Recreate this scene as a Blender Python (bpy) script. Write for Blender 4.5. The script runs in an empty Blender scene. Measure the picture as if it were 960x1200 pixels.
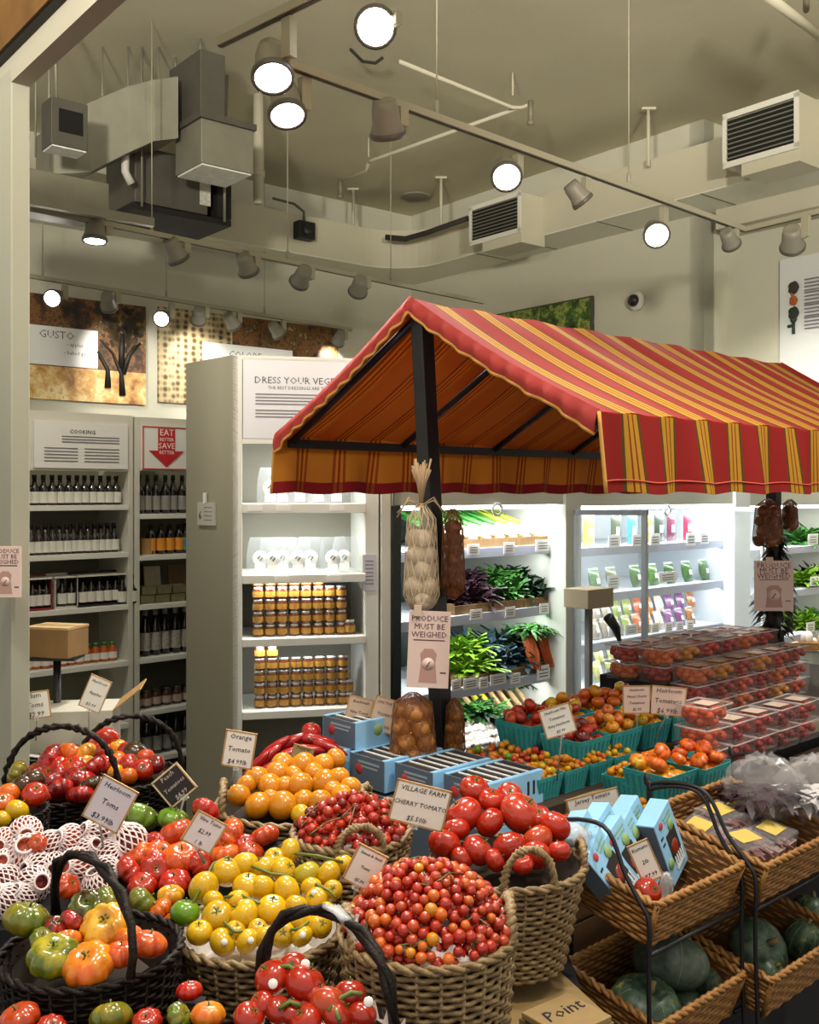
import bpy, math, random
from mathutils import Vector, Matrix, Euler, Quaternion
random.seed(7)
R = random.Random(11)
PI = math.pi
F, CX, HY, H = 1190.0, 480.0, 578.0, 1.6
SC = bpy.context.scene
COL = SC.collection

# ---------------------------------------------------------------- measuring
def P(px, py, Y):
    return Vector(((px - CX) / F * Y, Y, H - (py - HY) / F * Y))
def PZ(px, py, z):
    return P(px, py, (z - H) * F / (HY - py))
def PS(px, py, z0, Yf, T):
    m = (py - HY) / F
    return P(px, py, (H - z0 + T * Yf) / (T + m))
def PL(px, py, pt, d):
    r = (px - CX) / F
    t = (r * pt[1] - pt[0]) / (d[0] - r * d[1])
    return P(px, py, pt[1] + d[1] * t)
def dirs(deg):
    a = math.radians(deg)
    return Vector((math.sin(a), math.cos(a), 0)), Vector((-math.cos(a), math.sin(a), 0))
UR, VR = dirs(50.7)      # room
US, VS = dirs(47.5)      # market stall
UP = Vector((0, 0, 1))
def frame(u, v, w=UP, o=(0, 0, 0)):
    m = Matrix((u, v, w)).transposed().to_4x4()
    m.translation = Vector(o)
    return m
ORD = ['first', 'second', 'third', 'fourth', 'fifth', 'sixth', 'seventh', 'eighth', 'ninth', 'tenth', 'eleventh', 'twelfth',
       'thirteenth', 'fourteenth', 'fifteenth', 'sixteenth', 'seventeenth', 'eighteenth', 'nineteenth', 'twentieth']

# ---------------------------------------------------------------- materials
MATS = {}
def rgb(h):
    h = h.lstrip('#')
    c = [int(h[i:i + 2], 16) / 255 for i in (0, 2, 4)]
    return tuple(x / 12.92 if x <= .04045 else ((x + .055) / 1.055) ** 2.4 for x in c)
def mat(name, col='#808080', rough=.6, metal=0., noise=0., nscale=20., bump=0., bscale=60., col2=None, emit=None, es=0., coat=0.,
        alpha=1., trans=0., sss=0., objcol=False, spec=.5):
    if name in MATS:
        return MATS[name]
    m = bpy.data.materials.new(name); m.use_nodes = True
    nt = m.node_tree; b = nt.nodes['Principled BSDF']; L = nt.links
    c = rgb(col) if isinstance(col, str) else col
    b.inputs['Base Color'].default_value = (*c, 1)
    b.inputs['Roughness'].default_value = rough
    b.inputs['Metallic'].default_value = metal
    b.inputs['Specular IOR Level'].default_value = spec
    b.inputs['Coat Weight'].default_value = coat
    b.inputs['Coat Roughness'].default_value = .12
    b.inputs['Alpha'].default_value = alpha
    b.inputs['Transmission Weight'].default_value = trans
    if sss:
        b.inputs['Subsurface Weight'].default_value = sss
        b.inputs['Subsurface Radius'].default_value = (.02, .006, .003)
    tc = nt.nodes.new('ShaderNodeTexCoord')
    src = None
    if objcol:
        oi = nt.nodes.new('ShaderNodeObjectInfo'); src = oi.outputs['Color']
    if noise or col2:
        n = nt.nodes.new('ShaderNodeTexNoise'); n.inputs['Scale'].default_value = nscale; n.inputs['Detail'].default_value = 4
        L.new(tc.outputs['Object'], n.inputs['Vector'])
        mx = nt.nodes.new('ShaderNodeMix'); mx.data_type = 'RGBA'
        if col2:
            c2 = rgb(col2) if isinstance(col2, str) else col2
            mx.inputs['A'].default_value = (*c, 1); mx.inputs['B'].default_value = (*c2, 1)
            r = nt.nodes.new('ShaderNodeValToRGB'); r.color_ramp.elements[0].position = .38; r.color_ramp.elements[1].position = .62
            L.new(n.outputs['Fac'], r.inputs['Fac']); L.new(r.outputs['Color'], mx.inputs['Factor'])
            if src: L.new(src, mx.inputs['A'])
        else:
            mx.blend_type = 'MULTIPLY'; mx.inputs['Factor'].default_value = noise
            mx.inputs['A'].default_value = (*c, 1)
            if src: L.new(src, mx.inputs['A'])
            r = nt.nodes.new('ShaderNodeValToRGB'); r.color_ramp.elements[0].position = .3; r.color_ramp.elements[1].position = .7
            r.color_ramp.elements[0].color = (.35, .3, .25, 1)
            L.new(n.outputs['Fac'], r.inputs['Fac']); L.new(r.outputs['Color'], mx.inputs['B'])
        src = mx.outputs['Result']
    if src: L.new(src, b.inputs['Base Color'])
    if bump:
        n2 = nt.nodes.new('ShaderNodeTexNoise'); n2.inputs['Scale'].default_value = bscale; n2.inputs['Detail'].default_value = 3
        L.new(tc.outputs['Object'], n2.inputs['Vector'])
        bp = nt.nodes.new('ShaderNodeBump'); bp.inputs['Strength'].default_value = bump; bp.inputs['Distance'].default_value = .01
        L.new(n2.outputs['Fac'], bp.inputs['Height']); L.new(bp.outputs['Normal'], b.inputs['Normal'])
    if emit:
        b.inputs['Emission Color'].default_value = (*rgb(emit), 1); b.inputs['Emission Strength'].default_value = es
    MATS[name] = m
    return m

# ---------------------------------------------------------------- mesh builder
class MB:
    def __init__(s): s.v, s.f, s.m, s.sm = [], [], [], []
    def add(s, vs, fs, mi=0, smooth=True, M=None):
        o = len(s.v)
        s.v += [tuple(M @ Vector(v)) if M is not None else tuple(v) for v in vs]
        for q in fs:
            s.f.append(tuple(i + o for i in q)); s.m.append(mi); s.sm.append(smooth)
        return s
    def box(s, c, size, mi=0, M=None, taper=1.0):
        x, y, z = [d / 2 for d in size]; t = taper
        vs = [(-x * t, -y * t, -z), (x * t, -y * t, -z), (x * t, y * t, -z), (-x * t, y * t, -z), (-x, -y, z), (x, -y, z), (x, y, z), (-x, y, z)]
        vs = [(a + c[0], b + c[1], d + c[2]) for a, b, d in vs]
        return s.add(vs, [(3, 2, 1, 0), (4, 5, 6, 7), (0, 1, 5, 4), (1, 2, 6, 5), (2, 3, 7, 6), (3, 0, 4, 7)], mi, False, M)
    def slab(s, o, a, b, c, mi=0):           # parallelepiped from a corner and three edges
        o, a, b, c = map(Vector, (o, a, b, c))
        vs = [o, o + a, o + a + b, o + b, o + c, o + a + c, o + a + b + c, o + b + c]
        fs = [(3, 2, 1, 0), (4, 5, 6, 7), (0, 1, 5, 4), (1, 2, 6, 5), (2, 3, 7, 6), (3, 0, 4, 7)]
        if a.cross(b).dot(c) < 0: fs = [tuple(reversed(q)) for q in fs]
        return s.add(vs, fs, mi, False)
    def prism(s, poly, z0, z1, mi=0, M=None):     # poly in xy
        n = len(poly); vs = [(x, y, z0) for x, y in poly] + [(x, y, z1) for x, y in poly]
        ar = sum(poly[i][0] * poly[(i + 1) % n][1] - poly[(i + 1) % n][0] * poly[i][1] for i in range(n))
        fs = [tuple(reversed(range(n))), tuple(range(n, 2 * n))] + [(i, (i + 1) % n, n + (i + 1) % n, n + i) for i in range(n)]
        if ar < 0: fs = [tuple(reversed(q)) for q in fs]
        return s.add(vs, fs, mi, False, M)
    def quad(s, a, b, c, d, mi=0): return s.add([a, b, c, d], [(0, 1, 2, 3)], mi, False)
    def tube(s, pts, r, n=8, mi=0, closed=False, cap=True, M=None, rs=None):
        pts = [Vector(p) for p in pts]; N = len(pts)
        if N < 2: return s
        vs, fs = [], []
        ref = None
        for i, p in enumerate(pts):
            if closed: t = pts[(i + 1) % N] - pts[i - 1]
            else: t = pts[min(i + 1, N - 1)] - pts[max(i - 1, 0)]
            if t.length < 1e-9: t = Vector((0, 0, 1))
            t.normalize()
            if ref is None:
                ref = Vector((0, 0, 1)) if abs(t.z) < .9 else Vector((1, 0, 0))
            a = ref - t * ref.dot(t)
            if a.length < 1e-6: a = t.orthogonal()
            a.normalize(); ref = a; b = t.cross(a)
            rr = rs[i] if rs else r
            for k in range(n):
                th = 2 * PI * k / n
                vs.append(p + (a * math.cos(th) + b * math.sin(th)) * rr)
        m = N if closed else N - 1
        for i in range(m):
            j = (i + 1) % N
            for k in range(n):
                l = (k + 1) % n
                fs.append((i * n + k, i * n + l, j * n + l, j * n + k))
        if cap and not closed:
            fs.append(tuple(reversed(range(n)))); fs.append(tuple((N - 1) * n + k for k in range(n)))
        return s.add(vs, fs, mi, True, M)
    def lathe(s, prof, n=20, mi=0, M=None, cap=True):     # prof [(r,z)] bottom to top
        vs, fs = [], []
        for r, z in prof:
            for k in range(n):
                th = 2 * PI * k / n; vs.append((r * math.cos(th), r * math.sin(th), z))
        for i in range(len(prof) - 1):
            for k in range(n):
                l = (k + 1) % n; fs.append((i * n + k, i * n + l, (i + 1) * n + l, (i + 1) * n + k))
        if cap:
            fs.append(tuple(reversed(range(n)))); fs.append(tuple((len(prof) - 1) * n + k for k in range(n)))
        return s.add(vs, fs, mi, True, M)
    def blob(s, r=1., fl=.85, lobes=0, amp=0., dim=.12, nu=24, nv=14, mi=0, M=None, ph=0., top=1.0):
        vs, fs = [], []
        for i in range(nv + 1):
            a = PI * i / nv; sa, ca = math.sin(a), math.cos(a)
            for k in range(nu):
                th = 2 * PI * k / nu
                lob = 1 + amp * (abs(math.cos(lobes * th / 2 + ph)) ** .6 - .65) * (sa ** .5 if sa > 0 else 0) if lobes else 1
                z = ca * fl * (top if ca > 0 else 1)
                z -= dim * math.exp(-(sa / .33) ** 2) * (1 if ca > 0 else -.35)
                vs.append((r * sa * math.cos(th) * lob, r * sa * math.sin(th) * lob, r * z))
        for i in range(nv):
            for k in range(nu):
                l = (k + 1) % nu; fs.append((i * nu + k, (i + 1) * nu + k, (i + 1) * nu + l, i * nu + l))
        return s.add(vs, fs, mi, True, M)
    def grid(s, fn, nu, nv, mi=0, flip=False, M=None):
        vs = [fn(i / nu, j / nv) for j in range(nv + 1) for i in range(nu + 1)]
        fs = []
        for j in range(nv):
            for i in range(nu):
                q = (j * (nu + 1) + i, j * (nu + 1) + i + 1, (j + 1) * (nu + 1) + i + 1, (j + 1) * (nu + 1) + i)
                fs.append(tuple(reversed(q)) if flip else q)
        return s.add(vs, fs, mi, True, M)
    def text(s, string, size, M, mi=0, shear=0., align='CENTER', depth=.0004, space=1.0):
        key = (string, round(size, 4), shear, align, space)
        if key not in TXT:
            cu = bpy.data.curves.new('lettering', 'FONT'); cu.body = string; cu.size = size; cu.align_x = align; cu.align_y = 'CENTER'
            cu.shear = shear; cu.extrude = depth; cu.resolution_u = 1; cu.space_line = .95 * space
            ob = bpy.data.objects.new('lettering', cu)
            me = bpy.data.meshes.new_from_object(ob)
            TXT[key] = ([tuple(v.co) for v in me.vertices], [tuple(p.vertices) for p in me.polygons])
            bpy.data.meshes.remove(me); bpy.data.objects.remove(ob); bpy.data.curves.remove(cu)
        vs, fs = TXT[key]
        return s.add(vs, fs, mi, False, M)
    def mesh(s, name):
        me = bpy.data.meshes.new(name)
        me.from_pydata(s.v, [], s.f)
        me.polygons.foreach_set('material_index', s.m); me.polygons.foreach_set('use_smooth', s.sm)
        me.update()
        return me
TXT = {}

def part(name, mb, mats, parent=None, loc=None, bev=0., rot=None, label=None, kind=None):
    me = mb.mesh(name) if isinstance(mb, MB) else mb
    if isinstance(mb, MB):
        for m in (mats if isinstance(mats, (list, tuple)) else [mats]): me.materials.append(m)
    o = bpy.data.objects.new(name, me); COL.objects.link(o)
    if parent is not None: o.parent = parent
    if loc is not None: o.location = loc
    if rot is not None: o.rotation_euler = rot
    if bev:
        b = o.modifiers.new('bevel', 'BEVEL'); b.width = bev; b.segments = 2; b.limit_method = 'ANGLE'; b.angle_limit = .7
    if label: o['label'] = label
    if kind: o['kind'] = kind
    return o
def tag(o, label, cat, group=None, kind=None):
    o['label'] = label; o['category'] = cat
    if group: o['group'] = group
    if kind: o['kind'] = kind
    return o
def thing(name, label, cat, group=None, loc=(0, 0, 0), M=None):
    o = bpy.data.objects.new(name, None); COL.objects.link(o); o.empty_display_size = .05
    if M is not None: o.matrix_world = M
    else: o.location = loc
    return tag(o, label, cat, group)
def solid(name, mb, mats, label, cat, group=None, loc=None, bev=0., rot=None):
    return tag(part(name, mb, mats, None, loc, bev, rot), label, cat, group)
def struct(name, mb, mats, parent=None, bev=0.):
    o = part(name, mb, mats, parent, None, bev)
    if parent is None: o['kind'] = 'structure'
    return o
def dup(o, loc=None, rot=None, scale=None, label=None, group=None, color=None, M=None):
    c = o.copy(); COL.objects.link(c)
    if M is not None: c.matrix_world = M
    if loc is not None: c.location = loc
    if rot is not None: c.rotation_euler = rot
    if scale is not None: c.scale = scale if hasattr(scale, '__len__') else (scale,) * 3
    if label: c['label'] = label
    if group: c['group'] = group
    if color: c.color = (*color, 1)
    for ch in KIDS.get(o.name, []):
        d = ch.copy(); COL.objects.link(d); d.parent = c
        for g in KIDS.get(ch.name, []):
            e = g.copy(); COL.objects.link(e); e.parent = d
    return c
KIDS = {}
class Proto:
    """A kind built once: first use places the original, later uses place copies of it and of its parts."""
    def __init__(s, root, kids=()):
        s.o = root; s.used = False; KIDS[root.name] = list(kids)
    def put(s, **k):
        if not s.used:
            s.used = True; o = s.o
            if k.get('M') is not None: o.matrix_world = k['M']
            if k.get('loc') is not None: o.location = k['loc']
            if k.get('rot') is not None: o.rotation_euler = k['rot']
            sc = k.get('scale')
            if sc is not None: o.scale = sc if hasattr(sc, '__len__') else (sc,) * 3
            if k.get('label'): o['label'] = k['label']
            if k.get('group'): o['group'] = k['group']
            if k.get('color'): o.color = (*k['color'], 1)
            return o
        return dup(s.o, **k)

# ---------------------------------------------------------------- shared materials
WALL = mat('wall_paint', '#c9c7b4', .8, noise=.12, nscale=1.5, bump=.05, bscale=200)
CEIL = mat('ceiling_paint', '#c9c3a8', .9, noise=.15, nscale=1.2, bump=.15, bscale=30)
SOFF = mat('bulkhead_paint', '#c2bda6', .8, noise=.1, nscale=2)
SOFW = mat('soffit_white', '#dcdaca', .8)
PILLAR = mat('pillar_paint', '#a9a795', .8, noise=.1, nscale=2)
WHITE = mat('white_laminate', '#e4e4dc', .5)
OFFW = mat('off_white_paint', '#d5d3c6', .6)
GREYP = mat('grey_panel', '#97937f', .7)
BLACK = mat('black_metal', '#17151a', .45)
BLKP = mat('black_plastic', '#111113', .5)
STEEL = mat('galvanised_steel', '#8f8d7c', .5, .3, noise=.25, nscale=6)
STEELD = mat('dark_galvanised_steel', '#605e54', .55, .3, noise=.25, nscale=6)
PAPER = mat('card_paper', '#e9e3da', .7)
PINKP = mat('pink_paper', '#d9bfb4', .7)
TAN = mat('tan_card_edge', '#b08a5a', .7)
INK = mat('ink', '#22202a', .7)
GREYINK = mat('grey_ink', '#77757c', .7)
TRACKM = mat('track_paint', '#a9a48d', .55)
HEADM = mat('lamp_housing_paint', '#8c887a', .45)
LENS = mat('lamp_lens', '#ffffff', .3, emit='#f4f8ff', es=14)
LENSO = mat('lamp_lens_dim', '#cfccc0', .3, emit='#f4f0e0', es=1.0)
CLEAR = mat('clear_plastic', '#ffffff', .08, alpha=.22, spec=.8)
CARTON = mat('brown_cardboard', '#a8834f', .8, noise=.2, nscale=8)
WOODC = mat('pale_crate_wood', '#a58a5c', .7, noise=.5, nscale=9)
WICKER = mat('willow_wicker', '#9a8058', .55, noise=.75, nscale=45, bump=.3, bscale=200)
WICKD = mat('dark_wicker', '#1a0f0a', .6, spec=.25, noise=.6, nscale=40, bump=.3, bscale=200)
WICKT = mat('tan_rattan', '#a8763a', .5, noise=.75, nscale=40, bump=.3, bscale=200)
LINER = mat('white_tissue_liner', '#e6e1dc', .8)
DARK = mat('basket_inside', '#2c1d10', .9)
GREEN = mat('stem_green', '#4c5e22', .6)
BROWNS = mat('stem_brown', '#5a5424', .7)
TEAL = mat('teal_pulp', '#2f9a9b', .8, noise=.25, nscale=30, bump=.3, bscale=150)
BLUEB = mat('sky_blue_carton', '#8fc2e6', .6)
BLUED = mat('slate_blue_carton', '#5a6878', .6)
GLASS = mat('door_glass', '#e8f4f6', .03, alpha=.10, spec=.9)
# ================================================================ the room shell
C0 = Vector((.018, 12.1, 0))                 # far corner of the two back walls
ZC, ZB, ZT = 4.90, 4.07, 4.48                # ceiling, bulkhead underside, bulkhead top
mb = MB(); mb.slab((-9, -3, -.05), (18, 0, 0), (0, 18, 0), (0, 0, .05)); struct('floor', mb, mat('floor_concrete', '#3c3a38', .5, noise=.3, nscale=3))
mb = MB(); mb.slab((-9, -.2, ZC), (18, 0, 0), (0, 15.2, 0), (0, 0, .1)); struct('ceiling', mb, CEIL)
mb = MB(); mb.slab(C0 - UR * 7.6, UR * 7.7, VR * .15, UP * ZC); struct('wall_back', mb, WALL)
J = C0 - VR * 4.07                            # where the side wall steps back
mb = MB(); mb.slab(J, VR * 4.07, UR * .15, UP * ZC); mb.slab(J, UR * .36, VR * .15, UP * ZC)
struct('wall_right', mb, WALL)
mb = MB(); mb.slab(J + UR * .36, -VR * 6, UR * .15, UP * ZC); struct('wall_right_recess', mb, WALL)
mb = MB(); mb.slab(J + UR * .0 - VR * .12, -VR * 5.9, UR * .36, UP * .17)
for i in range(len(mb.v)): mb.v[i] = (mb.v[i][0], mb.v[i][1], mb.v[i][2] + ZB - .17)
struct('beam_right', mb, SOFF)
# bulkhead running round the two walls, rounded inner corner
WB, RB = .52, .55
def bulk(w, z0, z1):
    ic = C0 - (UR + VR) * w; c = ic - (UR + VR) * RB
    arc = [c + UR * (RB * math.sin(t)) + VR * (RB * math.cos(t)) for t in [i * PI / 2 / 10 for i in range(11)]]
    pts = [C0 - UR * 7 - VR * w] + arc + [C0 - VR * 9.5 - UR * w, C0 - VR * 9.5 + UR * .3, C0 + UR * .3 - VR*4.2, C0 - VR*4.07 ,C0, C0 - UR * 7]
    return [(p.x, p.y) for p in pts]
mb = MB(); mb.prism(bulk(WB, 0, 0), ZB + .01, ZT)
struct('bulkhead_wall', mb, SOFF)
mb = MB(); mb.prism(bulk(WB - .004, 0, 0), ZB, ZB + .01); struct('soffit_ceiling', mb, SOFW)
# joint lines on the soffit and seams
for k, s in enumerate((1.7, 2.35, 3.3, 4.4)):
    mb = MB(); p = C0 - VR * s; mb.slab(p + UP * (ZB - .004) - UR * .01, -UR * (WB - .01), VR * .012, UP * .004); struct('trim_%d' % (k + 1), mb, mat('joint_dark', '#6d6958', .9))
# shop front: pillar, lintel and the dark fascia above it
mb = MB(); A = Vector((-1.177, 3.0, 0)); mb.slab(A, UR * .055, VR * 2.2, UP * 2.86); struct('pillar_left', mb, PILLAR, bev=.004)
mb = MB(); mb.slab(A + UP * 2.815 + VR * 2.2, UR * .055, -VR * 6.5, UP * .075); struct('lintel_front', mb, mat('lintel_paint', '#b0ab98', .8))
mb = MB(); mb.slab(A + UP * 2.89 + VR * 2.2 - UR * .02, UR * .09, -VR * 6.5, UP * .012, 1); mb.slab(A + UP * 2.902 + VR * 2.2 - UR * .03, UR * .09, -VR * 6.5, UP * .5)
struct('fascia_trim', mb, [mat('fascia_wood', '#7a5626', .5, noise=.6, nscale=9), mat('fascia_black_edge', '#14110d', .6)])

# ---------------------------------------------------------------- ceiling services
def obox(N, lu, lv, z0, z1, mi=0, mb=None, u=UR, v=VR):
    mb = mb or MB(); return mb.slab((N.x, N.y, z0), u * lu, v * lv, UP * (z1 - z0), mi)
def hz(z): return 1.6 + (z - 1.6) * .905
def hbox(N, lu, lv, z0, z1, mi=0, mb=None): return obox(N, lu * .905, lv * .905, hz(z0), hz(z1), mi, mb)
FILT = mat('air_filter', '#f2f2ea', .8, noise=.25, nscale=25, bump=.5, bscale=40)
t = thing('air_plenum', 'tall galvanised plenum with white filter under its square outlet hood', 'duct', loc=(0, 0, 0))
N = PZ(236, 190, 3.953)
part('outlet_hood', hbox(N, .47, .45, 4.2, 4.55), STEEL, t, bev=.006)
part('hood_flange', hbox(N - UR * .02 - VR * .02, .51, .49, 4.55, 4.6), STEELD, t)
mb = MB(); hbox(N + UR * .015 + VR * .015, .44, .42, 4.188, 4.2, 0, mb); part('filter', mb, FILT, t)
N2 = N + UR * .02 + VR * .05
part('plenum_box', hbox(N2, .22, .55, 4.6, 5.12), STEELD, t, bev=.006)
mb = MB()
for dx, dy in ((.05, .1), (.05, .5), (.2, .3)):
    p = N2 + UR * dx + VR * dy; mb = MB(); mb.tube([(p.x, p.y, ZC - .1), (p.x, p.y, ZC)], .006, 6); part('hanger_rod', mb, STEEL, t)
t = thing('supply_duct', 'angled grey sheet metal duct branching from plenum to small outlet box', 'duct')
mb = MB()
def section(px, py, Y, hw, hh, d):
    c = P(px, py, Y); return [c + d * hw + UP * hh, c - d * hw + UP * hh, c - d * hw - UP * hh, c + d * hw - UP * hh]
secs = [section(196, 134, 7.512, 0.181, 0.226, VR), section(168, 138, 7.557, 0.199, 0.226, VR), section(135, 150, 7.512, 0.217, 0.244, VR), section(92, 170, 7.421, 0.217, 0.253, VR), section(52, 182, 7.330, 0.181, 0.181, VR)]
vs = [p for s in secs for p in s]; fs = [(i * 4 + k, i * 4 + (k + 1) % 4, i * 4 + 4 + (k + 1) % 4, i * 4 + 4 + k) for i in range(len(secs) - 1) for k in range(4)] + [(3, 2, 1, 0), tuple(len(vs) - 4 + k for k in range(4))]
mb.add(vs, fs, 0, False); part('duct_body', mb, STEEL, t, bev=.006)
mb = MB()
for px in (120, 150, 166, 186): p = P(px, 135, 7.51); mb = MB(); mb.tube([(p.x, p.y, p.z), (p.x, p.y, ZC)], .007, 6); part('hanger_rod', mb, STEEL, t)
t = thing('air_outlet_box', 'small grey air outlet box with square dark opening and white filter', 'duct')
N = PZ(60, 168, 3.862)
part('box', hbox(N, .27, .2, 4.1, 4.44), STEELD, t, bev=.006)
mb = MB(); hbox(N + UR * .01 + VR * .01, .25, .18, 4.09, 4.1, 0, mb); part('filter', mb, FILT, t)
mb = MB(); mb.slab(N + UR * .05 - VR * .004 + UP * (hz(4.2) - N.z), UR * .16, VR * .01, UP * .15); part('opening', mb, mat('duct_dark', '#0d0d0c', .9), t)
mb = MB(); mb.tube([(N.x, N.y + .1, hz(4.44)), (N.x - .02, N.y + .1, ZC)], .012, 6); part('hanger_rod', mb, STEEL, t)
t = thing('air_handler', 'big dull grey air handling unit with white label above dark drip pan', 'air handler')
N = PZ(158, 240, 3.772); e = PL(252, 240, N, UR); lu = (e - N).length
lu = math.hypot(e.x - N.x, e.y - N.y)
part('casing', hbox(N, lu, .6, 4.03, 4.5), STEELD, t, bev=.008)
part('drip_pan', hbox(N - VR * .06 - UR * .05, lu + .25, .7, 3.95, 4.0), mat('pan_black', '#1a1815', .8), t)
mb = MB(); mb.slab(N + UR * (lu * .8) - VR * .004 + UP * .1, UR * (lu * .14), VR * .004, UP * .18); part('white_label', mb, mat('unit_label', '#d7d5ca', .7, noise=.5, nscale=60), t)
mb = MB(); hbox(N + UR * (lu + .02), .14, .5, 4.03, 4.42, 0, mb); part('end_box', mb, mat('pan_black', '#1a1815'), t)
mb = MB(); p = N + UR * (lu + .03) - VR * .1
mb.tube([(p.x, p.y, hz(3.97)), (p.x, p.y, hz(4.4)), (p.x + .02, p.y, ZC)], .012, 6); part('hanger_rod', mb, STEEL, t); p = N + UR * .02 - VR * .08
mb = MB(); mb.tube([(p.x, p.y, hz(3.97)), (p.x, p.y, ZC)], .008, 6); part('hanger_rod', mb, STEEL, t)
mb = MB(); p = N - UR * .12 - VR * .1
mb.tube([p + UP * .5, p + UP * .2, p + UP * .12 + UR * .05], .03, 8); part('drain_pipe', mb, OFFW, t)
N = PZ(92, 222, 3.55)
t = thing('return_duct', 'low grey rectangular duct under the angled duct beside the pillar', 'duct')
part('duct_body', hbox(N - UR * .7, 1.0, .5, 3.62, 3.84), STEEL, t, bev=.006)
part('support_channel', hbox(N - UR * .7 - VR * .1, 1.3, .06, 3.56, 3.62), STEEL, t)
mb = MB()
for d in (.25, .5): p = N - UR * .1 + VR * d; mb = MB(); mb.tube([(p.x, p.y, hz(4.1)), (p.x, p.y, ZC)], .007, 6); part('hanger_rod', mb, STEEL, t)
t = thing('riser_pipe', 'cream vertical riser pipe between ceiling and bulkhead by the air handler', 'pipe')
p = P(303, 200, 8.417); mb = MB(); mb.tube([(p.x, p.y, 4.0), (p.x, p.y, ZC)], .045, 12); part('pipe', mb, SOFF, t)
mb = MB(); mb.tube([(p.x, p.y, 4.22), (p.x, p.y, 4.27)], .055, 12); part('collar', mb, SOFF, t)
# speaker and its conduit on the bulkhead
t = thing('wall_speaker', 'black speaker box with conduit on the front of the bulkhead', 'speaker')
ip = C0 - VR * WB
p = PL(353, 272, ip, UR)
mb = MB(); mb.slab(p - UR * .1 - VR * .12 - UP * .09, UR * .2, VR * .12, UP * .18); part('box', mb, BLKP, t, bev=.01)
mb = MB(); mb.lathe([(.05, 0), (.06, .01), (.0, .012)], 16, 0, Matrix.Translation(p - VR * .121) @ Vector((0, 0, 1)).rotation_difference(-VR).to_matrix().to_4x4()); part('cone', mb, mat('speaker_cone', '#3a3a3a', .4), t)
mb = MB(); mb.tube([p + UP * .08 - VR * .06, p + UP * .2 - VR * .05, p + UP * .27 - UR * .1 - VR * .02, p + UP * .28 - UR * .35 - VR * .02], .014, 8); part('conduit', mb, STEELD, t)
# air vents projecting from the bulkhead
def vent(px0, px1, py1, hz, out, label):
    base = C0 - UR * (WB + out)
    N = PL(px1, py1, base, VR); L = PL(px0, py1, base, VR); lv = math.hypot(L.x - N.x, L.y - N.y)
    t = thing('air_vent', label, 'air vent', 'air vents on the bulkhead')
    z0, z1 = N.z, N.z + hz; e = .035
    mb = MB(); obox(N, out + .02, lv, z0, z1, 0, mb); part('vent_box', mb, SOFF, t)
    fr = MB()
    o = N - UR * .015
    for a, b, h0, h1 in ((0, lv, z0 - .01, z0 + e), (0, lv, z1 - e, z1 + .01), (0, e, z0, z1), (lv - e, lv, z0, z1)):
        fr.slab((o.x + VR.x * a, o.y + VR.y * a, h0), VR * (b - a), UR * .015, UP * (h1 - h0))
    part('vent_frame', fr, OFFW, t)
    mb = MB(); o2 = N - UR * .003; mb.slab((o2.x + VR.x * e, o2.y + VR.y * e, z0 + e), VR * (lv - 2 * e), UR * .002, UP * (hz - 2 * e)); part('dark_opening', mb, mat('duct_dark'), t)
    sl = MB(); n = 9
    for k in range(n):
        zz = z0 + e + (k + .5) * (hz - 2 * e) / n
        sl.slab((o.x + VR.x * e, o.y + VR.y * e, zz), VR * (lv - 2 * e), UR * .012 + UP * .012, UP * .004)
    part('louvre_slats', sl, STEEL, t)
    mb = MB(); mb.slab((N.x, N.y, z0 - .1), VR * (lv * .75), UR * (out + .02), UP * .1); part('boot', mb, SOFF, t)
vent(551, 611, 271, .37, .3, 'louvred air vent box near the inner corner of the bulkhead')
vent(848, 937, 172, .40, .3, 'louvred air vent box on the bulkhead above the round spotlights, larger one')
for k, (px, py) in enumerate(((414, 280), (517, 274), (760, 195))):
    p = P(px, py, (11.0, 10.6, 8.7)[k]); mb = MB(); mb.tube([(p.x, p.y, 4.4), (p.x, p.y, ZC)], .016, 8); mb.box((p.x, p.y, ZC - .01), (.12, .05, .02))
    solid('hanger_rod', mb, SOFF, ['white hanger rod above the black speaker end of the bulkhead', 'white hanger rod beside the first louvred vent', 'white hanger rod between the two louvred vents'][k], 'rod', 'bulkhead hanger rods')
mb = MB(); mb.tube([P(452, 278, 10.9), P(475, 280, 10.85), P(500, 273, 10.7), P(548, 256, 10.2)], .03, 8)
solid('flexible_hose', mb, mat('dark_rubber', '#2a2824', .8), 'dark flexible hose lying along the bulkhead top at its rounded corner', 'hose')
# ceiling speaker disc
p = PZ(487, 229, ZC); mb = MB(); mb.lathe([(.16, 0), (.17, -.012), (.15, -.02), (.0, -.021)][::-1], 28, 0, Matrix.Translation((p.x, p.y, ZC)))
solid('ceiling_speaker', mb, mat('speaker_disc', '#8a8678', .7), 'flat round grey speaker disc set in the ceiling', 'speaker')
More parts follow.
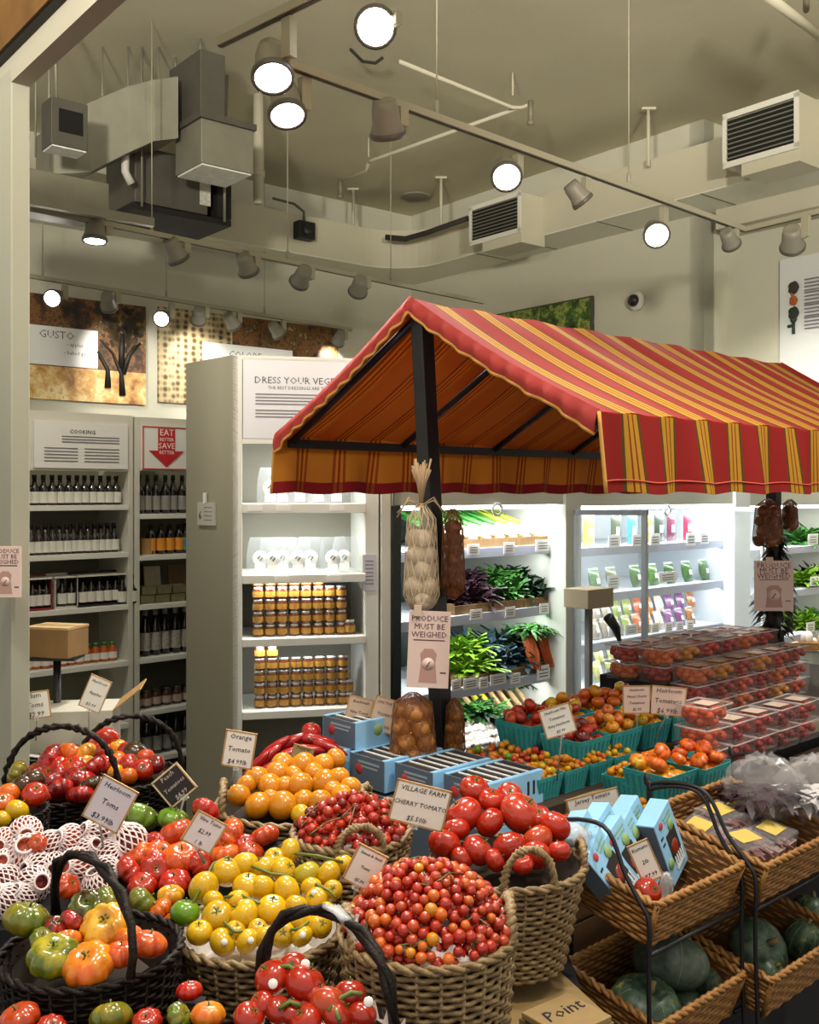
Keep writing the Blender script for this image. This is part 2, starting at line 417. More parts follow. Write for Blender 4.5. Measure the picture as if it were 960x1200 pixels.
# sprinkler pipes
def pz(px, py, z=4.72): return PZ(px, py, z)
t = thing('sprinkler_pipe', 'thin cream sprinkler pipe with elbows hung below the ceiling behind the track', 'pipe')
mb = MB(); mb.tube([pz(468, 72), pz(600, 126), pz(612, 126), pz(622, 122)], .016, 8); mb.tube([pz(606, 127), pz(436, 188), pz(432, 190)], .016, 8); mb.tube([pz(432, 190), pz(430, 200), pz(399, 212)], .016, 8)
part('pipe', mb, SOFF, t)
for q in ((622, 121), (399, 212)):
    p = pz(*q); mb = MB(); mb.tube([p + UP * .02, p - UP * .14], .022, 8); mb.lathe([(.0, -.03), (.03, -.02), (.03, 0), (.012, .03)], 10, 0, Matrix.Translation(p - UP * .15)); part('sprinkler_head', mb, mat('brass_dull', '#7c7560', .5), t)
for q in ((601, 112), (432, 184)): p = pz(*q); mb = MB(); mb.tube([(p.x, p.y, 4.72), (p.x, p.y, ZC)], .008, 6); part('hanger_rod', mb, SOFF, t)
t = thing('conduit_pipe', 'cream conduit pipe crossing the top corner of the ceiling above the larger vent', 'pipe')
mb = MB(); mb.tube([PZ(895, -8, 4.6), PZ(965, 45, 4.6)], .03, 8); part('pipe', mb, SOFF, t)
mb = MB(); mb.tube([PZ(945, -5, 4.7), PZ(945, 12, 4.7)], .02, 8); part('sprinkler_head', mb, mat('brass_dull'), t)
mb = MB(); mb.tube([PZ(411, 58, 4.82), PZ(425, 72, 4.82), PZ(440, 74, 4.82), PZ(448, 68, 4.82)], .012, 8)
solid('loose_cable', mb, mat('dark_rubber'), 'short loop of dark cable hanging from the ceiling behind the bright lamp', 'cable')

# ---------------------------------------------------------------- lighting tracks and their spotlights
ZK = 3.4
TR = {}
def track(key, a, b, rods, label):
    A_, B_ = PZ(*a, ZK), PZ(*b, ZK); TR[key] = (A_, B_)
    t = thing('lighting_track', label, 'lighting track', 'lighting tracks')
    d = (B_ - A_).normalized(); n = d.cross(UP); L = (B_ - A_).length
    mb = MB(); mb.slab(A_ - n * .018, d * L, n * .036, UP * .034); part('rail', mb, TRACKM, t)
    mb = MB(); mb.slab(A_ - n * .009 - UP * .003, d * L, n * .018, UP * .004); part('groove', mb, mat('track_groove', '#4a463c', .6), t)
    for px in rods:
        p = PL(px, 0, A_, d); mb = MB(); mb.tube([(p.x, p.y, ZK + .03), (p.x, p.y, ZC)], .004, 5); mb.tube([(p.x, p.y, ZK + .03), (p.x, p.y, ZK + .1)], .012, 6); part('suspension_rod', mb, TRACKM, t)
track('main', (338, 80), (873, 272), (512, 737), 'long cream lighting track slanting above the stall from the top to the wall board')
track('cross', (258, 55), (420, -24), (), 'thick cream lighting track crossing the top near the bright lamp')
track('side', (873, 272), (968, 249), (), 'short cream lighting track turning off towards the wall board')
track('middle', (30, 246), (566, 356), (178, 337, 458), 'cream lighting track passing under the air handler to the awning peak')
track('rear', (30, 325), (412, 388), (50, 195, 310), 'thin cream lighting track in front of the framed prints')
def on_track(key, px):
    A_, B_ = TR[key]; return PL(px, 0, A_, (B_ - A_).normalized())
def make_head(lit):
    root = thing('track_spotlight', 'x', 'spotlight', 'track spotlights')
    a = part('housing', MB().lathe([(.038, .16), (.052, .165), (.062, .12), (.066, .06), (.078, .03), (.078, 0), (.07, 0), (.066, .012)][::-1], 20), HEADM, root)
    b = part('rim', MB().lathe([(.079, -.006), (.084, .0), (.084, .02), (.079, .024)], 20, cap=False), mat('lamp_rim', '#5e5b52', .4), root)
    c = part('lens', MB().lathe([(.0, -.002), (.04, -.003), (.074, .004)], 20, cap=False), LENS if lit else LENSO, root)
    return Proto(root, (a, b, c))
HEADS = {True: make_head(True), False: make_head(False)}
def head(px, py, key, aim, lit, label, power=0., r=1.0, size=75, Y=None):
    tp = on_track(key, px) if Y is None else P(px, py, Y)
    c = P(px, py, tp.y); aim = Vector(aim).normalized()
    M = Matrix.Translation(c) @ Vector((0, 0, -1)).rotation_difference(aim).to_matrix().to_4x4() @ Matrix.Scale(r, 4)
    o = HEADS[lit].put(M=M, label=label)
    up = Vector((tp.x, tp.y, ZK))
    d = (TR[key][1] - TR[key][0]).normalized()
    Mi = M.inverted()
    back = c - aim * .07 * r; side = d * .1 * r
    mb = MB(); mb.box((0, 0, 0), (.05, .035, max(.05, up.z - back.z - .006)), 0, Matrix.Translation((back + side + Vector((0, 0, (up.z - back.z) / 2 - .003)))) @ frame(d, UP.cross(d)))
    for i in range(len(mb.v)): mb.v[i] = tuple(Mi @ Vector(mb.v[i]))
    part('driver_box', mb, TRACKM, o)
    mb = MB(); mb.tube([Mi @ back, Mi @ (back + side)], .012 / r, 8); part('swivel_arm', mb, HEADM, o)
    if power:
        l = bpy.data.lights.new('spot_beam', 'SPOT'); l.energy = power; l.spot_size = math.radians(size); l.spot_blend = .7; l.shadow_soft_size = .06; l.color = (1, .95, .86)
        q = bpy.data.objects.new('spot_beam', l); COL.objects.link(q); q.location = c + aim * .03; q.rotation_euler = Vector((0, 0, -1)).rotation_difference(aim).to_euler()
    return o
CAMD = (0.05, -.9, -.42)
S_ = 'round '
head(440, 32, 'cross', (0.0, -.8, -.6), True, 'brightest round spotlight, hanging beside the top of the picture above the awning', 80, 1.0, 110, Y=3.9)
head(320, 92, 'cross', (.12, -.45, -.9), True, 'bright spotlight just under the crossing track, the upper of two', 60, 1.0, 110)
head(337, 136, 'main', (.15, -.4, -.9), True, 'bright spotlight just under the crossing track, the lower of two', 55, 1.0, 100)
head(455, 160, 'main', (.1, .5, -.8), False, 'unlit-looking spotlight on the long track above the sprinkler elbow, turned away', 40, 1.0)
head(594, 208, 'main', (.0, -.75, -.65), True, 'glowing spotlight on the long track in front of the first louvred vent', 60, 1.0, 100)
head(684, 237, 'main', (.6, .2, -.7), False, 'spotlight on the long track seen from the side, tilted to the wall', 260, .8)
head(770, 276, 'main', (-.05, -.85, -.5), True, 'glowing spotlight on the long track nearest the security camera', 60, 1.0, 100)
head(858, 288, 'main', (.5, .6, -.6), False, 'small spotlight at the wall end of the long track, turned away', 50, .8)
head(929, 291, 'side', (.3, .7, -.6), False, 'round spotlight hanging in front of the top of the wall board', 60, 1.0)
for px, py, aim, lit, lb, pw in ((111, 283, (0, -.1, -1), True, 'downward spotlight on the middle track nearest the pillar', 180), (210, 305, (.3, .5, -.7), False, 'second spotlight from the pillar on the middle track', 130),
        (292, 320, (.2, .6, -.7), False, 'third spotlight from the pillar on the middle track', 0), (350, 332, (-.4, .7, -.5), False, 'fourth spotlight from the pillar on the middle track, tilted sideways', 130), (419, 343, (-.2, .7, -.5), False, 'fifth spotlight from the pillar on the middle track, nearest the awning peak', 100)):
    head(px, py, 'middle', aim, lit, lb, pw, 1.0)
for px, py, aim, lit, lb, pw in ((61, 350, (.0, -.9, -.35), True, 'glowing spotlight in front of the print with the white caption, nearest the pillar', 30), (128, 360, (-.1, .8, -.5), False, 'spotlight in front of the autumn tree print, aimed at the print', 18),
        (189, 374, (.0, -.9, -.4), True, 'glowing spotlight between the two framed prints', 30), (232, 376, (-.2, .7, -.5), False, 'spotlight in front of the honeycomb print, first from the gap', 18),
        (275, 383, (.3, .6, -.6), False, 'spotlight in front of the honeycomb print, second from the gap', 0), (328, 393, (.4, .5, -.6), False, 'spotlight in front of the honeycomb print, third from the gap', 0), (395, 402, (-.3, .6, -.5), False, 'last spotlight of the rear track beside the awning slope', 40)):
    head(px, py, 'rear', aim, lit, lb, pw, .95)
for (x, y, z, dx, pw) in ((-1.6, -2.2, 3.0, .1, 1350), (2.0, -2.2, 3.0, .0, 1350)):      # added unseen spots behind the viewer, brightening ceiling and upper walls
    l = bpy.data.lights.new('added_ceiling_fill', 'SPOT'); l.energy = pw; l.spot_size = math.radians(80); l.spot_blend = 1; l.shadow_soft_size = .3; l.color = (1, .93, .80)
    q = bpy.data.objects.new('added_ceiling_fill', l); COL.objects.link(q); q.location = (x, y, z); q.rotation_euler = Vector((0, 0, -1)).rotation_difference(Vector((dx, 1, .42)).normalized()).to_euler()
# added spots without fixtures, out of view, brightening front display, shelving and clamshells
for (x, y, ax, ay, pw) in ((2.1, 2.5, -.15, .3, 75), (-1.72, 3.9, .0, .95, 42), (.9, 2.2, -.15, -.1, 70), (.1, 1.0, -.1, .35, 48), (-1.0, 1.9, .15, .1, 40)):
    l = bpy.data.lights.new('spot_beam', 'SPOT'); l.energy = pw; l.spot_size = math.radians(95); l.spot_blend = .8; l.shadow_soft_size = .07; l.color = (1, .95, .86)
    q = bpy.data.objects.new('spot_beam', l); COL.objects.link(q); q.location = (x, y, 3.35); q.rotation_euler = Vector((0, 0, -1)).rotation_difference(Vector((ax, ay, -1)).normalized()).to_euler()

# ---------------------------------------------------------------- prints, camera and board on the walls
def wall_rect(pt, d, n, px0, px1, py0, py1, th=.03):
    """corner, width vector, height for a panel whose edge at px0 runs from py0 down to py1"""
    a = PL(px0, py1, pt, d); b = PL(px1, py1, pt, d); b.z = a.z
    top = PL(px0, py0, pt, d)
    return a, (b - a), top.z - a.z
W1 = C0 - VR * .035
def panel(mb, a, wv, h, u0, u1, v0, v1, n, th, mi=0):
    return mb.slab(a + wv * u0 + UP * (h * v0), wv * (u1 - u0), n * th, UP * (h * (v1 - v0)), mi)
def pic_material(name, cols, scale, grad):
    m = bpy.data.materials.new(name); m.use_nodes = True; nt = m.node_tree; L = nt.links; b = nt.nodes['Principled BSDF']; b.inputs['Roughness'].default_value = .5
    tc = nt.nodes.new('ShaderNodeTexCoord'); n = nt.nodes.new('ShaderNodeTexNoise'); n.inputs['Scale'].default_value = scale; n.inputs['Detail'].default_value = 6; n.inputs['Roughness'].default_value = .7
    L.new(tc.outputs['Object'], n.inputs['Vector'])
    r = nt.nodes.new('ShaderNodeValToRGB'); e = r.color_ramp.elements
    for i, (p, c) in enumerate(cols):
        el = e[i] if i < 2 else e.new(p)
        el.position = p; el.color = (*rgb(c), 1)
    L.new(n.outputs['Fac'], r.inputs['Fac']); L.new(r.outputs['Color'], b.inputs['Base Color'])
    return m
PRINT_LEAF = pic_material('print_autumn_leaves', [(.35, '#1d170f'), (.45, '#4a3018'), (.52, '#8a5a2c'), (.58, '#3c3a1c'), (.66, '#c8a068')], 5, 0)
PRINT_GROUND = pic_material('print_sunlit_ground', [(.35, '#8a5424'), (.5, '#d8a860'), (.6, '#f0dca0'), (.7, '#a8662c')], 4, 0)
PRINT_GREEN = pic_material('print_green_leaves', [(.36, '#10200c'), (.46, '#3c5a20'), (.53, '#9aa850'), (.6, '#2c3c18'), (.68, '#e0d8a0')], 5, 0)
PRINT_COMB = mat('print_honeycomb', '#8a6a40', .5)
nt = PRINT_COMB.node_tree; vn = nt.nodes.new('ShaderNodeTexVoronoi'); vn.inputs['Scale'].default_value = 16; vn.inputs['Randomness'].default_value = .25
tcn = nt.nodes.new('ShaderNodeTexCoord'); nt.links.new(tcn.outputs['Object'], vn.inputs['Vector']); rr = nt.nodes.new('ShaderNodeValToRGB')
rr.color_ramp.elements[0].position = .25; rr.color_ramp.elements[0].color = (*rgb('#5a4426'), 1); rr.color_ramp.elements[1].position = .6; rr.color_ramp.elements[1].color = (*rgb('#c8b48a'), 1)
nt.links.new(vn.outputs['Distance'], rr.inputs['Fac']); nt.links.new(rr.outputs['Color'], nt.nodes['Principled BSDF'].inputs['Base Color'])
n = -VR
a, wv, h = wall_rect(W1, UR, n, 22, 171, 341, 466)
t = thing('wall_print', 'large autumn tree print with a white caption panel on back wall', 'picture', 'framed prints on the back wall')
mb = MB(); panel(mb, a, wv, h, 0, 1, 0, 1, VR, .035, 0); part('print', mb, PRINT_LEAF, t)
mb = MB(); panel(mb, a, wv, h, 0, 1, 0, .32, n, .004); part('printed_ground', mb, PRINT_GROUND, t)
mb = MB()
def pt(u, v, o=.006): return a + wv * u + UP * (h * v) + n * o
TD = mat('print_tree_dark', '#171209', .6)
for q in ([(.80, .08), (.79, .3), (.72, .5), (.62, .62)], [(.80, .3), (.86, .5), (.95, .62)], [(.79, .35), (.80, .7)], [(.68, .15), (.68, .33), (.6, .5)]):
    mb.tube([pt(*x) for x in q], .035, 6, rs=[.035, .022, .013, .008][:len(q)])
part('printed_tree', mb, TD, t)
r_ = random.Random(2); mb = MB()
for i in range(150):
    u_, v_ = r_.gauss(.80, .11), r_.gauss(.74, .12)
    if not (.62 < u_ < .98 and .5 < v_ < .97): continue
    q_ = pt(u_, v_, .0045); s_ = r_.uniform(.015, .045); a0_ = r_.uniform(0, 6)
    vs_ = [q_ + (UR * math.cos(a0_ + k * PI / 3) + UP * math.sin(a0_ + k * PI / 3)) * s_ * r_.uniform(.6, 1.1) for k in range(6)]
    mb.add(vs_, [tuple(range(6))], 0, False)
part('printed_foliage', mb, mat('print_tree_leaves', '#241c0e', .6, col2='#4c3a18', nscale=9), t)
mb = MB(); panel(mb, a, wv, h, -.0, .60, .33, .70, n, .008); part('caption_panel', mb, mat('caption_white', '#f0f0ee', .6), t)
mb = MB()
Mt = frame(UR, UP, n, pt(.28, .62, .0095)); mb.text('GUSTO', .1, Mt); part('caption_lettering', mb, GREYINK, t)
for tx, a_, b_ in (('- apples', .42, .54), ('- baked goods', .45, .46)): part('caption_lettering', MB().text(tx, .05, frame(UR, UP, n, pt(a_, b_, .0095))), GREYINK, t)
a, wv, h = wall_rect(W1, UR, n, 186, 396, 359, 471)
t = thing('wall_print', 'large honeycomb print with a white caption panel, partly hidden by tall cabinet', 'picture', 'framed prints on the back wall')
mb = MB(); panel(mb, a, wv, h, 0, 1, 0, 1, VR, .035, 0); part('print', mb, PRINT_COMB, t)
mb = MB(); panel(mb, a, wv, h, .38, 1, .62, 1, n, .004); part('printed_leaves', mb, PRINT_LEAF, t)
mb = MB(); panel(mb, a, wv, h, .22, .72, .35, .68, n, .008); part('caption_panel', mb, mat('caption_white'), t)
mb = MB(); mb.text('COLORE', .1, frame(UR, UP, n, pt(.45, .57, .0095))); part('caption_lettering', mb, GREYINK, t)
W2 = C0 - UR * .035
a, wv, h = wall_rect(W2, -VR, -UR, 560, 694, 375, 440)
h = PL(694, 347, W2, VR).z - a.z + .0
t = thing('wall_print', 'green leaf print high on the side wall, seen above the awning ridge', 'picture')
mb = MB(); mb.slab(a, wv, UR * .034, UP * h); part('print', mb, PRINT_GREEN, t)
mb = MB(); mb.slab(a + wv * .985 - UR * .004, wv * .015, UR * .03, UP * h); mb.slab(a + UP * (h - .01) - UR * .004, wv, UR * .03, UP * .015); part('print_edge', mb, mat('print_edge_dark', '#4a4a3a', .6), t)
p = PL(747, 353, C0, VR)
t = thing('security_camera', 'small dome security camera on the side wall above the awning', 'camera')
Mq = Matrix.Translation(p) @ UP.rotation_difference(-UR).to_matrix().to_4x4()
part('mount', MB().lathe([(.09, 0), (.09, .02), (.08, .05), (.0, .051)], 20, 0, Mq), OFFW, t)
part('dome', MB().lathe([(.058, .045), (.056, .075), (.035, .1), (.0, .11)], 20, 0, Mq), mat('dome_black', '#231c20', .15), t)
# the wall board with its mushroom and vegetable pictures
W3 = J + UR * .36 - UR * .03
a = PL(914, 305, W3, VR); t = thing('wall_board', 'pale wall board with vegetable pictures and text lines, high on side wall', 'sign')
top = a.z; hb = 1.55; wv = -VR * 1.5; a = Vector((a.x, a.y, top - hb)); n = -UR
mb = MB(); mb.slab(a, wv, UR * .03, UP * hb); part('board', mb, mat('board_pale', '#d5d8d6', .6), t)
icons = [('#3a3430', .34, 'round'), ('#b8622c', .485, 'squash'), ('#2e3430', .625, 'round'), ('#2f3a2a', .765, 'leafy')]
for c, f_, k in icons:
    pz_ = PL(931, 305, W3, VR); q = Vector((pz_.x, pz_.y, top - f_ * .76)) + n * .012
    mb = MB()
    Mx = frame(-VR, UP, n, q)
    if k == 'leafy':
        mb.tube([Mx @ Vector((0, -.07, 0)), Mx @ Vector((0, .03, 0))], .014, 6); mb.blob(.03, .8, 5, .2, 0, 10, 6, 0, Mx @ Matrix.Translation((.0, .05, 0))); mb.tube([Mx @ Vector((0, 0, 0)), Mx @ Vector((-.05, 0, 0))], .014, 6)
    else:
        mb.blob(.05 if k == 'round' else .038, 1., 5, .22, 0, 14, 8, 0, Mx @ Matrix.Diagonal((1, 1.1, .15, 1)))
        if k == 'squash': mb.tube([Mx @ Vector((0, .03, 0)), Mx @ Vector((-.02, .07, 0))], .01, 6)
    part('vegetable_picture', mb, mat('icon_' + c[1:], c, .7, noise=.5, nscale=40), t)
    mb = MB()
    for j in range(4): mb.slab(q - VR * .1 + UP * (.045 - j * .03), -VR * (.9 - .1 * (j % 2)), n * .002, UP * .012)
    part('text_lines', mb, GREYINK, t)
# ================================================================ shelving along the back
def zat(px, py, pt, d): return PL(px, py, pt, d).z
def lettering(t, lines, mat_=INK, name='lettering'):
    """lines: (text, size, matrix[, shear])"""
    for L_ in lines:
        if L_[0].strip(): part(name, MB().text(L_[0], L_[1], L_[2], 0, L_[3] if len(L_) > 3 else 0.), mat_, t)
S0 = Vector((-1.482, 5.6, 0)); DS = .36
def up_to(p, z): return Vector((p.x, p.y, z))
def bay(px0, px1, levels, label, header, pxr, foot=0.):
    """open shelving bay; its boards at the pixel heights LEVELS measured at column pxr"""
    a, b = PL(px0, 600, S0, US), PL(px1, 600, S0, US); a.z = b.z = 0; L = (b - a).length
    ztop, zh = zat(pxr, header[0], S0, US), zat(pxr, header[1], S0, US)
    t = thing('shelving_unit', label, 'shelving', 'white shelving units by the pillar')
    mb = MB(); mb.slab(a + VS * DS, US * L, VS * .02, UP * ztop); part('back_panel', mb, mat('shelf_back', '#85826f', .8), t)
    for s in (0, L - .03):
        mb = MB(); mb.slab(a + US * s, US * .03, VS * DS, UP * ztop); part('side_panel', mb, OFFW, t, bev=.002)
    mb = MB(); mb.slab(up_to(a, zh) + US * .03, US * (L - .06), VS * .03, UP * (ztop - zh)); part('header_board', mb, OFFW, t)
    zs = []
    for py in levels:
        z = zat(pxr, py, S0, US); zs.append(z)
        mb = MB(); mb.slab(up_to(a, z - .028) + US * .03 - VS * .01, US * (L - .06), VS * (DS + .005), UP * .028); part('shelf', mb, WHITE, t, bev=.002)
    return t, a, L, zs, (ztop, zh)
tA, aA, LA, zA, hA = bay(-12, 156, (592, 649, 712, 780, 855, 905), 'white open shelving of dark bottles under a framed notice, next to the pillar', (484, 552), 100)
tB, aB, LB, zB, hB = bay(158, 262, (602, 650, 707, 769, 830, 885), 'white open shelving of bottles under the red arrow sign, beside the tall cabinet', (490, 552), 190)
# notices on the two headers
nS = -VS
def hp(px, py): return PL(px, py, S0 - VS * .012, US)
t = thing('notice_board', 'white printed notice on the header above the dark bottles', 'notice')
a, b = hp(40, 548), hp(150, 548); b.z = a.z; hh = hp(40, 493).z - a.z
mb = MB(); mb.slab(a, b - a, VS * .01, UP * hh); part('sheet', mb, mat('notice_white', '#e9e9e4', .5), t)
wv = b - a
lettering(t, [('COOKING', .03, frame(US, UP, nS, a + wv * .5 + UP * hh * .8 + nS * .002))])
for u0, u1, v in [(.28, .9, .68), (.28, .9, .62), (.28, .9, .56)] + [(.1, .45, .42 - k * .07) for k in range(5)] + [(.52, .9, .42 - k * .07) for k in range(5)]:
    part('text_line', MB().slab(a + wv * u0 + UP * hh * v + nS * .001, wv * (u1 - u0), nS * .001, UP * .006), GREYINK, t)
t = thing('arrow_sign', 'red bordered sign with a big red arrow pointing down at bottles', 'sign')
a, b = hp(167, 550), hp(222, 552); b.z = a.z; hh = hp(167, 499).z - a.z; wv = b - a; wl = wv.length
RED = mat('sign_red', '#c5232b', .5)
mb = MB(); mb.slab(a, wv, VS * .01, UP * hh); part('panel', mb, mat('notice_white'), t)
mb = MB()
for o_, e_, h_ in ((a, wv, .006), (a + UP * (hh - .006), wv, .006)): mb.slab(o_ + nS * .002, e_, nS * .002, UP * h_)
for o_ in (a, a + US * (wl - .006)): mb.slab(o_ + nS * .002, US * .006, nS * .002, UP * hh)
part('border', mb, RED, t)
cxx = wl * .5; ar = [(-.52, .44), (-.25, .44), (-.25, .96), (.25, .96), (.25, .44), (.52, .44), (0, .06)]
mb = MB(); mb.prism([(cxx + x * wl * .72, y * hh) for x, y in ar], .003, .005, 0, frame(US, UP, nS, a)); part('arrow', mb, RED, t)
WT = mat('white_ink', '#f5f2ee', .6)
lettering(t, [(tx, sz, frame(US, UP, nS, a + US * cxx + UP * hh * v + nS * .0055)) for tx, sz, v in (('EAT', .05, .86), ('BETTER', .026, .70), ('SAVE', .046, .55), ('BETTER', .028, .40))], WT)
# bottles
def make_bottle(name, label, prof, body, lab, cap, l0, l1, rl, cz, cr, ch):
    o = part(name, MB().lathe(prof, 16), body); tag(o, label, 'bottle')
    ks = []
    if lab: ks.append(part('label', MB().lathe([(rl, l0), (rl, l1)], 16, cap=False), lab, o))
    ks.append(part('cap', MB().lathe([(cr, cz), (cr, cz + ch)], 12), cap, o))
    return Proto(o, ks)
DKG = mat('dark_glass', '#14100e', .1, coat=.5)
AMB = mat('amber_glass', '#5b2c10', .12, coat=.5)
WLAB = mat('white_label', '#dcdad0', .6)
B1 = make_bottle('vinegar_bottle', 'x', [(.02, 0), (.027, .004), (.028, .075), (.022, .095), (.011, .112), (.011, .14)], DKG, WLAB, BLKP, .012, .07, .0287, .138, .0125, .02)
B2 = make_bottle('oil_bottle', 'x', [(.022, 0), (.028, .004), (.028, .12), (.018, .15), (.011, .165), (.011, .19)], DKG, mat('grey_label', '#8b8a84', .6), mat('cap_green_black', '#1d2420', .4), .02, .1, .0287, .188, .0125, .03)
B3 = make_bottle('juice_bottle', 'x', [(.022, 0), (.028, .004), (.028, .1), (.018, .125), (.012, .135), (.012, .15)], DKG, mat('orange_label', '#e0922c', .5), BLKP, .02, .09, .0287, .148, .0135, .02)
B4 = make_bottle('tall_oil_bottle', 'x', [(.022, 0), (.03, .005), (.03, .15), (.02, .19), (.013, .2), (.013, .25)], DKG, mat('pale_label', '#b6b3a6', .6, noise=.7, nscale=70), mat('cap_pale', '#a7a599', .5), .03, .13, .0307, .225, .0145, .035)
JAR = make_bottle('preserve_jar', 'x', [(.02, 0), (.026, .003), (.0265, .042), (.022, .05), (.022, .055)], AMB, mat('jar_label', '#b4832e', .5, noise=.35, nscale=60), mat('jar_lid', '#c9c8c4', .25, .7), .01, .036, .0268, .046, .0235, .011)
def row(proto, px0, px1, n, ref, d, z, inset, group, lab, where, yaw=0):
    p0, p1 = PL(px0, 600, ref, d), PL(px1, 600, ref, d)
    nrm = Vector((-d.y, d.x, 0))
    for k in range(n):
        c = p0.lerp(p1, k / max(1, n - 1)) + nrm * (inset + R.uniform(-.006, .006)); c.z = z + .001
        proto.put(loc=c, rot=(0, 0, R.uniform(-.3, .3)), label='%s, %s from left %s' % (lab, ORD[k], where), group=group)
row(B1, 36, 142, 12, S0, US, zA[0], .06, 'vinegar bottles beside the pillar', 'dark bottle with white label', 'on top shelf by the pillar')
row(B1, 41, 140, 13, S0, US, zA[1], .06, 'vinegar bottles beside the pillar', 'dark bottle with white label', 'on second shelf by the pillar')
row(B2, 170, 258, 10, S0, US, zB[0], .07, 'oil bottles under the arrow sign', 'dark bottle with grey label', 'under the red arrow sign')
row(B3, 184, 216, 4, S0, US, zB[1], .07, 'orange labelled bottles', 'dark bottle with orange label', 'under the arrow sign')
B5 = make_bottle('juice_bottle', 'bottle with blue and green label, next to the orange labelled bottles', [(.022, 0), (.028, .004), (.028, .1), (.018, .125), (.012, .135), (.012, .15)], DKG, mat('blue_green_label', '#3a78a8', .5, col2='#6a9a3a', nscale=20), BLKP, .02, .09, .0287, .148, .0135, .02)
row(B5, 224, 224, 1, S0, US, zB[1], .07, None, 'bottle with blue and green label', 'beside the orange labelled bottles')
t = solid('small_carton', MB().box((0, 0, .045), (.08, .07, .09)), CARTON, 'small brown box at the near end of the orange labelled bottles', 'box', loc=up_to(PL(171, 600, S0 + VS * .08, US), zB[1] + .001), rot=(0, 0, .7))
row(B4, 166, 258, 9, S0, US, zB[3], .08, 'tall oil bottles', 'tall oil bottle with pale label', 'below the olive tins')
JR2 = make_bottle('sauce_jar', 'x', [(.026, 0), (.032, .004), (.032, .07), (.026, .085), (.026, .095)], mat('brown_sauce', '#4b2a1c', .2, coat=.4), mat('pink_label', '#b4a096', .6, noise=.4, nscale=50), mat('lid_dark', '#3a3c36', .4), .015, .055, .0325, .085, .028, .016)
row(JR2, 167, 260, 9, S0, US, zB[4], .08, 'sauce jars low under the arrow sign', 'brown sauce jar with pinkish label', 'on the low shelf')
row(B2, 168, 258, 9, S0, US, zB[5], .08, 'dark bottles on the lowest shelf', 'dark bottle with pale label', 'on lowest shelf behind dark baskets')
JR3 = make_bottle('dressing_bottle', 'x', [(.022, 0), (.026, .004), (.026, .06), (.014, .08), (.014, .09)], mat('orange_sauce', '#b4571e', .2, coat=.4), WLAB, mat('cap_green', '#3d7a35', .4), .015, .05, .0265, .088, .016, .016)
row(JR3, 38, 138, 11, S0, US, zA[3], .07, 'dressing bottles with green caps', 'sauce bottle with green cap', 'behind the cardboard box')
# counter of bottle cartons
def six_pack(px, py_z, w, col, label, n, z):
    c = PL(px, 600, S0 + VS * .02, US); t = thing('bottle_carrier', label, 'bottle carrier', 'bottle carriers on the counter shelf', M=frame(US, VS, UP, up_to(c, z)))
    part('tray', MB().box((0, .06, .006), (w, .12, .012)).box((0, .122, .09), (w, .006, .18)).box((-w / 2, .06, .08), (.005, .12, .16)).box((w / 2, .06, .08), (.005, .12, .16)), col, t)
    part('top_flap', MB().box((0, .06, .165), (w + .01, .13, .008)), mat('flap_white', '#ddd8cc', .6), t)
    return t
for i, (px, w, col, n) in enumerate(((46, .13, mat('carrier_red', '#8e2326', .6), 3), (78, .12, mat('carrier_white', '#cfc8bb', .6), 2), (121, .3, mat('carrier_black', '#1d191a', .6), 6))):
    t = six_pack(px, 0, w, col, ['red carrier of dark bottles on the counter shelf, closest to the pillar', 'white carrier of dark bottles on the counter shelf, in the middle', 'wide black carrier of dark bottles on the counter shelf'][i], n, zA[2])
    c = PL(px, 600, S0 + VS * .05, US)
    for k in range(n):
        q = up_to(c + US * ((k - (n - 1) / 2) * (w - .02) / n), zA[2] + .014)
        B1.put(loc=q, rot=(0, 0, 0), scale=.95, label='dark bottle, %s from left in the %s bottle carrier' % (ORD[k], ('red', 'white', 'wide black')[i]), group='bottles in carriers')
for i, (px, cs, dz) in enumerate(((150, '#7d1e22', .0), (160, '#4a2620', .0), (180, '#c9bfa2', .0), (208, '#8a6f50', 0.))):
    c = PL(px, 600, S0 + VS * (.12 if i != 1 else .2), US); mb = MB().box((0, 0, .1), (.1, .015, .2))
    o = solid('gift_box', mb, mat('gift_' + cs[1:], cs, .6, noise=.3, nscale=30), ['red upright box on the counter shelf behind the bowed bottles', 'brown upright box tucked behind the red box', 'cream upright leaflet holder below the orange labelled bottles', 'brown upright box by the tall cabinet, on the counter'][i], 'box', 'upright boxes on the counter shelf', loc=up_to(c, (zA if i < 2 else zB)[2] + .001), bev=.002)
    o.rotation_euler = (-.12, 0, math.radians(42.5))
for k, (px, dz) in enumerate([(170, 0), (188, 0), (206, 0), (224, 0), (172, .05), (190, .05), (208, .05)]):
    c = PL(px, 600, S0 + VS * .05, US)
    o = part('tin', MB().box((0, 0, .023), (.085, .06, .046)), mat('tin_green', '#7d7a58', .4, noise=.6, nscale=45)); tag(o, 'flat olive tin, %s' % ['lowest layer next to the bowed bottles', 'lowest layer, second along', 'lowest layer, third along', 'lowest layer, fourth along by the cabinet', 'upper layer next to the bowed bottles', 'upper layer, second along', 'upper layer, third along'][k], 'tin', 'olive tins on the counter shelf')
    o.location = up_to(c, zB[2] + .001 + dz); o.rotation_euler = (0, 0, math.radians(42.5))
row(B1, 146, 158, 2, S0, US, zA[2], .03, 'bottles with raffia bows', 'small bottle with raffia on its neck', 'beside the wide black carrier')

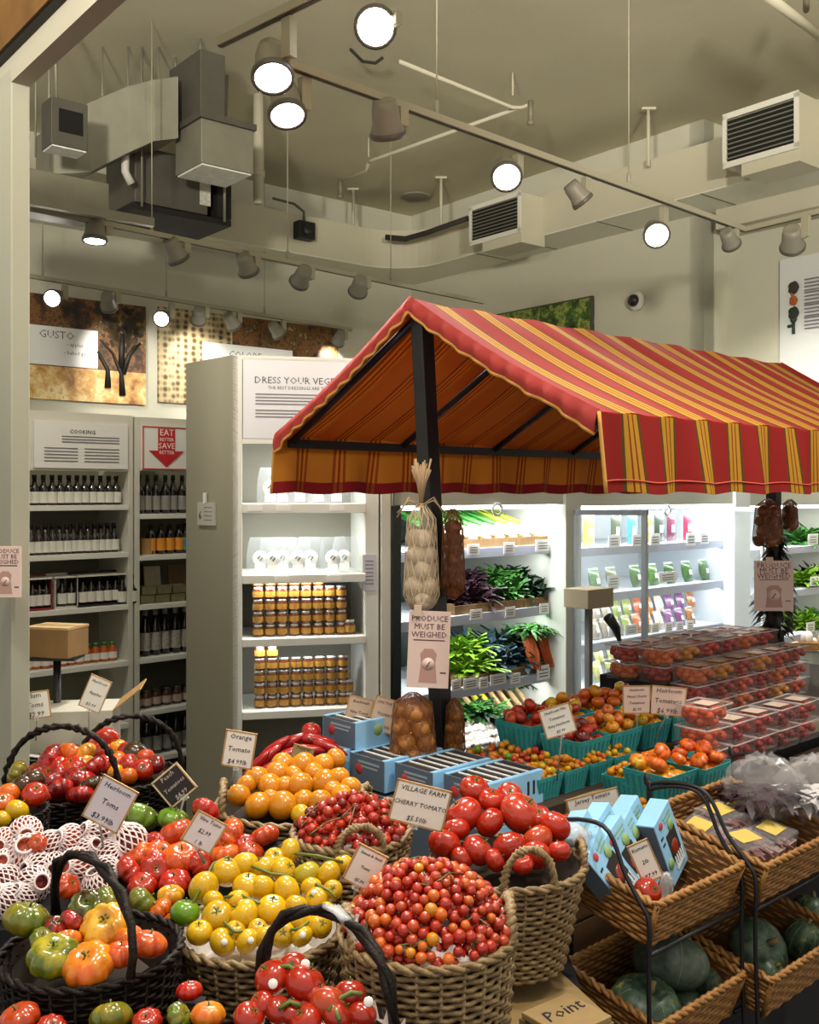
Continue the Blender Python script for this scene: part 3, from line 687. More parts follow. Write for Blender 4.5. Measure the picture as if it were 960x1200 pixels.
# ================================================================ tall cabinet facing the stall
CA, CB_ = P(272, 600, 4.70), P(457, 600, 4.86); CA.z = CB_.z = 0
UC = (CB_ - CA).normalized(); VC = Vector((-UC.y, UC.x, 0)); LC = (CB_ - CA).length; DC = .40
def cp(px, py, inset=0.): return PL(px, py, CA + VC * inset, UC)
ztop = cp(275, 416).z
t = thing('tall_cabinet', 'tall white cabinet of jars with grey angled end panel', 'cabinet')
wing = P(218, 600, 5.0); wing.z = 0
mb = MB(); wd = (wing - CA); nrm = Vector((wd.y, -wd.x, 0)).normalized(); mb.slab(CA, wd, UC * .03, UP * ztop); part('end_panel', mb, GREYP, t, bev=.003)
mb = MB(); x0 = (cp(284, 600) - CA).dot(UC); mb.slab(CA, UC * x0, VC * .03, UP * ztop); part('stile', mb, WHITE, t, bev=.003)
xr0, xr1, xr2 = [(cp(p_, 600) - CA).dot(UC) for p_ in (428, 444, 457)]
mb = MB(); mb.slab(CA + UC * xr0, UC * (xr1 - xr0), VC * .03, UP * ztop); part('stile', mb, WHITE, t, bev=.003)
mb = MB(); mb.slab(CA + UC * (xr1 + .008) - VC * .02, UC * (xr2 - xr1 - .008), VC * .1, UP * ztop); part('corner_post', mb, OFFW, t, bev=.003)
xi0, xi1 = x0, xr0
mb = MB(); mb.slab(CA + UC * (xi0 - .02) + VC * .03, UC * .02, VC * DC, UP * ztop); part('side_panel', mb, WHITE, t)
mb = MB(); mb.slab(CA + UC * xi1 + VC * .03, UC * .02, VC * DC, UP * ztop); part('side_panel', mb, WHITE, t)
mb = MB(); mb.slab(CA + UC * (xi0 - .02) + VC * (DC + .03), UC * (xi1 - xi0 + .04), VC * .02, UP * ztop); part('back_panel', mb, mat('cabinet_back', '#8c887a', .8), t)
mb = MB(); mb.slab(up_to(CA, ztop - .02) + UC * (xi0 - .02), UC * (xi1 - xi0 + .04), VC * (DC + .05), UP * .02); part('top', mb, WHITE, t)
zc = [cp(350, y).z for y in (590, 673, 747, 831, 930)]
for z, th in zip(zc, (.045, .04, .036, .036, .03)):
    mb = MB(); mb.slab(up_to(CA, z - th) + UC * xi0 - VC * .02, UC * (xi1 - xi0), VC * (DC + .04), UP * th); part('shelf', mb, WHITE, t, bev=.003)
zs0 = cp(350, 515).z
mb = MB(); mb.slab(up_to(CA, zs0 - .02) + UC * xi0, UC * (xi1 - xi0), VC * .04, UP * .02); part('header_rail', mb, WHITE, t)
t = thing('header_sign', 'white sign about dressing vegetables at the top of tall cabinet', 'sign')
a = CA + UC * (xi0 + .003) + UP * (zs0 + .003); hh = cp(300, 419).z - a.z; wl = xi1 - xi0 - .006; nC = -VC
mb = MB(); mb.slab(a, UC * wl, VC * .012, UP * hh); part('panel', mb, mat('sign_cool_white', '#dfe3ea', .5), t)
lettering(t, [('DRESS YOUR VEGETABLES', .045, frame(UC, UP, nC, a + UC * wl * .55 + UP * hh * .72 + nC * .001)), ('THE BEST DRESSINGS ARE THE SIMPLEST', .021, frame(UC, UP, nC, a + UC * wl * .53 + UP * hh * .63 + nC * .001))], mat('sign_ink', '#55565e', .7))
for v in (.54, .50, .46, .42, .34, .30, .26): part('text_line', MB().slab(a + UC * wl * .1 + UP * hh * v + nC * .001, UC * wl * (.8 if v != .42 else .6), nC * .001, UP * .006), GREYINK, t)
part('printed_emblem', MB().slab(a + UC * wl * .47 + UP * hh * .08 + nC * .001, UC * .02, nC * .001, UP * .03), mat('emblem_brown', '#7a4a34', .6), t)
t = thing('wall_notice', 'small grey notice with a clip on the angled end panel of tall cabinet', 'notice')
q = CA + wd * .62; nW = Vector((-wd.y, wd.x, 0)).normalized(); nW = nW if nW.y < 0 else -nW
ww = wd.normalized() * -1
q = up_to(PL(230, 602, CA, wd.normalized()), 0); zq = PL(244, 602, CA, wd.normalized()).z
Mn = frame(ww, UP, nW, up_to(PL(244, 602, CA, wd.normalized()), zq))
part('plate', MB().box((0, 0, .008), (.15, .11, .012), 0, Mn), mat('notice_grey', '#b9b7ab', .6), t)
part('clip', MB().box((-.01, .075, .012), (.02, .05, .01), 0, Mn), WHITE, t)
lettering(t, [('6', .06, Mn @ Matrix.Translation((-.05, -.01, .0145)))])
for v in (.03, .01, -.01, -.03): part('text_line', MB().box((.02, v, .0146), (.07, .004, .001), 0, Mn), GREYINK, t)
t = thing('paper_list', 'small lilac paper list stuck on the white stile of tall cabinet', 'notice')
a = cp(425, 692, -.004); mb = MB(); mb.slab(a, UC * .065, -VC * .002, UP * .17); part('sheet', mb, mat('lilac_paper', '#cfcbd8', .7), t)
for k in range(7): part('text_line', MB().slab(a + UC * .012 + UP * (.03 + k * .018) - VC * .0025, UC * .04, -VC * .001, UP * .004), GREYINK, t)
# jars stacked on the two middle shelves
def jar_stack(px0, cols, rows, zsh, tops, name):
    a = cp(px0, 600, .07)
    for r_ in range(rows):
        for k in range(cols):
            if k >= tops[r_]: continue
            JAR.put(loc=up_to(a, zsh + .001 + r_ * .0588) + UC * (k * .0565 + .0265 + R.uniform(-.001, .001)), rot=(0, 0, R.uniform(-2, 2)), group='amber preserve jars', label='amber jar in %s stack, %s row from bottom, %s from left' % (name, ORD[r_], ORD[k]))
jar_stack(296, 8, 5, zc[2], (8, 8, 8, 8, 6), 'upper')
jar_stack(298, 8, 5, zc[3], (8, 8, 8, 8, 2), 'lower')
o = JAR.put(loc=up_to(cp(409, 600, .07), zc[2] + .001) , rot=(0, 0, 1), scale=1.2, label='single dark jar standing apart at the end of the upper jars'); 
o = JAR.put(loc=up_to(cp(408, 600, .07), zc[3] + .06 + .0), rot=(0, 0, .4), label='loose jar on the far end of the lower jars, second layer')
JAR.put(loc=up_to(cp(408, 600, .07), zc[3] + .001), rot=(0, 0, 1.4), label='loose jar at the far end of the lower jars, bottom layer')
# clear bags with round white labels, two shelves
def make_label_bag():
    o = part('snack_bag', MB().grid(lambda u, v: (.07 * (2 * u - 1) * (1 - .25 * v ** 3), (.028 * math.sin(PI * u) * (1 - v) ** .5 if True else 0), .17 * v), 10, 8).grid(lambda u, v: (.07 * (2 * u - 1) * (1 - .25 * v ** 3), -(.028 * math.sin(PI * u) * (1 - v) ** .5), .17 * v), 10, 8, 0, True), mat('bag_film', '#cfd6d8', .12, alpha=.16, spec=.8)); tag(o, 'x', 'bag')
    Mz = Matrix.Rotation(PI / 2, 4, 'X')
    a = part('round_label', MB().lathe([(.036, 0), (.036, .002)], 20, 0, Matrix.Translation((0, -.028, .072)) @ Mz), mat('bag_label_white', '#f2f2ee', .6), o)
    b = part('lower_label', MB().box((0, -.03, .025), (.05, .003, .035)), mat('bag_label_white'), o)
    c = part('printed_mark', MB().tube([(-.012, -.0312, .07), (0, -.0312, .085), (.012, -.0312, .075), (.0, -.0312, .06)], .003, 5), INK, o)
    return Proto(o, (a, b, c))
LB_ = make_label_bag()
for k, px in enumerate((306, 320, 333, 349, 364, 391, 405)):
    LB_.put(loc=up_to(cp(px, 600, .06 if k % 2 else .1), zc[1] + .001), rot=(0, 0, R.uniform(-.15, .15)), label='clear bag with round white label, %s from left above the jars' % ORD[k], group='clear bags with round labels')
for k, px in enumerate((318, 332, 352, 374, 396)):
    LB_.put(loc=up_to(cp(px, 600, .06 if k % 2 else .1), zc[0] + .001), rot=(0, 0, R.uniform(-.15, .15)), label='clear bag with round white label, %s from left behind the awning edge' % ORD[k], group='clear bags with round labels')
for k, (px, z, col) in enumerate(((298, zc[0], 0), (331, zc[0], 0), (394, zc[0], 0), (330, zc[1], 0), (391, zc[1], 0))):
    a = cp(px - 8, 600, -.022); o = solid('shelf_label', MB().slab(up_to(a, z - .034), UC * .07, -VC * .003, UP * .026), mat('tag_white', '#f4f4f0', .6), 'white price tag, %s on %s' % (('first', 'second', 'third', 'nearer one', 'farther one')[k], 'the cabinet shelf just below the awning' if k < 3 else 'the shelf under the round labelled bags'), 'price tag', 'price tags of the tall cabinet')
def area(loc, d, size, sy, power, target=None, col=(.93, .97, 1)):
    l = bpy.data.lights.new('tube_and_fill_light', 'AREA'); l.shape = 'RECTANGLE'; l.size = size; l.size_y = sy; l.energy = power; l.color = col
    q = bpy.data.objects.new('tube_and_fill_light', l); COL.objects.link(q)
    z = -Vector(target).normalized(); x = Vector(d).normalized(); y = z.cross(x); q.matrix_world = Matrix((x, y, z)).transposed().to_4x4() if False else frame(x, y, z, loc)
    return q
for z, pw in ((zs0 - .03, 1.5), (zc[0] - .06, 1.3), (zc[1] - .05, .7), (zc[2] - .05, .6)): area(up_to(CA + UC * (xi0 + (xi1 - xi0) * .42) + VC * .03, z), UC, .4, .03, pw, (VC.x * .4, VC.y * .4, -1))
# ================================================================ open coolers behind the stall
Q0 = P(461, 600, 4.84); Q0.z = 0
DCOOL = .8
def qp(px, py, ins=0.): return PL(px, py, Q0 + VS * ins, US)
def qs(px): return (qp(px, 600) - Q0).dot(US)
GREENV = [mat('leaf_green', '#3f7a2c', .55, noise=.4, nscale=30), mat('leaf_dark', '#1f3f24', .55, noise=.4, nscale=30), mat('leaf_blue', '#3a5560', .55, noise=.4, nscale=30), mat('leaf_bright', '#86b52c', .5, noise=.3, nscale=30), mat('leaf_purple', '#3a1f2c', .5, noise=.4, nscale=30)]
def leafy(n, rad, ln, w, seed, curl=.5, up=.7, nseg=4):
    n, w = int(n * 2.2), w * .62
    r = random.Random(seed); mb = MB()
    for _ in range(n):
        th = r.uniform(0, 2 * PI); el = r.uniform(.15, 1.4) * up; l_ = ln * r.uniform(.6, 1.1); ww = w * r.uniform(.7, 1.2)
        base = Vector((r.uniform(-1, 1) * rad, r.uniform(-.7, .7) * rad, r.uniform(0, .3) * rad)); d = Vector((math.cos(th) * math.cos(el), math.sin(th) * math.cos(el), math.sin(el))); sd = d.cross(UP); sd = sd.normalized() if sd.length > .05 else Vector((1, 0, 0)); nn = sd.cross(d)
        def fn(u, v): return base + d * (l_ * v) + sd * ((u - .5) * ww * math.sin(PI * min(.98, .12 + v * .86)) * (1 + .15 * math.sin(v * 21))) + nn * (-curl * l_ * v * v + .12 * ww * math.cos(u * 9 + v * 13))
        mb.grid(fn, 3, nseg)
    return mb
CW = mat('cooler_white', '#dfe6ea', .45); CGREY = mat('cooler_frame', '#b9bcb0', .45); CDARK = mat('cooler_side_reflection', '#1c2620', .4); CBACK = mat('cooler_back', '#4c5652', .6)  # dark green of CDARK stands for a reflection in the cooler's near side
CRATE = mat('crate_wood', '#8a6a3e', .7, noise=.5, nscale=14)
TAGW = mat('tag_white')
SHELFM = mat('shelf_strip_lilac', '#b9bed0', .35)
TUBE = mat('tube_lamp', '#ffffff', .4, emit='#eef6ff', es=5)
s_a, s_b, s_c, s_d, s_e = 0., qs(668), qs(693), qs(868), qs(1010)
KS = VC.dot(US) / VC.dot(VS)
def cooler(s0, s1, label, levels, pxr, white, dark_left=False, ztop=2.02, inset=.10, zbase=.16):
    ks = KS if dark_left else 0.
    def pan(sa, sb, d0, d1, z0, z1):
        A0 = Q0 + US * s0
        q = [A0 + US * (sa + ks * d0) + VS * d0, A0 + US * sb + VS * d0, A0 + US * sb + VS * d1, A0 + US * (sa + ks * d1) + VS * d1]
        return MB().prism([(p.x, p.y) for p in q], z0, z1)
    t = thing('open_cooler', label, 'cooler', 'open coolers behind the stall'); A_ = Q0 + US * s0; L = s1 - s0
    z0 = 1.6 + (578 - 592) / F * qp(pxr, 592).y
    part('header', MB().slab(up_to(A_, z0), US * L, VS * .25, UP * (ztop - z0)), CGREY, t, bev=.004)
    part('tube_lamp', MB().slab(up_to(A_, z0 - .022) + US * .06 + VS * .05, US * (L - .12), VS * .04, UP * .02), TUBE, t)
    part('back_panel', pan(0, L, DCOOL, DCOOL + .03, 0, ztop), CW if white else CBACK, t)
    part('side_panel', pan(0, .05 + (ks * 0), 0, .001, 0, ztop) if False else MB().slab(A_, US * .05, (VS + US * ks) * DCOOL, UP * ztop), CDARK if dark_left else CW, t)
    part('side_panel', MB().slab(A_ + US * (L - .05), US * .05, VS * DCOOL, UP * ztop), CW if white else CGREY, t)
    part('top_panel', pan(0, L, 0, DCOOL, ztop - .03, ztop), CGREY, t)
    part('base', pan(0, L, 0, DCOOL, .02, zbase + .02), CGREY, t, bev=.004)
    zs = []
    for py in levels:
        z = qp(pxr, py, inset).z; zs.append(z)
        part('shelf', pan(.06, L - .06, inset + .012, DCOOL - .01, z - .012, z), CW, t)
        part('price_strip', MB().slab(up_to(A_, z - .05) + US * .06 + VS * inset, US * (L - .12), VS * .01, UP * .05), SHELFM, t)
    return t, A_, zs, z0
cA, oA, zqA, z0A = cooler(s_a, s_b, 'open cooler of leeks, kale and carrots beside the tall cabinet', (642, 718, 801), 570, False, True)
cB, oB, zqB, z0B = cooler(s_b + .03, s_d, 'bright white cooler of bagged cut vegetables behind the stall', (638, 690, 744, 792), 760, True)
cC, oC, zqC, z0C = cooler(s_d + .03, s_e + .6, 'farther cooler of greens seen past the second awning post', (640, 690, 742), 945, True)
for A_, L, z0, zs, pw in ((oA, s_b - s_a, z0A, zqA, 1.15), (oB, s_d - s_b, z0B, zqB, .95), (oC, s_e + .6 - s_d, z0C, zqC, .9)):
    area(up_to(A_ + US * L / 2 + VS * .09, z0 - .03), US, L - .2, .04, 7 * pw, (VS.x * .45, VS.y * .45, -1))
    for z in zs: area(up_to(A_ + US * L / 2 + VS * .13, z - .055), US, L - .2, .03, 2.2 * pw, (VS.x * .5, VS.y * .5, -1))  # added shelf fills, no fixtures drawn, for goods the shelves shade
# glass doors folded open beside the mullion
t = thing('glass_door', 'open glass cooler door with slim silver frame between the two nearer coolers', 'glass door')
hx = Q0 + US * s_b - VS * .01; dd = (US * .35 - VS * .94).normalized() * .42
z1, z2 = .12, z0A - .03
part('pane', MB().slab(hx + dd * .06 + UP * z1, dd * .88, US * .006, UP * (z2 - z1)), GLASS, t)
SILV = mat('silver_frame', '#aeb8c4', .3, .5)
for o_ in (hx, hx + dd * .94): part('frame_post', MB().slab(o_ + UP * z1, dd * .06, US * .03, UP * (z2 - z1)), SILV, t, bev=.003)
for z in (z1, z2 - .03): part('frame_rail', MB().slab(hx + UP * z, dd, US * .03, UP * .03), SILV, t)
t = thing('glass_door', 'open glass cooler door at the far end of the bright white cooler', 'glass door')
hx = Q0 + US * (s_d - .12) - VS * .01; dd = (-US * .55 - VS * .84).normalized() * .40
part('pane', MB().slab(hx + dd * .06 + UP * z1, dd * .88, US * .006, UP * (z2 - z1)), GLASS, t)
for o_ in (hx, hx + dd * .94): part('frame_post', MB().slab(o_ + UP * z1, dd * .06, US * .03, UP * (z2 - z1)), mat('white_frame', '#dfe8f0', .3), t, bev=.003)
for z in (z1, z2 - .03): part('frame_rail', MB().slab(hx + UP * z, dd, US * .03, UP * .03), mat('white_frame'), t)
mb = MB()
o_ = Q0 + US * (s_b + .0) - VS * .02; part('mullion_post', MB().slab(o_ - US * .06, US * .14, VS * .03, UP * 2.0), CGREY, cA, bev=.004)
part('mullion_post', MB().slab(Q0 + US * (s_d - .1) - VS * .02, US * .2, VS * .04, UP * 2.0), CW, cB, bev=.004)
Mh = frame(US, UP, -VS, qp(583, 597, -.02)); part('hook_ring', MB().tube([Mh @ Vector((.035 * math.cos(a_ * PI / 8), .03 * math.sin(a_ * PI / 8), 0)) for a_ in range(16)], .008, 6, closed=True), CW, cA)
Mh = frame(US, UP, -VS, qp(782, 598, -.02)); part('hook_ring', MB().tube([Mh @ Vector((.035 * math.cos(a_ * PI / 8), .03 * math.sin(a_ * PI / 8), 0)) for a_ in range(16)], .008, 6, closed=True), CW, cB)
# price tags on the strips
def tags(lst, zs_ref, which, ins=.098):
    for k, (px, py, w, h_) in enumerate(lst):
        c = qp(px, py, ins - .004); s = c.y / F
        t = thing('price_tag', 'white printed price tag, %s from left %s' % (ORD[k], which), 'price tag', 'price tags in the coolers')
        M = frame(US, UP, -VS, c)
        part('card', MB().box((0, 0, 0), (w * s * 1.25, h_ * s, .003), 0, M), TAGW, t)
        for v in (.2, -.05, -.25): part('text_line', MB().box((0, v * h_ * s, .002), (w * s * .8, h_ * s * .08, .0008), 0, M), GREYINK, t)
tags([(555, 644, 16, 13), (597, 642, 15, 13), (636, 639, 20, 14)], 0, 'under the leeks')
tags([(558, 720, 16, 12), (598, 717, 14, 12), (638, 713, 13, 12)], 0, 'under the kale')
tags([(535, 803, 12, 13), (552, 801, 20, 13), (567, 800, 12, 13), (584, 796, 22, 13), (604, 795, 14, 12), (637, 788, 19, 17)], 0, 'under the carrots')
tags([(720, 634, 18, 15), (747, 633, 16, 14), (768, 632, 16, 14), (810, 632, 15, 15), (826, 631, 14, 13)], 0, 'under the hanging packets')
tags([(719, 681, 18, 14), (783, 676, 30, 12)], 0, 'under the salad bags')
tags([(722, 740, 22, 13), (740, 738, 20, 12), (758, 737, 12, 11), (768, 736, 12, 11), (784, 735, 12, 11), (797, 734, 12, 11), (809, 733, 11, 12)], 0, 'under the cut vegetable packs')
tags([(716, 790, 14, 14), (735, 789, 16, 13), (752, 787, 16, 13), (768, 784, 12, 12)], 0, 'in the lowest row of the white cooler')
tags([(953, 632, 20, 13), (955, 681, 18, 11), (950, 735, 16, 12)], 0, 'in the farther cooler')
# --- first cooler: leeks in a crate
def crate(px0, px1, py0, py1, z, label, dep=.22, ins=.12, h_=.035, tilt=.0):
    a, b = qp(px0, py0, ins), qp(px1, py1, ins); a.z = b.z = z + .001; L = (b - a).length
    t = thing('produce_crate', label, 'crate', 'shallow wooden crates in the first cooler')
    mb = MB().slab(a, US * L, VS * dep, UP * .012); part('floor_board', mb, CRATE, t)
    part('front_board', MB().slab(a + UP * .012, US * L, VS * .01, UP * h_), CRATE, t)
    part('rear_board', MB().slab(a + UP * .012 + VS * (dep - .01), US * L, VS * .01, UP * h_ * 2.2), CRATE, t)
    for s in (0, L - .01): part('end_board', MB().slab(a + UP * .012 + US * s + VS * .01, US * .01, VS * (dep - .02), UP * h_ * 1.3), CRATE, t)
    return a, L
a, L = crate(537, 657, 634, 632, zqA[0], 'shallow crate of leeks on the top cooler shelf', .4)
LEEKW = mat('leek_white', '#e8ecd8', .5); LEEKG = mat('leek_green', '#3f8a34', .5, noise=.4, nscale=25); LEEKY = mat('leek_yellow_green', '#a2b838', .5)
def make_leek(gm):
    o = part('leek', MB().tube([(0, 0, 0), (0, .08, .0), (0, .15, 0)], .016, 10, rs=[.015, .017, .016]), LEEKW); tag(o, 'x', 'leek')
    g = MB().tube([(0, .15, 0), (0, .24, .005), (0, .34, .012)], .016, 8, rs=[.016, .018, .012])
    for s in (-1, 0, 1): g.grid(lambda u, v: Vector(((u - .5) * .03 * (1 - v * .7) + s * .03 * v, .22 + .2 * v, .01 + .03 * v + .006 * math.cos(u * 6))), 2, 4)
    k = part('leek_top', g, gm, o); b = part('roots', MB().blob(.015, .6, 5, .3, 0, 10, 6, 0, Matrix.Translation((0, -.004, 0)) @ Matrix.Rotation(PI / 2, 4, 'X')), mat('root_tan', '#cbbf95', .8), o)
    return Proto(o, (k, b))
LK, LK2 = make_leek(LEEKG), make_leek(LEEKY)
for k in range(14):
    lay = k % 2
    pr = LK if k < 11 else LK2
    c = a + US * (.05 + k * (L - .14) / 13) + VS * (.03 + .01 * lay) + UP * (.045 + .022 * lay)
    d = (VS * .75 - US * .55 + UP * .32).normalized(); x = d.cross(UP).normalized(); M = frame(x, d, x.cross(d), c)
    pr.put(M=M, label='%s, %s from the left in the top crate' % ('leek with dark green top' if k < 11 else 'yellowish spring leek', ORD[k]), group='leeks in the top crate')
# kale, beets in crates
kale = [(548, 4, 'purple beet greens in the crate below the leeks', 'beet bunch'), (585, 0, 'mid green curly kale bunch below the leeks, nearer the beet greens', 'kale'), (613, 1, 'dark green kale bunch in the middle below the leeks', 'kale'), (642, 1, 'dark kale bunch at the far end below the leeks', 'kale')]
for k, (p0, p1, lb) in enumerate(((533, 577, 'shallow crate holding the purple beet greens'), (579, 613, 'shallow crate holding the mid green kale'), (615, 657, 'shallow crate holding the darkest kale'))): crate(p0, p1, 700, 700, zqA[1], lb, .3)
for k, (px, m_, lb, cat) in enumerate(kale):
    c = qp(px, 690, .26); c.z = zqA[1] + .03
    o = part('leafy_bunch', leafy(70, .075, .14, .07, 20 + k, .4, .95), GREENV[m_]); tag(o, lb, cat); o.location = c; o.scale = (1.05, 1.05, 1.25)
    o = part('leafy_bunch', leafy(60, .075, .12, .06, 50 + k, .5, .8), GREENV[m_]); tag(o, lb.replace('bunch', 'bunch, upper layer').replace('greens', 'greens, upper layer'), cat); o.location = c + UP * .1 + VS * .08 + US * .02
low = [(548, 3, 'bright green lettuce at the near end of the third cooler shelf'), (570, 2, 'blue green chard between the lettuce and the dark cabbage'), (598, 2, 'dark blue green cabbage leaves beside the carrots')]
for k, (p0, p1, lb) in enumerate(((536, 578, 'shallow crate holding the bright lettuce'), (580, 618, 'shallow crate holding the dark cabbage'), (620, 657, 'shallow crate holding the carrots'))): crate(p0, p1, 786, 780, zqA[2], lb, .3)
for k, (px, m_, lb) in enumerate(low):
    c = qp(px, 780, .25); c.z = zqA[2] + .03
    o = part('leafy_bunch', leafy(60, .075, .16, .085, 70 + k, .4, .95), GREENV[m_]); tag(o, lb, 'greens'); o.location = c
    o = part('leafy_bunch', leafy(50, .075, .14, .08, 90 + k, .45, .9), GREENV[m_ if k != 2 else 1]); tag(o, lb + ', upper layer', 'greens'); o.location = c + UP * .1 + VS * .06
CARR = mat('carrot_orange', '#d8662a', .5, noise=.3, nscale=60)
def carrot_bunch(c, label, seed):
    t = thing('carrot_bunch', label, 'carrots', 'carrot bunches', loc=c); r = random.Random(seed)
    for k in range(5):
        x = (k - 2) * .018; b = MB().tube([(x * .6 + .03, -.03, .0), (x * .8 + .01, 0, .09), (x * .5 - .02, .03, .19)], .012, 8, rs=[.004, .011, .015])
        part('carrot', b, CARR, t)
    g = leafy(34, .03, .12, .03, seed, .5, .6); part('carrot_greens', g, GREENV[0], t, loc=(-.02, .03, .2))
for k, px in enumerate((622, 638, 653)):
    c = qp(px, 778, .13); c.z = zqA[2] + .03
    carrot_bunch(c, 'bunch of carrots with tips down, %s of three' % ORD[k], 5 + k)
# parsnips with tops and mushroom punnets in the well
zw = qp(585, 858, .2).z
part('sloped_deck', MB().slab(up_to(oA, .2) + US * .32 + VS * .02, US * (s_b - .38), VS * .55 + UP * .28, UP * .015), CRATE, cA)
def well(px, py, f_=0.):      # a point on the sloped deck
    c = Q0 + VS * .02; best = None
    for i in range(0, 56):
        q = qp(px, py, .02 + i * .01); zd = .215 + (i * .01) / .55 * .28
        if best is None or abs(q.z - zd) < best[0]: best = (abs(q.z - zd), q, zd)
    return Vector((best[1].x, best[1].y, best[2]))
for k in range(9):
    px = 548 + k * 11.5; b = well(px + 12, 842); d = (VS * .6 + UP * .75 - US * .25).normalized()
    kind = k in (1, 2)
    t = thing('root_bunch', ('yellow stalked chard, %s from the near end above mushrooms' if kind else 'parsnip with green top, %s from the near end above mushrooms') % ORD[k], 'root vegetable', 'root vegetables above the mushrooms')
    part('root', MB().tube([b + UP * .02, b + UP * .02 + d * .09, b + UP * .02 + d * .21], .015, 8, rs=[.011, .017, .012]), mat('chard_yellow', '#b8b83a', .5) if kind else mat('parsnip_tan', '#b89a6a', .7, noise=.4, nscale=50), t)
    part('leafy_top', leafy(16, .03, .11, .045, 120 + k, .5, .7), GREENV[0 if k % 2 else 1], t, loc=b + UP * .03 + d * .22)
for k in range(3):
    b = well(546 + k * 10, 846); o = part('leafy_bunch', leafy(60, .06, .12, .06, 140 + k, .5, .8), GREENV[(0, 1, 0)[k]]); tag(o, 'curly green bunch, %s from the near end, beside the onion bag' % ORD[k], 'greens'); o.location = b + UP * .03
MUSH = mat('mushroom_white', '#e6ddd4', .6)
def make_mush():
    o = part('mushroom', MB().lathe([(.012, 0), (.012, .012), (.024, .014), (.023, .024), (.014, .032), (.0, .034)], 12), MUSH); return Proto(tag(o, 'x', 'mushroom'))
MU = make_mush()
for r_ in range(3):
    for k in range(5):
        px = 545 + k * 19 + r_ * 6; py = 879 - r_ * 11 - k * 3.4
        b = well(px, py); t = thing('mushroom_punnet', 'pale mushroom punnet, %s row from front, %s from left' % (ORD[r_], ORD[k]), 'punnet', 'mushroom punnets', M=frame(US, (VS * .55 + UP * .28).normalized(), US.cross((VS * .55 + UP * .28).normalized()), b + UP * .002))
        part('tray', MB().box((0, 0, .02), (.105, .095, .04), taper=.85), mat('punnet_white', '#ddd6cf', .6), t, bev=.003)
        M0 = t.matrix_world
        for i in range(6):
            MU.put(M=M0 @ Matrix.Translation((-.033 + (i % 3) * .033, -.022 + (i // 3) * .044, .034)) @ Matrix.Rotation(R.uniform(-.4, .4), 4, 'X') @ Matrix.Scale(.95, 4), label='white mushroom cap in one of the pale punnets', group='white mushrooms')
# --- second cooler: packets, bags and packs
def pillow(w, h_, d, mb=None):
    return MB().grid(lambda u, v: (w * (u - .5), -d * (max(0, math.sin(PI * u)) * max(0, math.sin(PI * v))) ** .5, h_ * v), 8, 8).grid(lambda u, v: (w * (u - .5), d * (max(0, math.sin(PI * u)) * max(0, math.sin(PI * v))) ** .5, h_ * v), 8, 8, 0, True)
PACK = mat('packed_vegetable', '#888888', .35, noise=.8, nscale=38, objcol=True, coat=.4)
def make_pack(w, h_, d, name, cat):
    o = part(name, pillow(w, h_, d), PACK); tag(o, 'x', cat)
    a = part('seal_strip', MB().box((0, 0, h_ + .006), (w, .004, .016)), CLEAR, o)
    b = part('small_label', MB().box((0, -d - .002, h_ * .45), (w * .3, .002, h_ * .25)), TAGW, o)
    return Proto(o, (a, b))
BAGP = make_pack(.13, .17, .035, 'salad_bag', 'salad bag'); CUTP = make_pack(.12, .16, .03, 'cut_vegetable_pack', 'vegetable pack'); PKT = make_pack(.11, .19, .014, 'hanging_packet', 'packet')
def putpack(pr, px, z, ins, col, label, group, s=1., lean=-.2):
    c = qp(px, 600, ins); c.z = z
    pr.put(M=Matrix.Translation(c) @ frame(US, VS) @ Matrix.Rotation(lean, 4, 'X') @ Matrix.Scale(s, 4), color=rgb(col), label=label, group=group)
for k, (px, col, nm) in enumerate(((690, '#b8a04a', 'yellowish'), (741, '#2f86c0', 'blue'), (760, '#d8b02e', 'yellow'), (787, '#5a2438', 'dark purple'), (806, '#8a1f3c', 'crimson'), (722, '#3c4a34', 'dark green'), (773, '#2c3a2c', 'black green'))):
    putpack(PKT, px, zqB[0] + .004, .2, col, '%s packet standing at the top of the white cooler' % nm, 'packets at the top of the white cooler', 1.0, .0)
for k in range(7): putpack(BAGP, 699 + k * 20 + (8 if k > 1 else 0), zqB[1] + .004, .2, ('#5d8a4a', '#6c7a54', '#4a7a34', '#5c8a40', '#3f6a30', '#4c7a3a', '#557a48')[k], 'green salad bag, %s from the left on the second white shelf' % ORD[k], 'green salad bags', .78)
cols = ['#b8a890', '#a89a80', '#8aa03c', '#98a848', '#c8682c', '#d88a3a', '#e0d4c8', '#8a5a8c', '#7a4a80', '#a8703c']
nms = ['pale', 'buff', 'olive green', 'light green', 'orange', 'amber', 'white', 'purple', 'violet', 'brown']
for lay in range(2):
    for k in range(10): putpack(CUTP, 700 + k * 12.4, zqB[2] + .004 + .1 * lay, .18 + .07 * lay, cols[k], '%s cut vegetable pack, %s layer on the third white shelf' % (nms[k], ('lower', 'upper')[lay]), 'cut vegetable packs', .72, -.3)
cols2 = ['#b5b85c', '#a8ac50', '#d8dcd0', '#7a8a7a', '#c8ccd0', '#5c7064', '#d0b040', '#d8a838']; nms2 = ['yellow green', 'straw green', 'white', 'grey green', 'silvery', 'dark grey green', 'golden', 'deep golden']
for lay in range(2):
    for k in range(8): putpack(CUTP, 704 + k * 15, zqB[3] + .004 + .1 * lay, .17 + .06 * lay, cols2[k], '%s cut vegetable pack, %s layer on the fourth white shelf' % (nms2[k], ('lower', 'upper')[lay]), 'cut vegetable packs', .74, -.35)
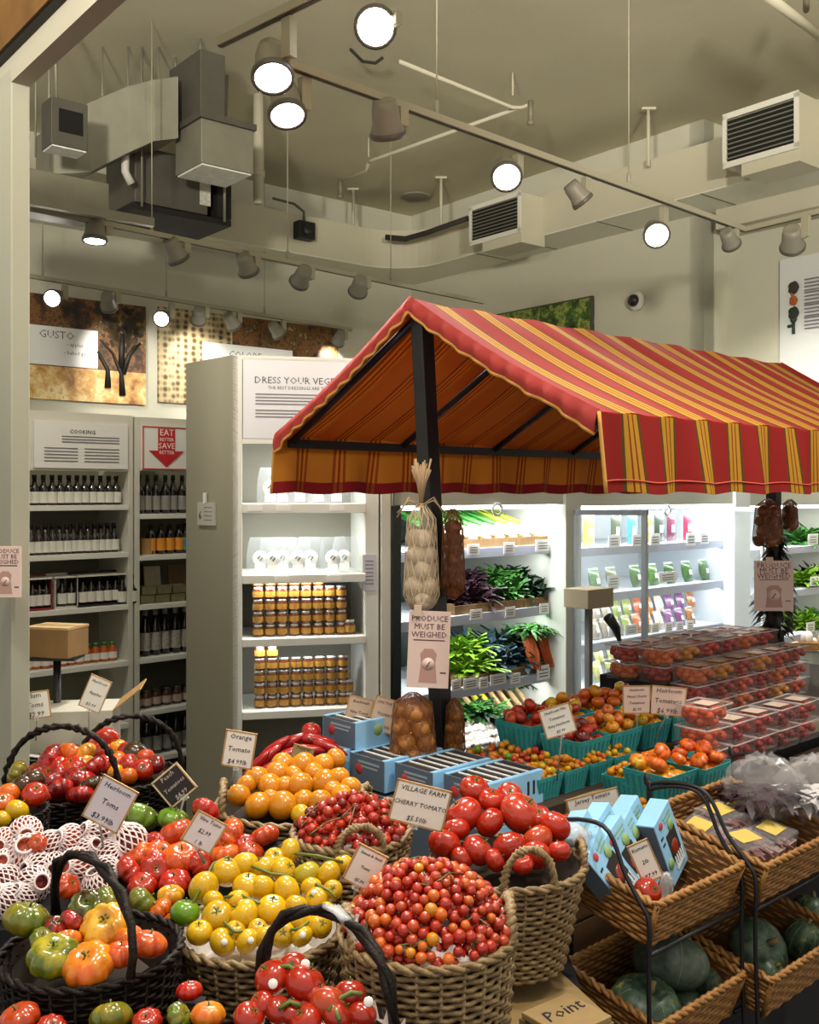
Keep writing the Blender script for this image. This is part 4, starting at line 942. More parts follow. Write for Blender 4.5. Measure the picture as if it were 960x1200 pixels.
for k in range(8): putpack(BAGP, 706 + k * 15, .2, .12 + .02 * (k % 2), ('#c8d4dc', '#3f5a50', '#b8c8d4', '#98b0b8', '#d0dce4', '#b4c0c8', '#a8b8c8', '#c8d0d8')[k], 'bluish white bag, %s from left at the bottom of white cooler' % ORD[k], 'bags in the bottom of the white cooler', .9, -.4)
# farther cooler
for k, (px, z, m_, lb) in enumerate(((938, zqC[0], 0, 'green bunch on the top shelf of the farther cooler'), (958, zqC[0], 1, 'dark green bunch on the top shelf of the farther cooler'), (936, zqC[1], 3, 'yellow green bunch on the second shelf of the farther cooler'), (957, zqC[1], 4, 'purple stemmed bunch on the second shelf of the farther cooler'), (940, zqC[2], 3, 'bright green bunch on the third shelf of the farther cooler'), (960, zqC[2], 0, 'mid green bunch on the third shelf of the farther cooler'))):
    c = qp(px, 600, .25); c.z = z + .01; o = part('leafy_bunch', leafy(60, .08, .17, .08, 160 + k, .4, .9), GREENV[m_]); tag(o, lb, 'greens'); o.location = c
for k, (px, z) in enumerate(((938, .25), (958, .25))):
    c = qp(px, 600, .12); c.z = qp(px, 756, .12).z
    t = thing('root_tray', 'pale wicker tray with white and purple roots, %s of two in the farther cooler' % ORD[k], 'tray', 'root trays', loc=c)
    part('tray_body', MB().box((0, 0, 0), (.22, .2, .06), taper=.9), WICKT, t)
    part('stand', MB().box((0, .05, -.03 - (c.z - .2) / 2), (.2, .1, c.z - .2 - .06)), CGREY, t)
    for i in range(3): o = part('white_turnip', MB().blob(.04, 1.3, 0, 0, .05, 12, 8, 0), mat('turnip_white', '#ece4dc', .5)); tag(o, 'white turnip, %s in the wicker tray of farther cooler, %s tray' % (ORD[i], ORD[k]), 'turnip', 'white turnips'); o.location = c + Vector((-.06 + .06 * i, 0, .06))
# cardboard box with a black prong seen through the open door
c = qp(690, 700, -.3); t = thing('display_box', 'pale cardboard box with black prongs behind the open glass door', 'box', M=frame(US, VS, UP, c))
part('box', MB().box((0, 0, 0), (.22, .16, .1)), mat('pale_cardboard', '#9c8f76', .8), t, bev=.003); part('pedestal', MB().box((.0, 0, -.05 - (c.z - .1) / 2), (.03, .03, c.z - .1)), mat('pedestal_grey', '#6c6a66', .6), t)
part('prong', MB().tube([(.05, -.09, -.1), (.1, -.1, -.16), (.16, -.09, -.26)], .02, 8, rs=[.03, .025, .006]), BLKP, t)
# ================================================================ the market stall awning
A0 = Vector((.478, 2.55, 0)); WS, LS = 1.372, 2.25
ZE, ZV, ZR = 1.804, 1.60, 2.185            # eave, valance bottom, ridge
MS = frame(US, VS, UP, A0); MSI = MS.inverted()
def loc_(p): return MSI @ Vector(p)
def stripe_mat(name, stops, period, rough=.8, bump=True):
    m = bpy.data.materials.new(name); m.use_nodes = True; nt = m.node_tree; L = nt.links; b = nt.nodes['Principled BSDF']; b.inputs['Roughness'].default_value = rough; b.inputs['Specular IOR Level'].default_value = .25
    b.inputs['Sheen Weight'].default_value = 0.
    tc = nt.nodes.new('ShaderNodeTexCoord'); sp = nt.nodes.new('ShaderNodeSeparateXYZ'); L.new(tc.outputs['Object'], sp.inputs[0])
    d = nt.nodes.new('ShaderNodeMath'); d.operation = 'DIVIDE'; d.inputs[1].default_value = period; L.new(sp.outputs['X'], d.inputs[0])
    f_ = nt.nodes.new('ShaderNodeMath'); f_.operation = 'FRACT'; L.new(d.outputs[0], f_.inputs[0])
    r = nt.nodes.new('ShaderNodeValToRGB'); r.color_ramp.interpolation = 'CONSTANT'; e = r.color_ramp.elements
    for i, (p, c) in enumerate(stops):
        el = e[i] if i < 2 else e.new(p)
        el.position = p; el.color = (*rgb(c), 1)
    L.new(f_.outputs[0], r.inputs['Fac']); L.new(r.outputs['Color'], b.inputs['Base Color'])
    tl_ = nt.nodes.new('ShaderNodeBsdfTranslucent'); L.new(r.outputs['Color'], tl_.inputs['Color']); ms_ = nt.nodes.new('ShaderNodeMixShader'); ms_.inputs[0].default_value = .16 if 'awning_stripe' not in name else .38; L.new(b.outputs[0], ms_.inputs[1]); L.new(tl_.outputs[0], ms_.inputs[2]); L.new(ms_.outputs[0], nt.nodes['Material Output'].inputs['Surface'])
    n = nt.nodes.new('ShaderNodeTexNoise'); n.inputs['Scale'].default_value = 300; L.new(tc.outputs['Object'], n.inputs['Vector'])
    bp = nt.nodes.new('ShaderNodeBump'); bp.inputs['Strength'].default_value = .15; bp.inputs['Distance'].default_value = .002; L.new(n.outputs['Fac'], bp.inputs['Height']); L.new(bp.outputs['Normal'], b.inputs['Normal'])
    return m
RD, YL, OL = '#9c241f', '#c8942a', '#5c471d'
STR = stripe_mat('awning_stripe', [(0, RD), (.42, OL), (.48, YL), (.58, '#8a3a20'), (.61, YL), (.69, '#8a3a20'), (.72, YL), (.82, OL), (.88, RD)], .170)
LIN = stripe_mat('awning_lining', [(0, '#d58a2c'), (.42, '#a84e1c'), (.5, '#d58a2c'), (.56, '#9c3e18'), (.62, '#d58a2c'), (.68, '#a84e1c'), (.75, '#d58a2c')], .170)
HEM = stripe_mat('awning_hem', [(0, '#9a2226'), (.46, '#a8541c'), (.54, '#9a2226'), (.6, '#a8541c'), (.68, '#9a2226')], .170)
REDC = mat('awning_red_cloth', '#b23a34', .8, noise=.2, nscale=10); PIPE = mat('awning_yellow_piping', '#cf9a48', .8)
t = thing('awning_stall', 'gabled red and yellow striped fabric awning on two black posts over the tomato stall', 'awning', M=MS)
def roof(side, off):            # side 0 front slope, 1 back slope; off lifts the sheet
    def fn(u, v):
        a = -.02 + u * (LS + .03); b = WS / 2 * (1 - v) - .012 * v; sag = -.018 * math.sin(PI * v) * (1 + .3 * math.sin(a * 9)) - .012 * math.sin(a * 2 * PI / .56) ** 2 * (1 - v) * .6
        rip = .004 * math.sin(a * 37 + v * 3) * v
        return (a, b if side == 0 else WS - b, ZR + (ZE - ZR) * v + sag + rip + off)
    return fn
part('roof_cloth', MB().grid(roof(0, 0), 80, 14, 0, True), STR, t); part('roof_cloth', MB().grid(roof(1, 0), 60, 12, 0), STR, t)
part('lining', MB().grid(roof(0, -.008), 60, 10), LIN, t); part('lining', MB().grid(roof(1, -.008), 60, 10, 0, True), LIN, t)
def val(side, off, z0, z1):
    def fn(u, v):
        a = -.02 + u * (LS + .03); k = v
        w = .014 * math.sin(a * 2 * PI / .27 + .6) * k + .006 * math.sin(a * 41) * k
        b = -.012 - .02 * k + w - off
        return (a, b if side == 0 else WS - b, z0 + (z1 - z0) * v + .004 * math.sin(a * 23) * k)
    return fn
part('valance', MB().grid(val(0, .0, ZE, ZV), 110, 8, 0, True), STR, t); part('valance', MB().grid(val(1, .0, ZE, ZV), 80, 6), STR, t)
part('valance_lining', MB().grid(val(0, -.006, ZE, ZV), 90, 4), LIN, t); part('valance_lining', MB().grid(val(1, -.006, ZE, ZV), 80, 4, 0, True), LIN, t)
part('hem_lining', MB().grid(lambda u, v: (Vector(val(1, -.009, ZE, ZV)(u, .8 + .2 * v))), 80, 2, 0, True), HEM, t)
mb = MB()
for zz in (ZV + .03,): mb.tube([Vector(val(0, .0015, ZE, ZV)(i / 90, (ZE - zz) / (ZE - ZV))) for i in range(91)], .0022, 5)
part('hem_stitch', mb, mat('hem_thread', '#c0503a', .8), t)
# ruffled gable edges with yellow piping
for a_, nm in ((-.02, 'near'), (LS + .01, 'far')):
    def rake(s):    # s -1..1 across the gable
        v = abs(s); b = WS / 2 + s * (WS / 2 + .012); return b, ZR + (ZE - ZR) * v - .018 * math.sin(PI * v)
    def ruf(u, v):
        s = 2 * u - 1; b, z = rake(s); sgn = -1 if a_ < 0 else 1
        drop = .045 + .003 * math.sin(s * 34) + .02 * max(0, abs(s) - .85) / .15
        nb = (-(ZR - ZE) if s < 0 else (ZR - ZE)); 
        return (a_ + sgn * (.012 * math.sin(v * PI * .8) + .006 * math.sin(s * 70) * v), b - (.012 * v if s > 0 else -.012 * v), z + .006 - drop * v)
    part('gable_ruffle', MB().grid(ruf, 120, 5).grid(lambda u, v: Vector(ruf(u, v)) + Vector((.004 if a_ < 0 else -.004, 0, 0)), 120, 5, 0, True), REDC, t)
    part('piping', MB().tube([Vector(ruf(i / 120, 1)) for i in range(121)], .005, 6), PIPE, t)
    for sd in (0, 1):
        part('valance_piping', MB().tube([Vector(val(sd, 0, ZE, ZV)(0 if a_ < 0 else 1, k / 6)) for k in range(7)], .005, 6), PIPE, t)
# black frame
for a_ in (.03, .55, 1.07, 1.59, 2.19):
    for sd in (0, 1):
        b1 = .015 if sd == 0 else WS - .015
        part('rafter', MB().tube([(a_, WS / 2, ZR - .04), (a_, b1, ZE - .028)], .013, 6), BLACK, t)
for b1 in (.02, WS - .02): part('eave_rail', MB().box((LS / 2, b1, ZE - .03), (LS - .04, .025, .03)), BLACK, t)
part('ridge_pole', MB().box((LS / 2, WS / 2, ZR - .05), (LS - .04, .03, .035)), BLACK, t)
pb = loc_(P(519, 880, 3.08)); ptp = Vector((.03, WS / 2, ZR - .05))
bot = Vector((pb.x, pb.y, .80)); d = (bot - ptp) * ((ptp.z - .01) / (ptp.z - .80))
part('post', MB().slab(ptp + Vector((-.025, -.025, 0)), (.05, 0, 0), (0, .05, 0), d), BLACK, t, bev=.003)
part('post', MB().box((2.185, WS / 2, (.79 + ZR - .05) / 2), (.05, .05, ZR - .05 - .79)), BLACK, t, bev=.003)
def sp(a, b, z): return MS @ Vector((a, b, z))

# ---------------------------------------------------------------- the stall tables
TABW = mat('table_dark_wood', '#3a2a1e', .7, noise=.5, nscale=10); LEDGE = mat('ledge_wood', '#8f7f5e', .7, noise=.5, nscale=14); CLOTHK = mat('black_cloth', '#131114', .9)
t = thing('stall_table', 'dark stall table with pale wooden edge under the teal baskets and clamshells', 'table', M=MS)
part('tabletop', MB().box((.30, .375, .765), (.9, .45, .03)).box((1.70, .555, .765), (1.9, .81, .03)), TABW, t); part('edge_strip', MB().box((1.35, .145, .765), (2.6, .022, .04)), LEDGE, t, bev=.003)
part('apron', MB().box((.30, .375, .38), (.86, .41, .74)), CLOTHK, t); part('apron', MB().box((1.70, .555, .38), (1.86, .77, .74)), CLOTHK, t)
t = thing('lower_tier', 'lower black display tier in front of the stall table', 'table', M=MS)
part('tier_top', MB().box((1.3, -.06, .69), (2.5, .36, .02)), TABW, t); part('tier_body', MB().box((1.3, -.05, .34), (2.4, .3, .66)), CLOTHK, t)

# ---------------------------------------------------------------- price cards
SIGNN = [0]
def card(c4, Y, lines, label, group=None, col=None, edge=TAN, ink=INK, stick=None, yaw=0., shear=.15, clip=True, Yb=None):
    """handwritten card whose corners (tl, tr, br, bl) are seen at depth Y"""
    tl, tr, br, bl = [P(*c, Y) for c in c4]
    ctr = (tl + tr + br + bl) / 4; x = ((tr - tl) + (br - bl)) / 2; y = ((tl - bl) + (tr - br)) / 2
    w, h = x.length, y.length; x.normalize(); y = (y - x * y.dot(x)).normalized()
    if yaw:
        q = Quaternion(UP, yaw); x = q @ x; y = q @ y
    z = x.cross(y); M = frame(x, y, z, ctr)
    t = thing('price_card', label, 'price card', group, M=M)
    part('card', MB().box((0, 0, 0), (w, h, .003)), col or PAPER, t)
    e = .0035
    if edge is not None: part('card_edge', MB().box((0, h / 2, 0), (w + e, e, .004)).box((0, -h / 2, 0), (w + e, e, .004)).box((w / 2, 0, 0), (e, h, .004)).box((-w / 2, 0, 0), (e, h, .004)), edge, t)
    n = len(lines); szs = sorted(min(h * .8 / n * 1.05, w * 1.5 / max(4, len(q_))) for q_ in lines); base = szs[0] * 1.12
    for i, L_ in enumerate(lines):
        sz = min(base, h * .8 / n * 1.05, w * 1.55 / max(4, len(L_)))
        part('lettering', MB().text(L_, sz, Matrix.Translation((0, h * (.36 - .72 * i / max(1, n - 1)) if n > 1 else 0, .0018)) @ Matrix.Rotation(.03, 4, 'Z'), 0, shear), ink, t)
    if stick:
        e_ = M.inverted() @ P(*stick, Yb or Y)
        part('clip', MB().box((0, -h / 2, 0), (.012, .014, .012)), CLEAR, t)
        part('stick', MB().tube([(0, -h / 2, -.002), e_], .0022, 6), mat('stick_grey', '#77736a', .4), t)
    return t

# ---------------------------------------------------------------- things hung on the posts
def net(r0, h, n, prof, th=.0011, mi=0, turns=.6):
    mb = MB()
    for s in (-1, 1):
        for k in range(n):
            pts = []
            for i in range(15):
                v = i / 14; a = 2 * PI * k / n + s * turns * 2 * PI * v * .5; r = r0 * prof(v); pts.append((r * math.cos(a), r * math.sin(a), h * v))
            mb.tube(pts, th, 4, mi)
    return mb
GARL = mat('garlic_skin', '#cdb9a0', .6, noise=.35, nscale=40); SHAL = mat('shallot_skin', '#8a4a1c', .4, noise=.5, nscale=40, coat=.3); ONIG = mat('golden_onion_skin', '#b8782c', .4, noise=.5, nscale=40, coat=.3)
NETW = mat('net_cream', '#cdb894', .7); NETB = mat('net_brown', '#7a4a26', .7); RAFF = mat('raffia', '#b99b78', .8)
def mk_bulb(name, m, lob, label, cat):
    o = part(name, MB().blob(1, .95, lob, .12, -.25, 18, 12), m); tag(o, label, cat); k = part('root_tuft', MB().blob(.22, .6, 6, .3, 0, 8, 6, 0, Matrix.Translation((0, 0, -.95))), mat('root_tan', '#cbbf95'), o); return Proto(o, (k,))
GA = mk_bulb('garlic_bulb', GARL, 8, 'x', 'garlic'); SH = mk_bulb('shallot', SHAL, 0, 'x', 'shallot'); ON = mk_bulb('golden_onion', ONIG, 0, 'x', 'onion')
def hung_bag(px, Y, y0, y1, wpx, proto, rr, ncol, label, blabel, group, netm, film, bow=True):
    c = P(px, y1, Y); top = P(px, y0, Y); h = top.z - c.z; r = wpx / 2 / F * Y
    t = thing('net_bag', label, 'net bag', 'net bags hung on the posts', loc=c)
    prof = lambda v: (math.sin(min(1, v * 7 + .1) * PI / 2) * (1 - .25 * v) if v < .86 else .78 - (v - .86) * 4.2)
    part('net', net(r, h, 14, prof), netm, t)
    part('film', MB().lathe([(r * 1.0 * max(.02, prof(i / 12)), h * i / 12) for i in range(13)], 18), film, t)
    if bow:
        r_ = random.Random(px); mb = MB()
        for k in range(26): a = r_.uniform(0, 2 * PI); mb.tube([(0, 0, h * .97), (.012 * math.cos(a), .012 * math.sin(a), h + .06), (.028 * math.cos(a), .02 * math.sin(a), h + .13 * r_.uniform(.7, 1))], .003, 4)
        part('raffia_top', mb, RAFF, t)
        mb = MB()
        for s in (-1, 1):
            for q in (.03, .06): mb.tube([(0, -.012, h * .98), (s * .035, -.02, h * 1.0 + q * .3), (s * .07, -.02, h * .95 - q * .4)], .0022, 4)
        mb.tube([(.014 * math.cos(k * PI / 8), .014 * math.sin(k * PI / 8), h * .97) for k in range(16)], .004, 5, closed=True)
        part('raffia_bow', mb, RAFF, t)
    nrow = int((h * .86) / (rr * 1.55)); k = 0; r2 = random.Random(px + 3)
    for i in range(nrow):
        for j in range(ncol):
            a = 2 * PI * j / ncol + i * 1.1 - PI / 2; zz = rr * .9 + i * rr * 1.55; q = max(0., (r * prof(min(.84, zz / h)) - rr * .95))
            proto.put(loc=c + Vector((q * math.cos(a), q * math.sin(a), zz)), rot=(r2.uniform(-1, 1), r2.uniform(-1, 1), r2.uniform(0, 6)), scale=rr * r2.uniform(.9, 1.08), label=blabel, group=group)
FILMW = mat('net_film_cream', '#d8c8ac', .3, alpha=.22, spec=.7); FILMB = mat('net_film_brown', '#8a4c1c', .3, alpha=.35, spec=.7)
hung_bag(494, 2.93, 590, 715, 44, GA, .029, 3, 'cream net bag of garlic tied with raffia on the nearer awning post', 'garlic bulb inside the cream net bag on the nearer post', 'garlic in the net bag', NETW, FILMW)
hung_bag(531, 3.04, 596, 702, 30, SH, .021, 2, 'brown net bag of shallots hanging behind the garlic bag', 'brown shallot in the net bag behind the garlic', 'shallots behind the garlic', NETB, FILMB, False)
hung_bag(506, 2.98, 742, 800, 46, SH, .024, 3, 'brown net bag of shallots behind the pink card on nearer post', 'brown shallot in the bag behind the pink card', 'shallots behind the pink card', NETB, FILMB, False)
hung_bag(484, 2.90, 812, 893, 58, ON, .026, 4, 'low brown net bag of small golden onions standing on the blue boxes', 'small golden onion in the low net bag on blue boxes', 'golden onions in the low bag', NETB, FILMB, False)
hung_bag(533, 3.05, 818, 886, 26, ON, .022, 2, 'narrow net bag of golden onions on the far side of the post foot', 'small golden onion in the narrow bag beyond the post', 'golden onions in the narrow bag', NETB, FILMB, False)
p2y = (MS @ Vector((2.185, WS / 2, 0))).y
hung_bag(900, p2y - .09, 585, 641, 36, SH, .028, 3, 'brown net bag of shallots at the top of the farther post', 'brown shallot in the bag at the top of the farther post', 'shallots on the farther post', NETB, FILMB, False)
hung_bag(926, p2y + .02, 585, 622, 20, SH, .024, 2, 'slim bag of shallots behind the farther awning post', 'brown shallot in the slim bag behind the farther post', 'shallots behind the farther post', NETB, FILMB, False)
r_ = random.Random(5); mb = MB(); cpt = P(909, 745, p2y - .045)
for i in range(260):
    v = r_.random(); a = r_.uniform(0, 2 * PI); wv_ = .085 * math.sin(PI * min(1, .18 + v * .9)) + .02
    b = Vector((math.cos(a) * wv_ * .5, math.sin(a) * wv_ * .35, v * .46)); d = Vector((math.cos(a), math.sin(a) * .6, -.75 + r_.uniform(-.3, .3))).normalized(); s = d.cross(UP).normalized(); l_ = r_.uniform(.05, .085)
    mb.grid(lambda u, w_: b + d * (l_ * w_) + s * ((u - .5) * .026 * math.sin(PI * min(.98, w_ * .9 + .08))) + UP * (.008 * math.sin(w_ * 3)), 2, 3)
solid('bay_leaf_bundle', mb, mat('bay_leaf_dark', '#2b2724', .5, noise=.4, nscale=30), 'hanging bundle of dark dried bay leaves on the farther awning post', 'leaf bundle', loc=cpt)
# pink weighing cards on the posts
def scale_card(px0, py0, px1, py1, Y, label, rot=0.):
    c = P((px0 + px1) / 2, (py0 + py1) / 2, Y); w = (px1 - px0) / F * Y; h = (py1 - py0) / F * Y
    t = thing('weighing_sign', label, 'sign', M=Matrix.Translation(c) @ Matrix.Rotation(PI / 2, 4, 'X') @ Matrix.Rotation(rot, 4, 'Z'))
    part('card', MB().box((0, 0, 0), (w, h, .003)), PINKP, t)
    SI = mat('maroon_ink', '#5a3440', .7)
    for i, tx in enumerate(('PRODUCE', 'MUST BE', 'WEIGHED')): part('lettering', MB().text(tx, w * .19, Matrix.Translation((0, h * (.4 - i * .105), .0018))), SI, t)
    part('printed_underline', MB().box((0, h * .12, .0018), (w * .75, .003, .0006)), SI, t)
    Mz = Matrix.Translation((0, -h * .19, 0))
    part('printed_scale', MB().prism([(-w * .22, -h * .24), (w * .22, -h * .24), (w * .17, h * .02), (w * .2, h * .13), (w * .1, h * .2), (-w * .1, h * .2), (-w * .2, h * .13), (-w * .17, h * .02)], .0015, .0022, 0, Mz), mat('scale_print', '#b28a80', .7), t)
    part('printed_dial', MB().lathe([(w * .15, .0022), (w * .15, .0027)], 24, 0, Mz), PINKP, t)
    part('printed_needle', MB().prism([(-w * .06, -w * .09), (-w * .03, -w * .08), (w * .06, w * .06), (w * .02, w * .05)], .0027, .0032, 0, Mz), mat('needle_red', '#7a1a22', .6), t)
    part('small_print', MB().box((w * .36, -h * .3, .0018), (w * .14, .004, .0006)), SI, t)
    part('clip', MB().box((-w * .12 if px0 > 800 else -w * .3, h * .5, .004), (w * .18, h * .14, .008)), mat('clip_cream', '#cbb49c', .6), t)
scale_card(478, 716, 527, 806, 2.84, 'pink weighing card clipped under the garlic bag on nearer post', -.04)
scale_card(884, 657, 930, 716, p2y - .15, 'pink weighing card hung over the dark leaves on the farther post')
pm = P(6, 668, 2.93); t = scale_card(-12, 640, 25, 700, 2.93, 'pink weighing card stuck on the shop pillar')
# ================================================================ baskets
def weave(path, rows, h, amp, rw, nst, mi=0):
    """woven wall: path(t, v) -> (point, outward normal), t in 0..1 round the wall, v height fraction"""
    mb = MB(); n = nst * 4
    for i in range(rows):
        v = (i + .5) / rows; pts = []
        for k in range(n):
            tt = k / n; p, nn = path(tt, v); pts.append(p + nn * (amp * math.sin(PI * 2 * tt * nst + PI * i)))
        mb.tube(pts, rw, 5, mi, closed=True)
    return mb
def rope(pts, r, tw, closed=False, n=2, mb=None, mi=0):
    """twisted strands following a list of points"""
    mb = mb or MB(); N = len(pts); ref = Vector((0.3, .5, .8)).normalized()
    fr = []
    for i in range(N):
        t = (pts[(i + 1) % N] - pts[i - 1]) if closed else (pts[min(i + 1, N - 1)] - pts[max(0, i - 1)])
        t.normalize(); a = (ref - t * ref.dot(t)).normalized(); fr.append((a, t.cross(a)))
    for s in range(n):
        q = []
        for i, p in enumerate(pts):
            a = 2 * PI * (tw * i / N + s / n); q.append(p + (fr[i][0] * math.cos(a) + fr[i][1] * math.sin(a)) * r * .62)
        mb.tube(q, r * .7, 6, mi, closed=closed)
    return mb
def arc(p, q, hgt, bow=Vector((0, 0, 0)), n=22, sq=.8):
    out = []
    for i in range(n + 1):
        a = PI * i / n; u = (1 - math.cos(a)) / 2; s = math.sin(a) ** sq
        out.append(p.lerp(q, u) + UP * hgt * s + bow * s)
    return out
def round_basket(c, r, h, label, group=None, m=WICKER, taper=.8, rows=11, nst=20, handles=(), liner=True, base=0, lift=.0, linm=LINER, rimr=.009):
    """c: centre of the rim"""
    pitch = .0105 if m is WICKER else .0085
    rows = max(6, round(h / pitch)); nst = 24; rimr = rimr * (.8 if m is WICKER else .55)
    t = thing('wicker_basket', label, 'basket', group, loc=(c.x, c.y, c.z - h))
    def path(tt, v):
        a = 2 * PI * tt; rr = r * (taper + (1 - taper) * v); return Vector((rr * math.cos(a), rr * math.sin(a), h * v)), Vector((math.cos(a), math.sin(a), 0))
    part('woven_wall', weave(path, rows, h, .0036, h / rows * .40, nst), m, t)
    st = MB()
    for k in range(nst): a = 2 * PI * (k + .5) / nst; st.tube([((r * taper) * math.cos(a), (r * taper) * math.sin(a), 0), (r * math.cos(a), r * math.sin(a), h)], .0035, 5)
    part('stakes', st, m, t)
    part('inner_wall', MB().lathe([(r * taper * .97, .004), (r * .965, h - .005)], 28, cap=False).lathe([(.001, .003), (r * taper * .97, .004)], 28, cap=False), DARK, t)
    part('rim', rope([Vector((r * math.cos(2 * PI * k / 72), r * math.sin(2 * PI * k / 72), h)) for k in range(72)], rimr, 16, True), m, t)
    for hd in handles:
        a0, a1, hh, rr_ = hd[:4]
        p, q = [Vector((r * math.cos(a), r * math.sin(a), h - .01)) for a in (a0, a1)]
        mid = (p + q) / 2; bow = Vector((mid.x, mid.y, 0)) * (hd[4] if len(hd) > 4 else 0)
        part('handle', rope(arc(p, q, hh, bow), rr_, 9), m, t)
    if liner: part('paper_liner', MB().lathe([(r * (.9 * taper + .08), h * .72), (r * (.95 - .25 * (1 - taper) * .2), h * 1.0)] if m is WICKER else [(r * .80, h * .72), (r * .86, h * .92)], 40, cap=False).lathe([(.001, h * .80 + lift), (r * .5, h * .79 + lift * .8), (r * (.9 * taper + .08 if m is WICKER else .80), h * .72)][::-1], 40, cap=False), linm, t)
    return t
def rect_basket(M, w, d, h, label, group=None, m=WICKT, taper=.9, rows=11, back=0.):
    """local: x width, y depth (+ away), z up, origin at base centre; back lifts the rear rim"""
    t = thing('wicker_basket', label, 'basket', group, M=M)
    rc = .018
    def path(tt, v):
        s = (taper + (1 - taper) * v); W, D = w / 2 * s, d / 2 * s; per = [2 * W, 2 * D, 2 * W, 2 * D]; L = sum(per); x = tt * L
        zb = lambda y: h * v + back * v * (y / D * .5 + .5)
        if x < per[0]: p, n = (-W + x, -D), (0, -1)
        elif x < per[0] + per[1]: p, n = (W, -D + x - per[0]), (1, 0)
        elif x < L - per[3]: p, n = (W - (x - per[0] - per[1]), D), (0, 1)
        else: p, n = (-W, D - (x - (L - per[3]))), (-1, 0)
        return Vector((p[0], p[1], zb(p[1]))), Vector((n[0], n[1], 0))
    part('woven_wall', weave(path, rows, h, .0022, h / rows * .47, 22), m, t)
    part('rim', rope([path(k / 96, 1)[0] for k in range(96)], .008, 24, True), m, t)
    for tt in (0, w / (w + d) / 2, .5, .5 + w / (w + d) / 2): part('corner_post', MB().tube([path(tt % 1, 0)[0], path(tt % 1, 1)[0]], .006, 6), m, t)
    mb = MB(); n = 48
    vs = [path(k / n, v)[0] * (.97 if True else 1) + Vector((0, 0, .002)) for v in (0, 1) for k in range(n)]
    for i, v in enumerate(vs[n:]): vs[n + i] = path(i / n, .985)[0] * .975
    mb.add(vs, [(k, (k + 1) % n, n + (k + 1) % n, n + k) for k in range(n)] + [tuple(range(n))], 0, False); part('inner_wall', mb, mat('rattan_inside', '#6b451e', .8, noise=.5, nscale=50), t)
    return t

# ================================================================ tomatoes and their kin
def tom_mat(name, n2=None, k=.5, rough=.2, sc=2.2):
    m = mat(name, '#ffffff', rough, objcol=True, coat=.35, noise=.22, nscale=sc) if n2 is None else mat(name, '#ffffff', rough, objcol=True, coat=.35, col2=n2, nscale=sc)
    return m
TM = tom_mat('tomato_skin'); TMO = tom_mat('tomato_skin_orange_flush', '#d8641c', sc=1.3); TMG = tom_mat('tomato_skin_green_shoulder', '#55641a', sc=1.2); TMY = tom_mat('tomato_skin_yellow_flush', '#e0b030', sc=1.3); TMR = tom_mat('tomato_skin_red_flush', '#a81c14', sc=1.3)
def calyx(n=5, r=.42, z=.8, stem=.28, seed=0, w=.16):
    rr = random.Random(seed); mb = MB()
    for k in range(n):
        a = 2 * PI * k / n + rr.uniform(-.3, .3); d = Vector((math.cos(a), math.sin(a), 0)); s = Vector((-d.y, d.x, 0)); l_ = r * rr.uniform(.8, 1.2)
        mb.grid(lambda u, v: d * (l_ * v) + s * ((u - .5) * w * (1 - v)) + UP * (z + .10 * math.sin(v * 2.6) - .02), 2, 4)
    mb.tube([(0, 0, z - .06), (.02, .01, z + stem * .6), (.07, .03, z + stem)], .05, 6)
    return mb
def mk_tom(name, blob, m, cz=.8, label='x', cat='tomato', cal=True):
    o = part(name, blob, m); tag(o, label, cat); ks = ()
    if cal: ks = (part('calyx', calyx(z=cz), GREEN, o),)
    return Proto(o, ks)
ROUND = lambda: MB().blob(1, .86, 0, 0, .14, 28, 16)
T_R = mk_tom('tomato', ROUND(), TM, .70)
T_B = mk_tom('beefsteak_tomato', MB().blob(1, .84, 7, .05, .16, 36, 18), TM, .66)
T_H = {k: mk_tom('heirloom_tomato', MB().blob(1, .72, 9, .16, .2, 48, 18), m, .50) for k, m in (('r', TM), ('o', TMO), ('g', TMG), ('y', TMY), ('d', TMR))}
T_Y = mk_tom('yellow_tomato', ROUND(), TM, .70)
T_O = mk_tom('orange_tomato', MB().blob(1, .9, 0, 0, .08, 28, 16), TM, .8, cal=False)
T_V = mk_tom('vine_tomato', ROUND(), TM, .70)
CH = mk_tom('cherry_tomato', MB().blob(1, .98, 0, 0, .05, 14, 9), TM, .9, cal=False)
GC = mk_tom('golden_cherry_tomato', MB().blob(1, .98, 0, 0, .05, 12, 8), TM, .9, cal=False)
RC = {'R': '#a8240a', 'D': '#6a120c', 'O': '#cb5f10', 'Y': '#d0a40c', 'G': '#5f8a18', 'P': '#a4301a', 'B': '#40260f', 'L': '#b0a020', 'A': '#cb820c', 'E': '#7c7018', 'K': '#b43e14'}
CN = {'R': 'red', 'D': 'dark red', 'O': 'orange', 'Y': 'yellow', 'G': 'green', 'P': 'pinkish red', 'B': 'brownish', 'L': 'greenish yellow', 'A': 'amber', 'E': 'olive green', 'K': 'coral red'}
def orient(seed, up=.5):
    r = random.Random(seed); return Euler((r.uniform(-1, 1) * up - .25, r.uniform(-1, 1) * up, r.uniform(0, 6.28)))
def rows_of(items, tol):
    """order items into rows by height in the view; returns {index: (row, place)}"""
    idx = sorted(range(len(items)), key=lambda i: items[i][1]); rows = [[idx[0]]]
    for i in idx[1:]:
        if items[i][1] - items[rows[-1][0]][1] > tol: rows.append([])
        rows[-1].append(i)
    return {i: (a, b) for a, rw in enumerate(rows) for b, i in enumerate(sorted(rw, key=lambda i: items[i][0]))}
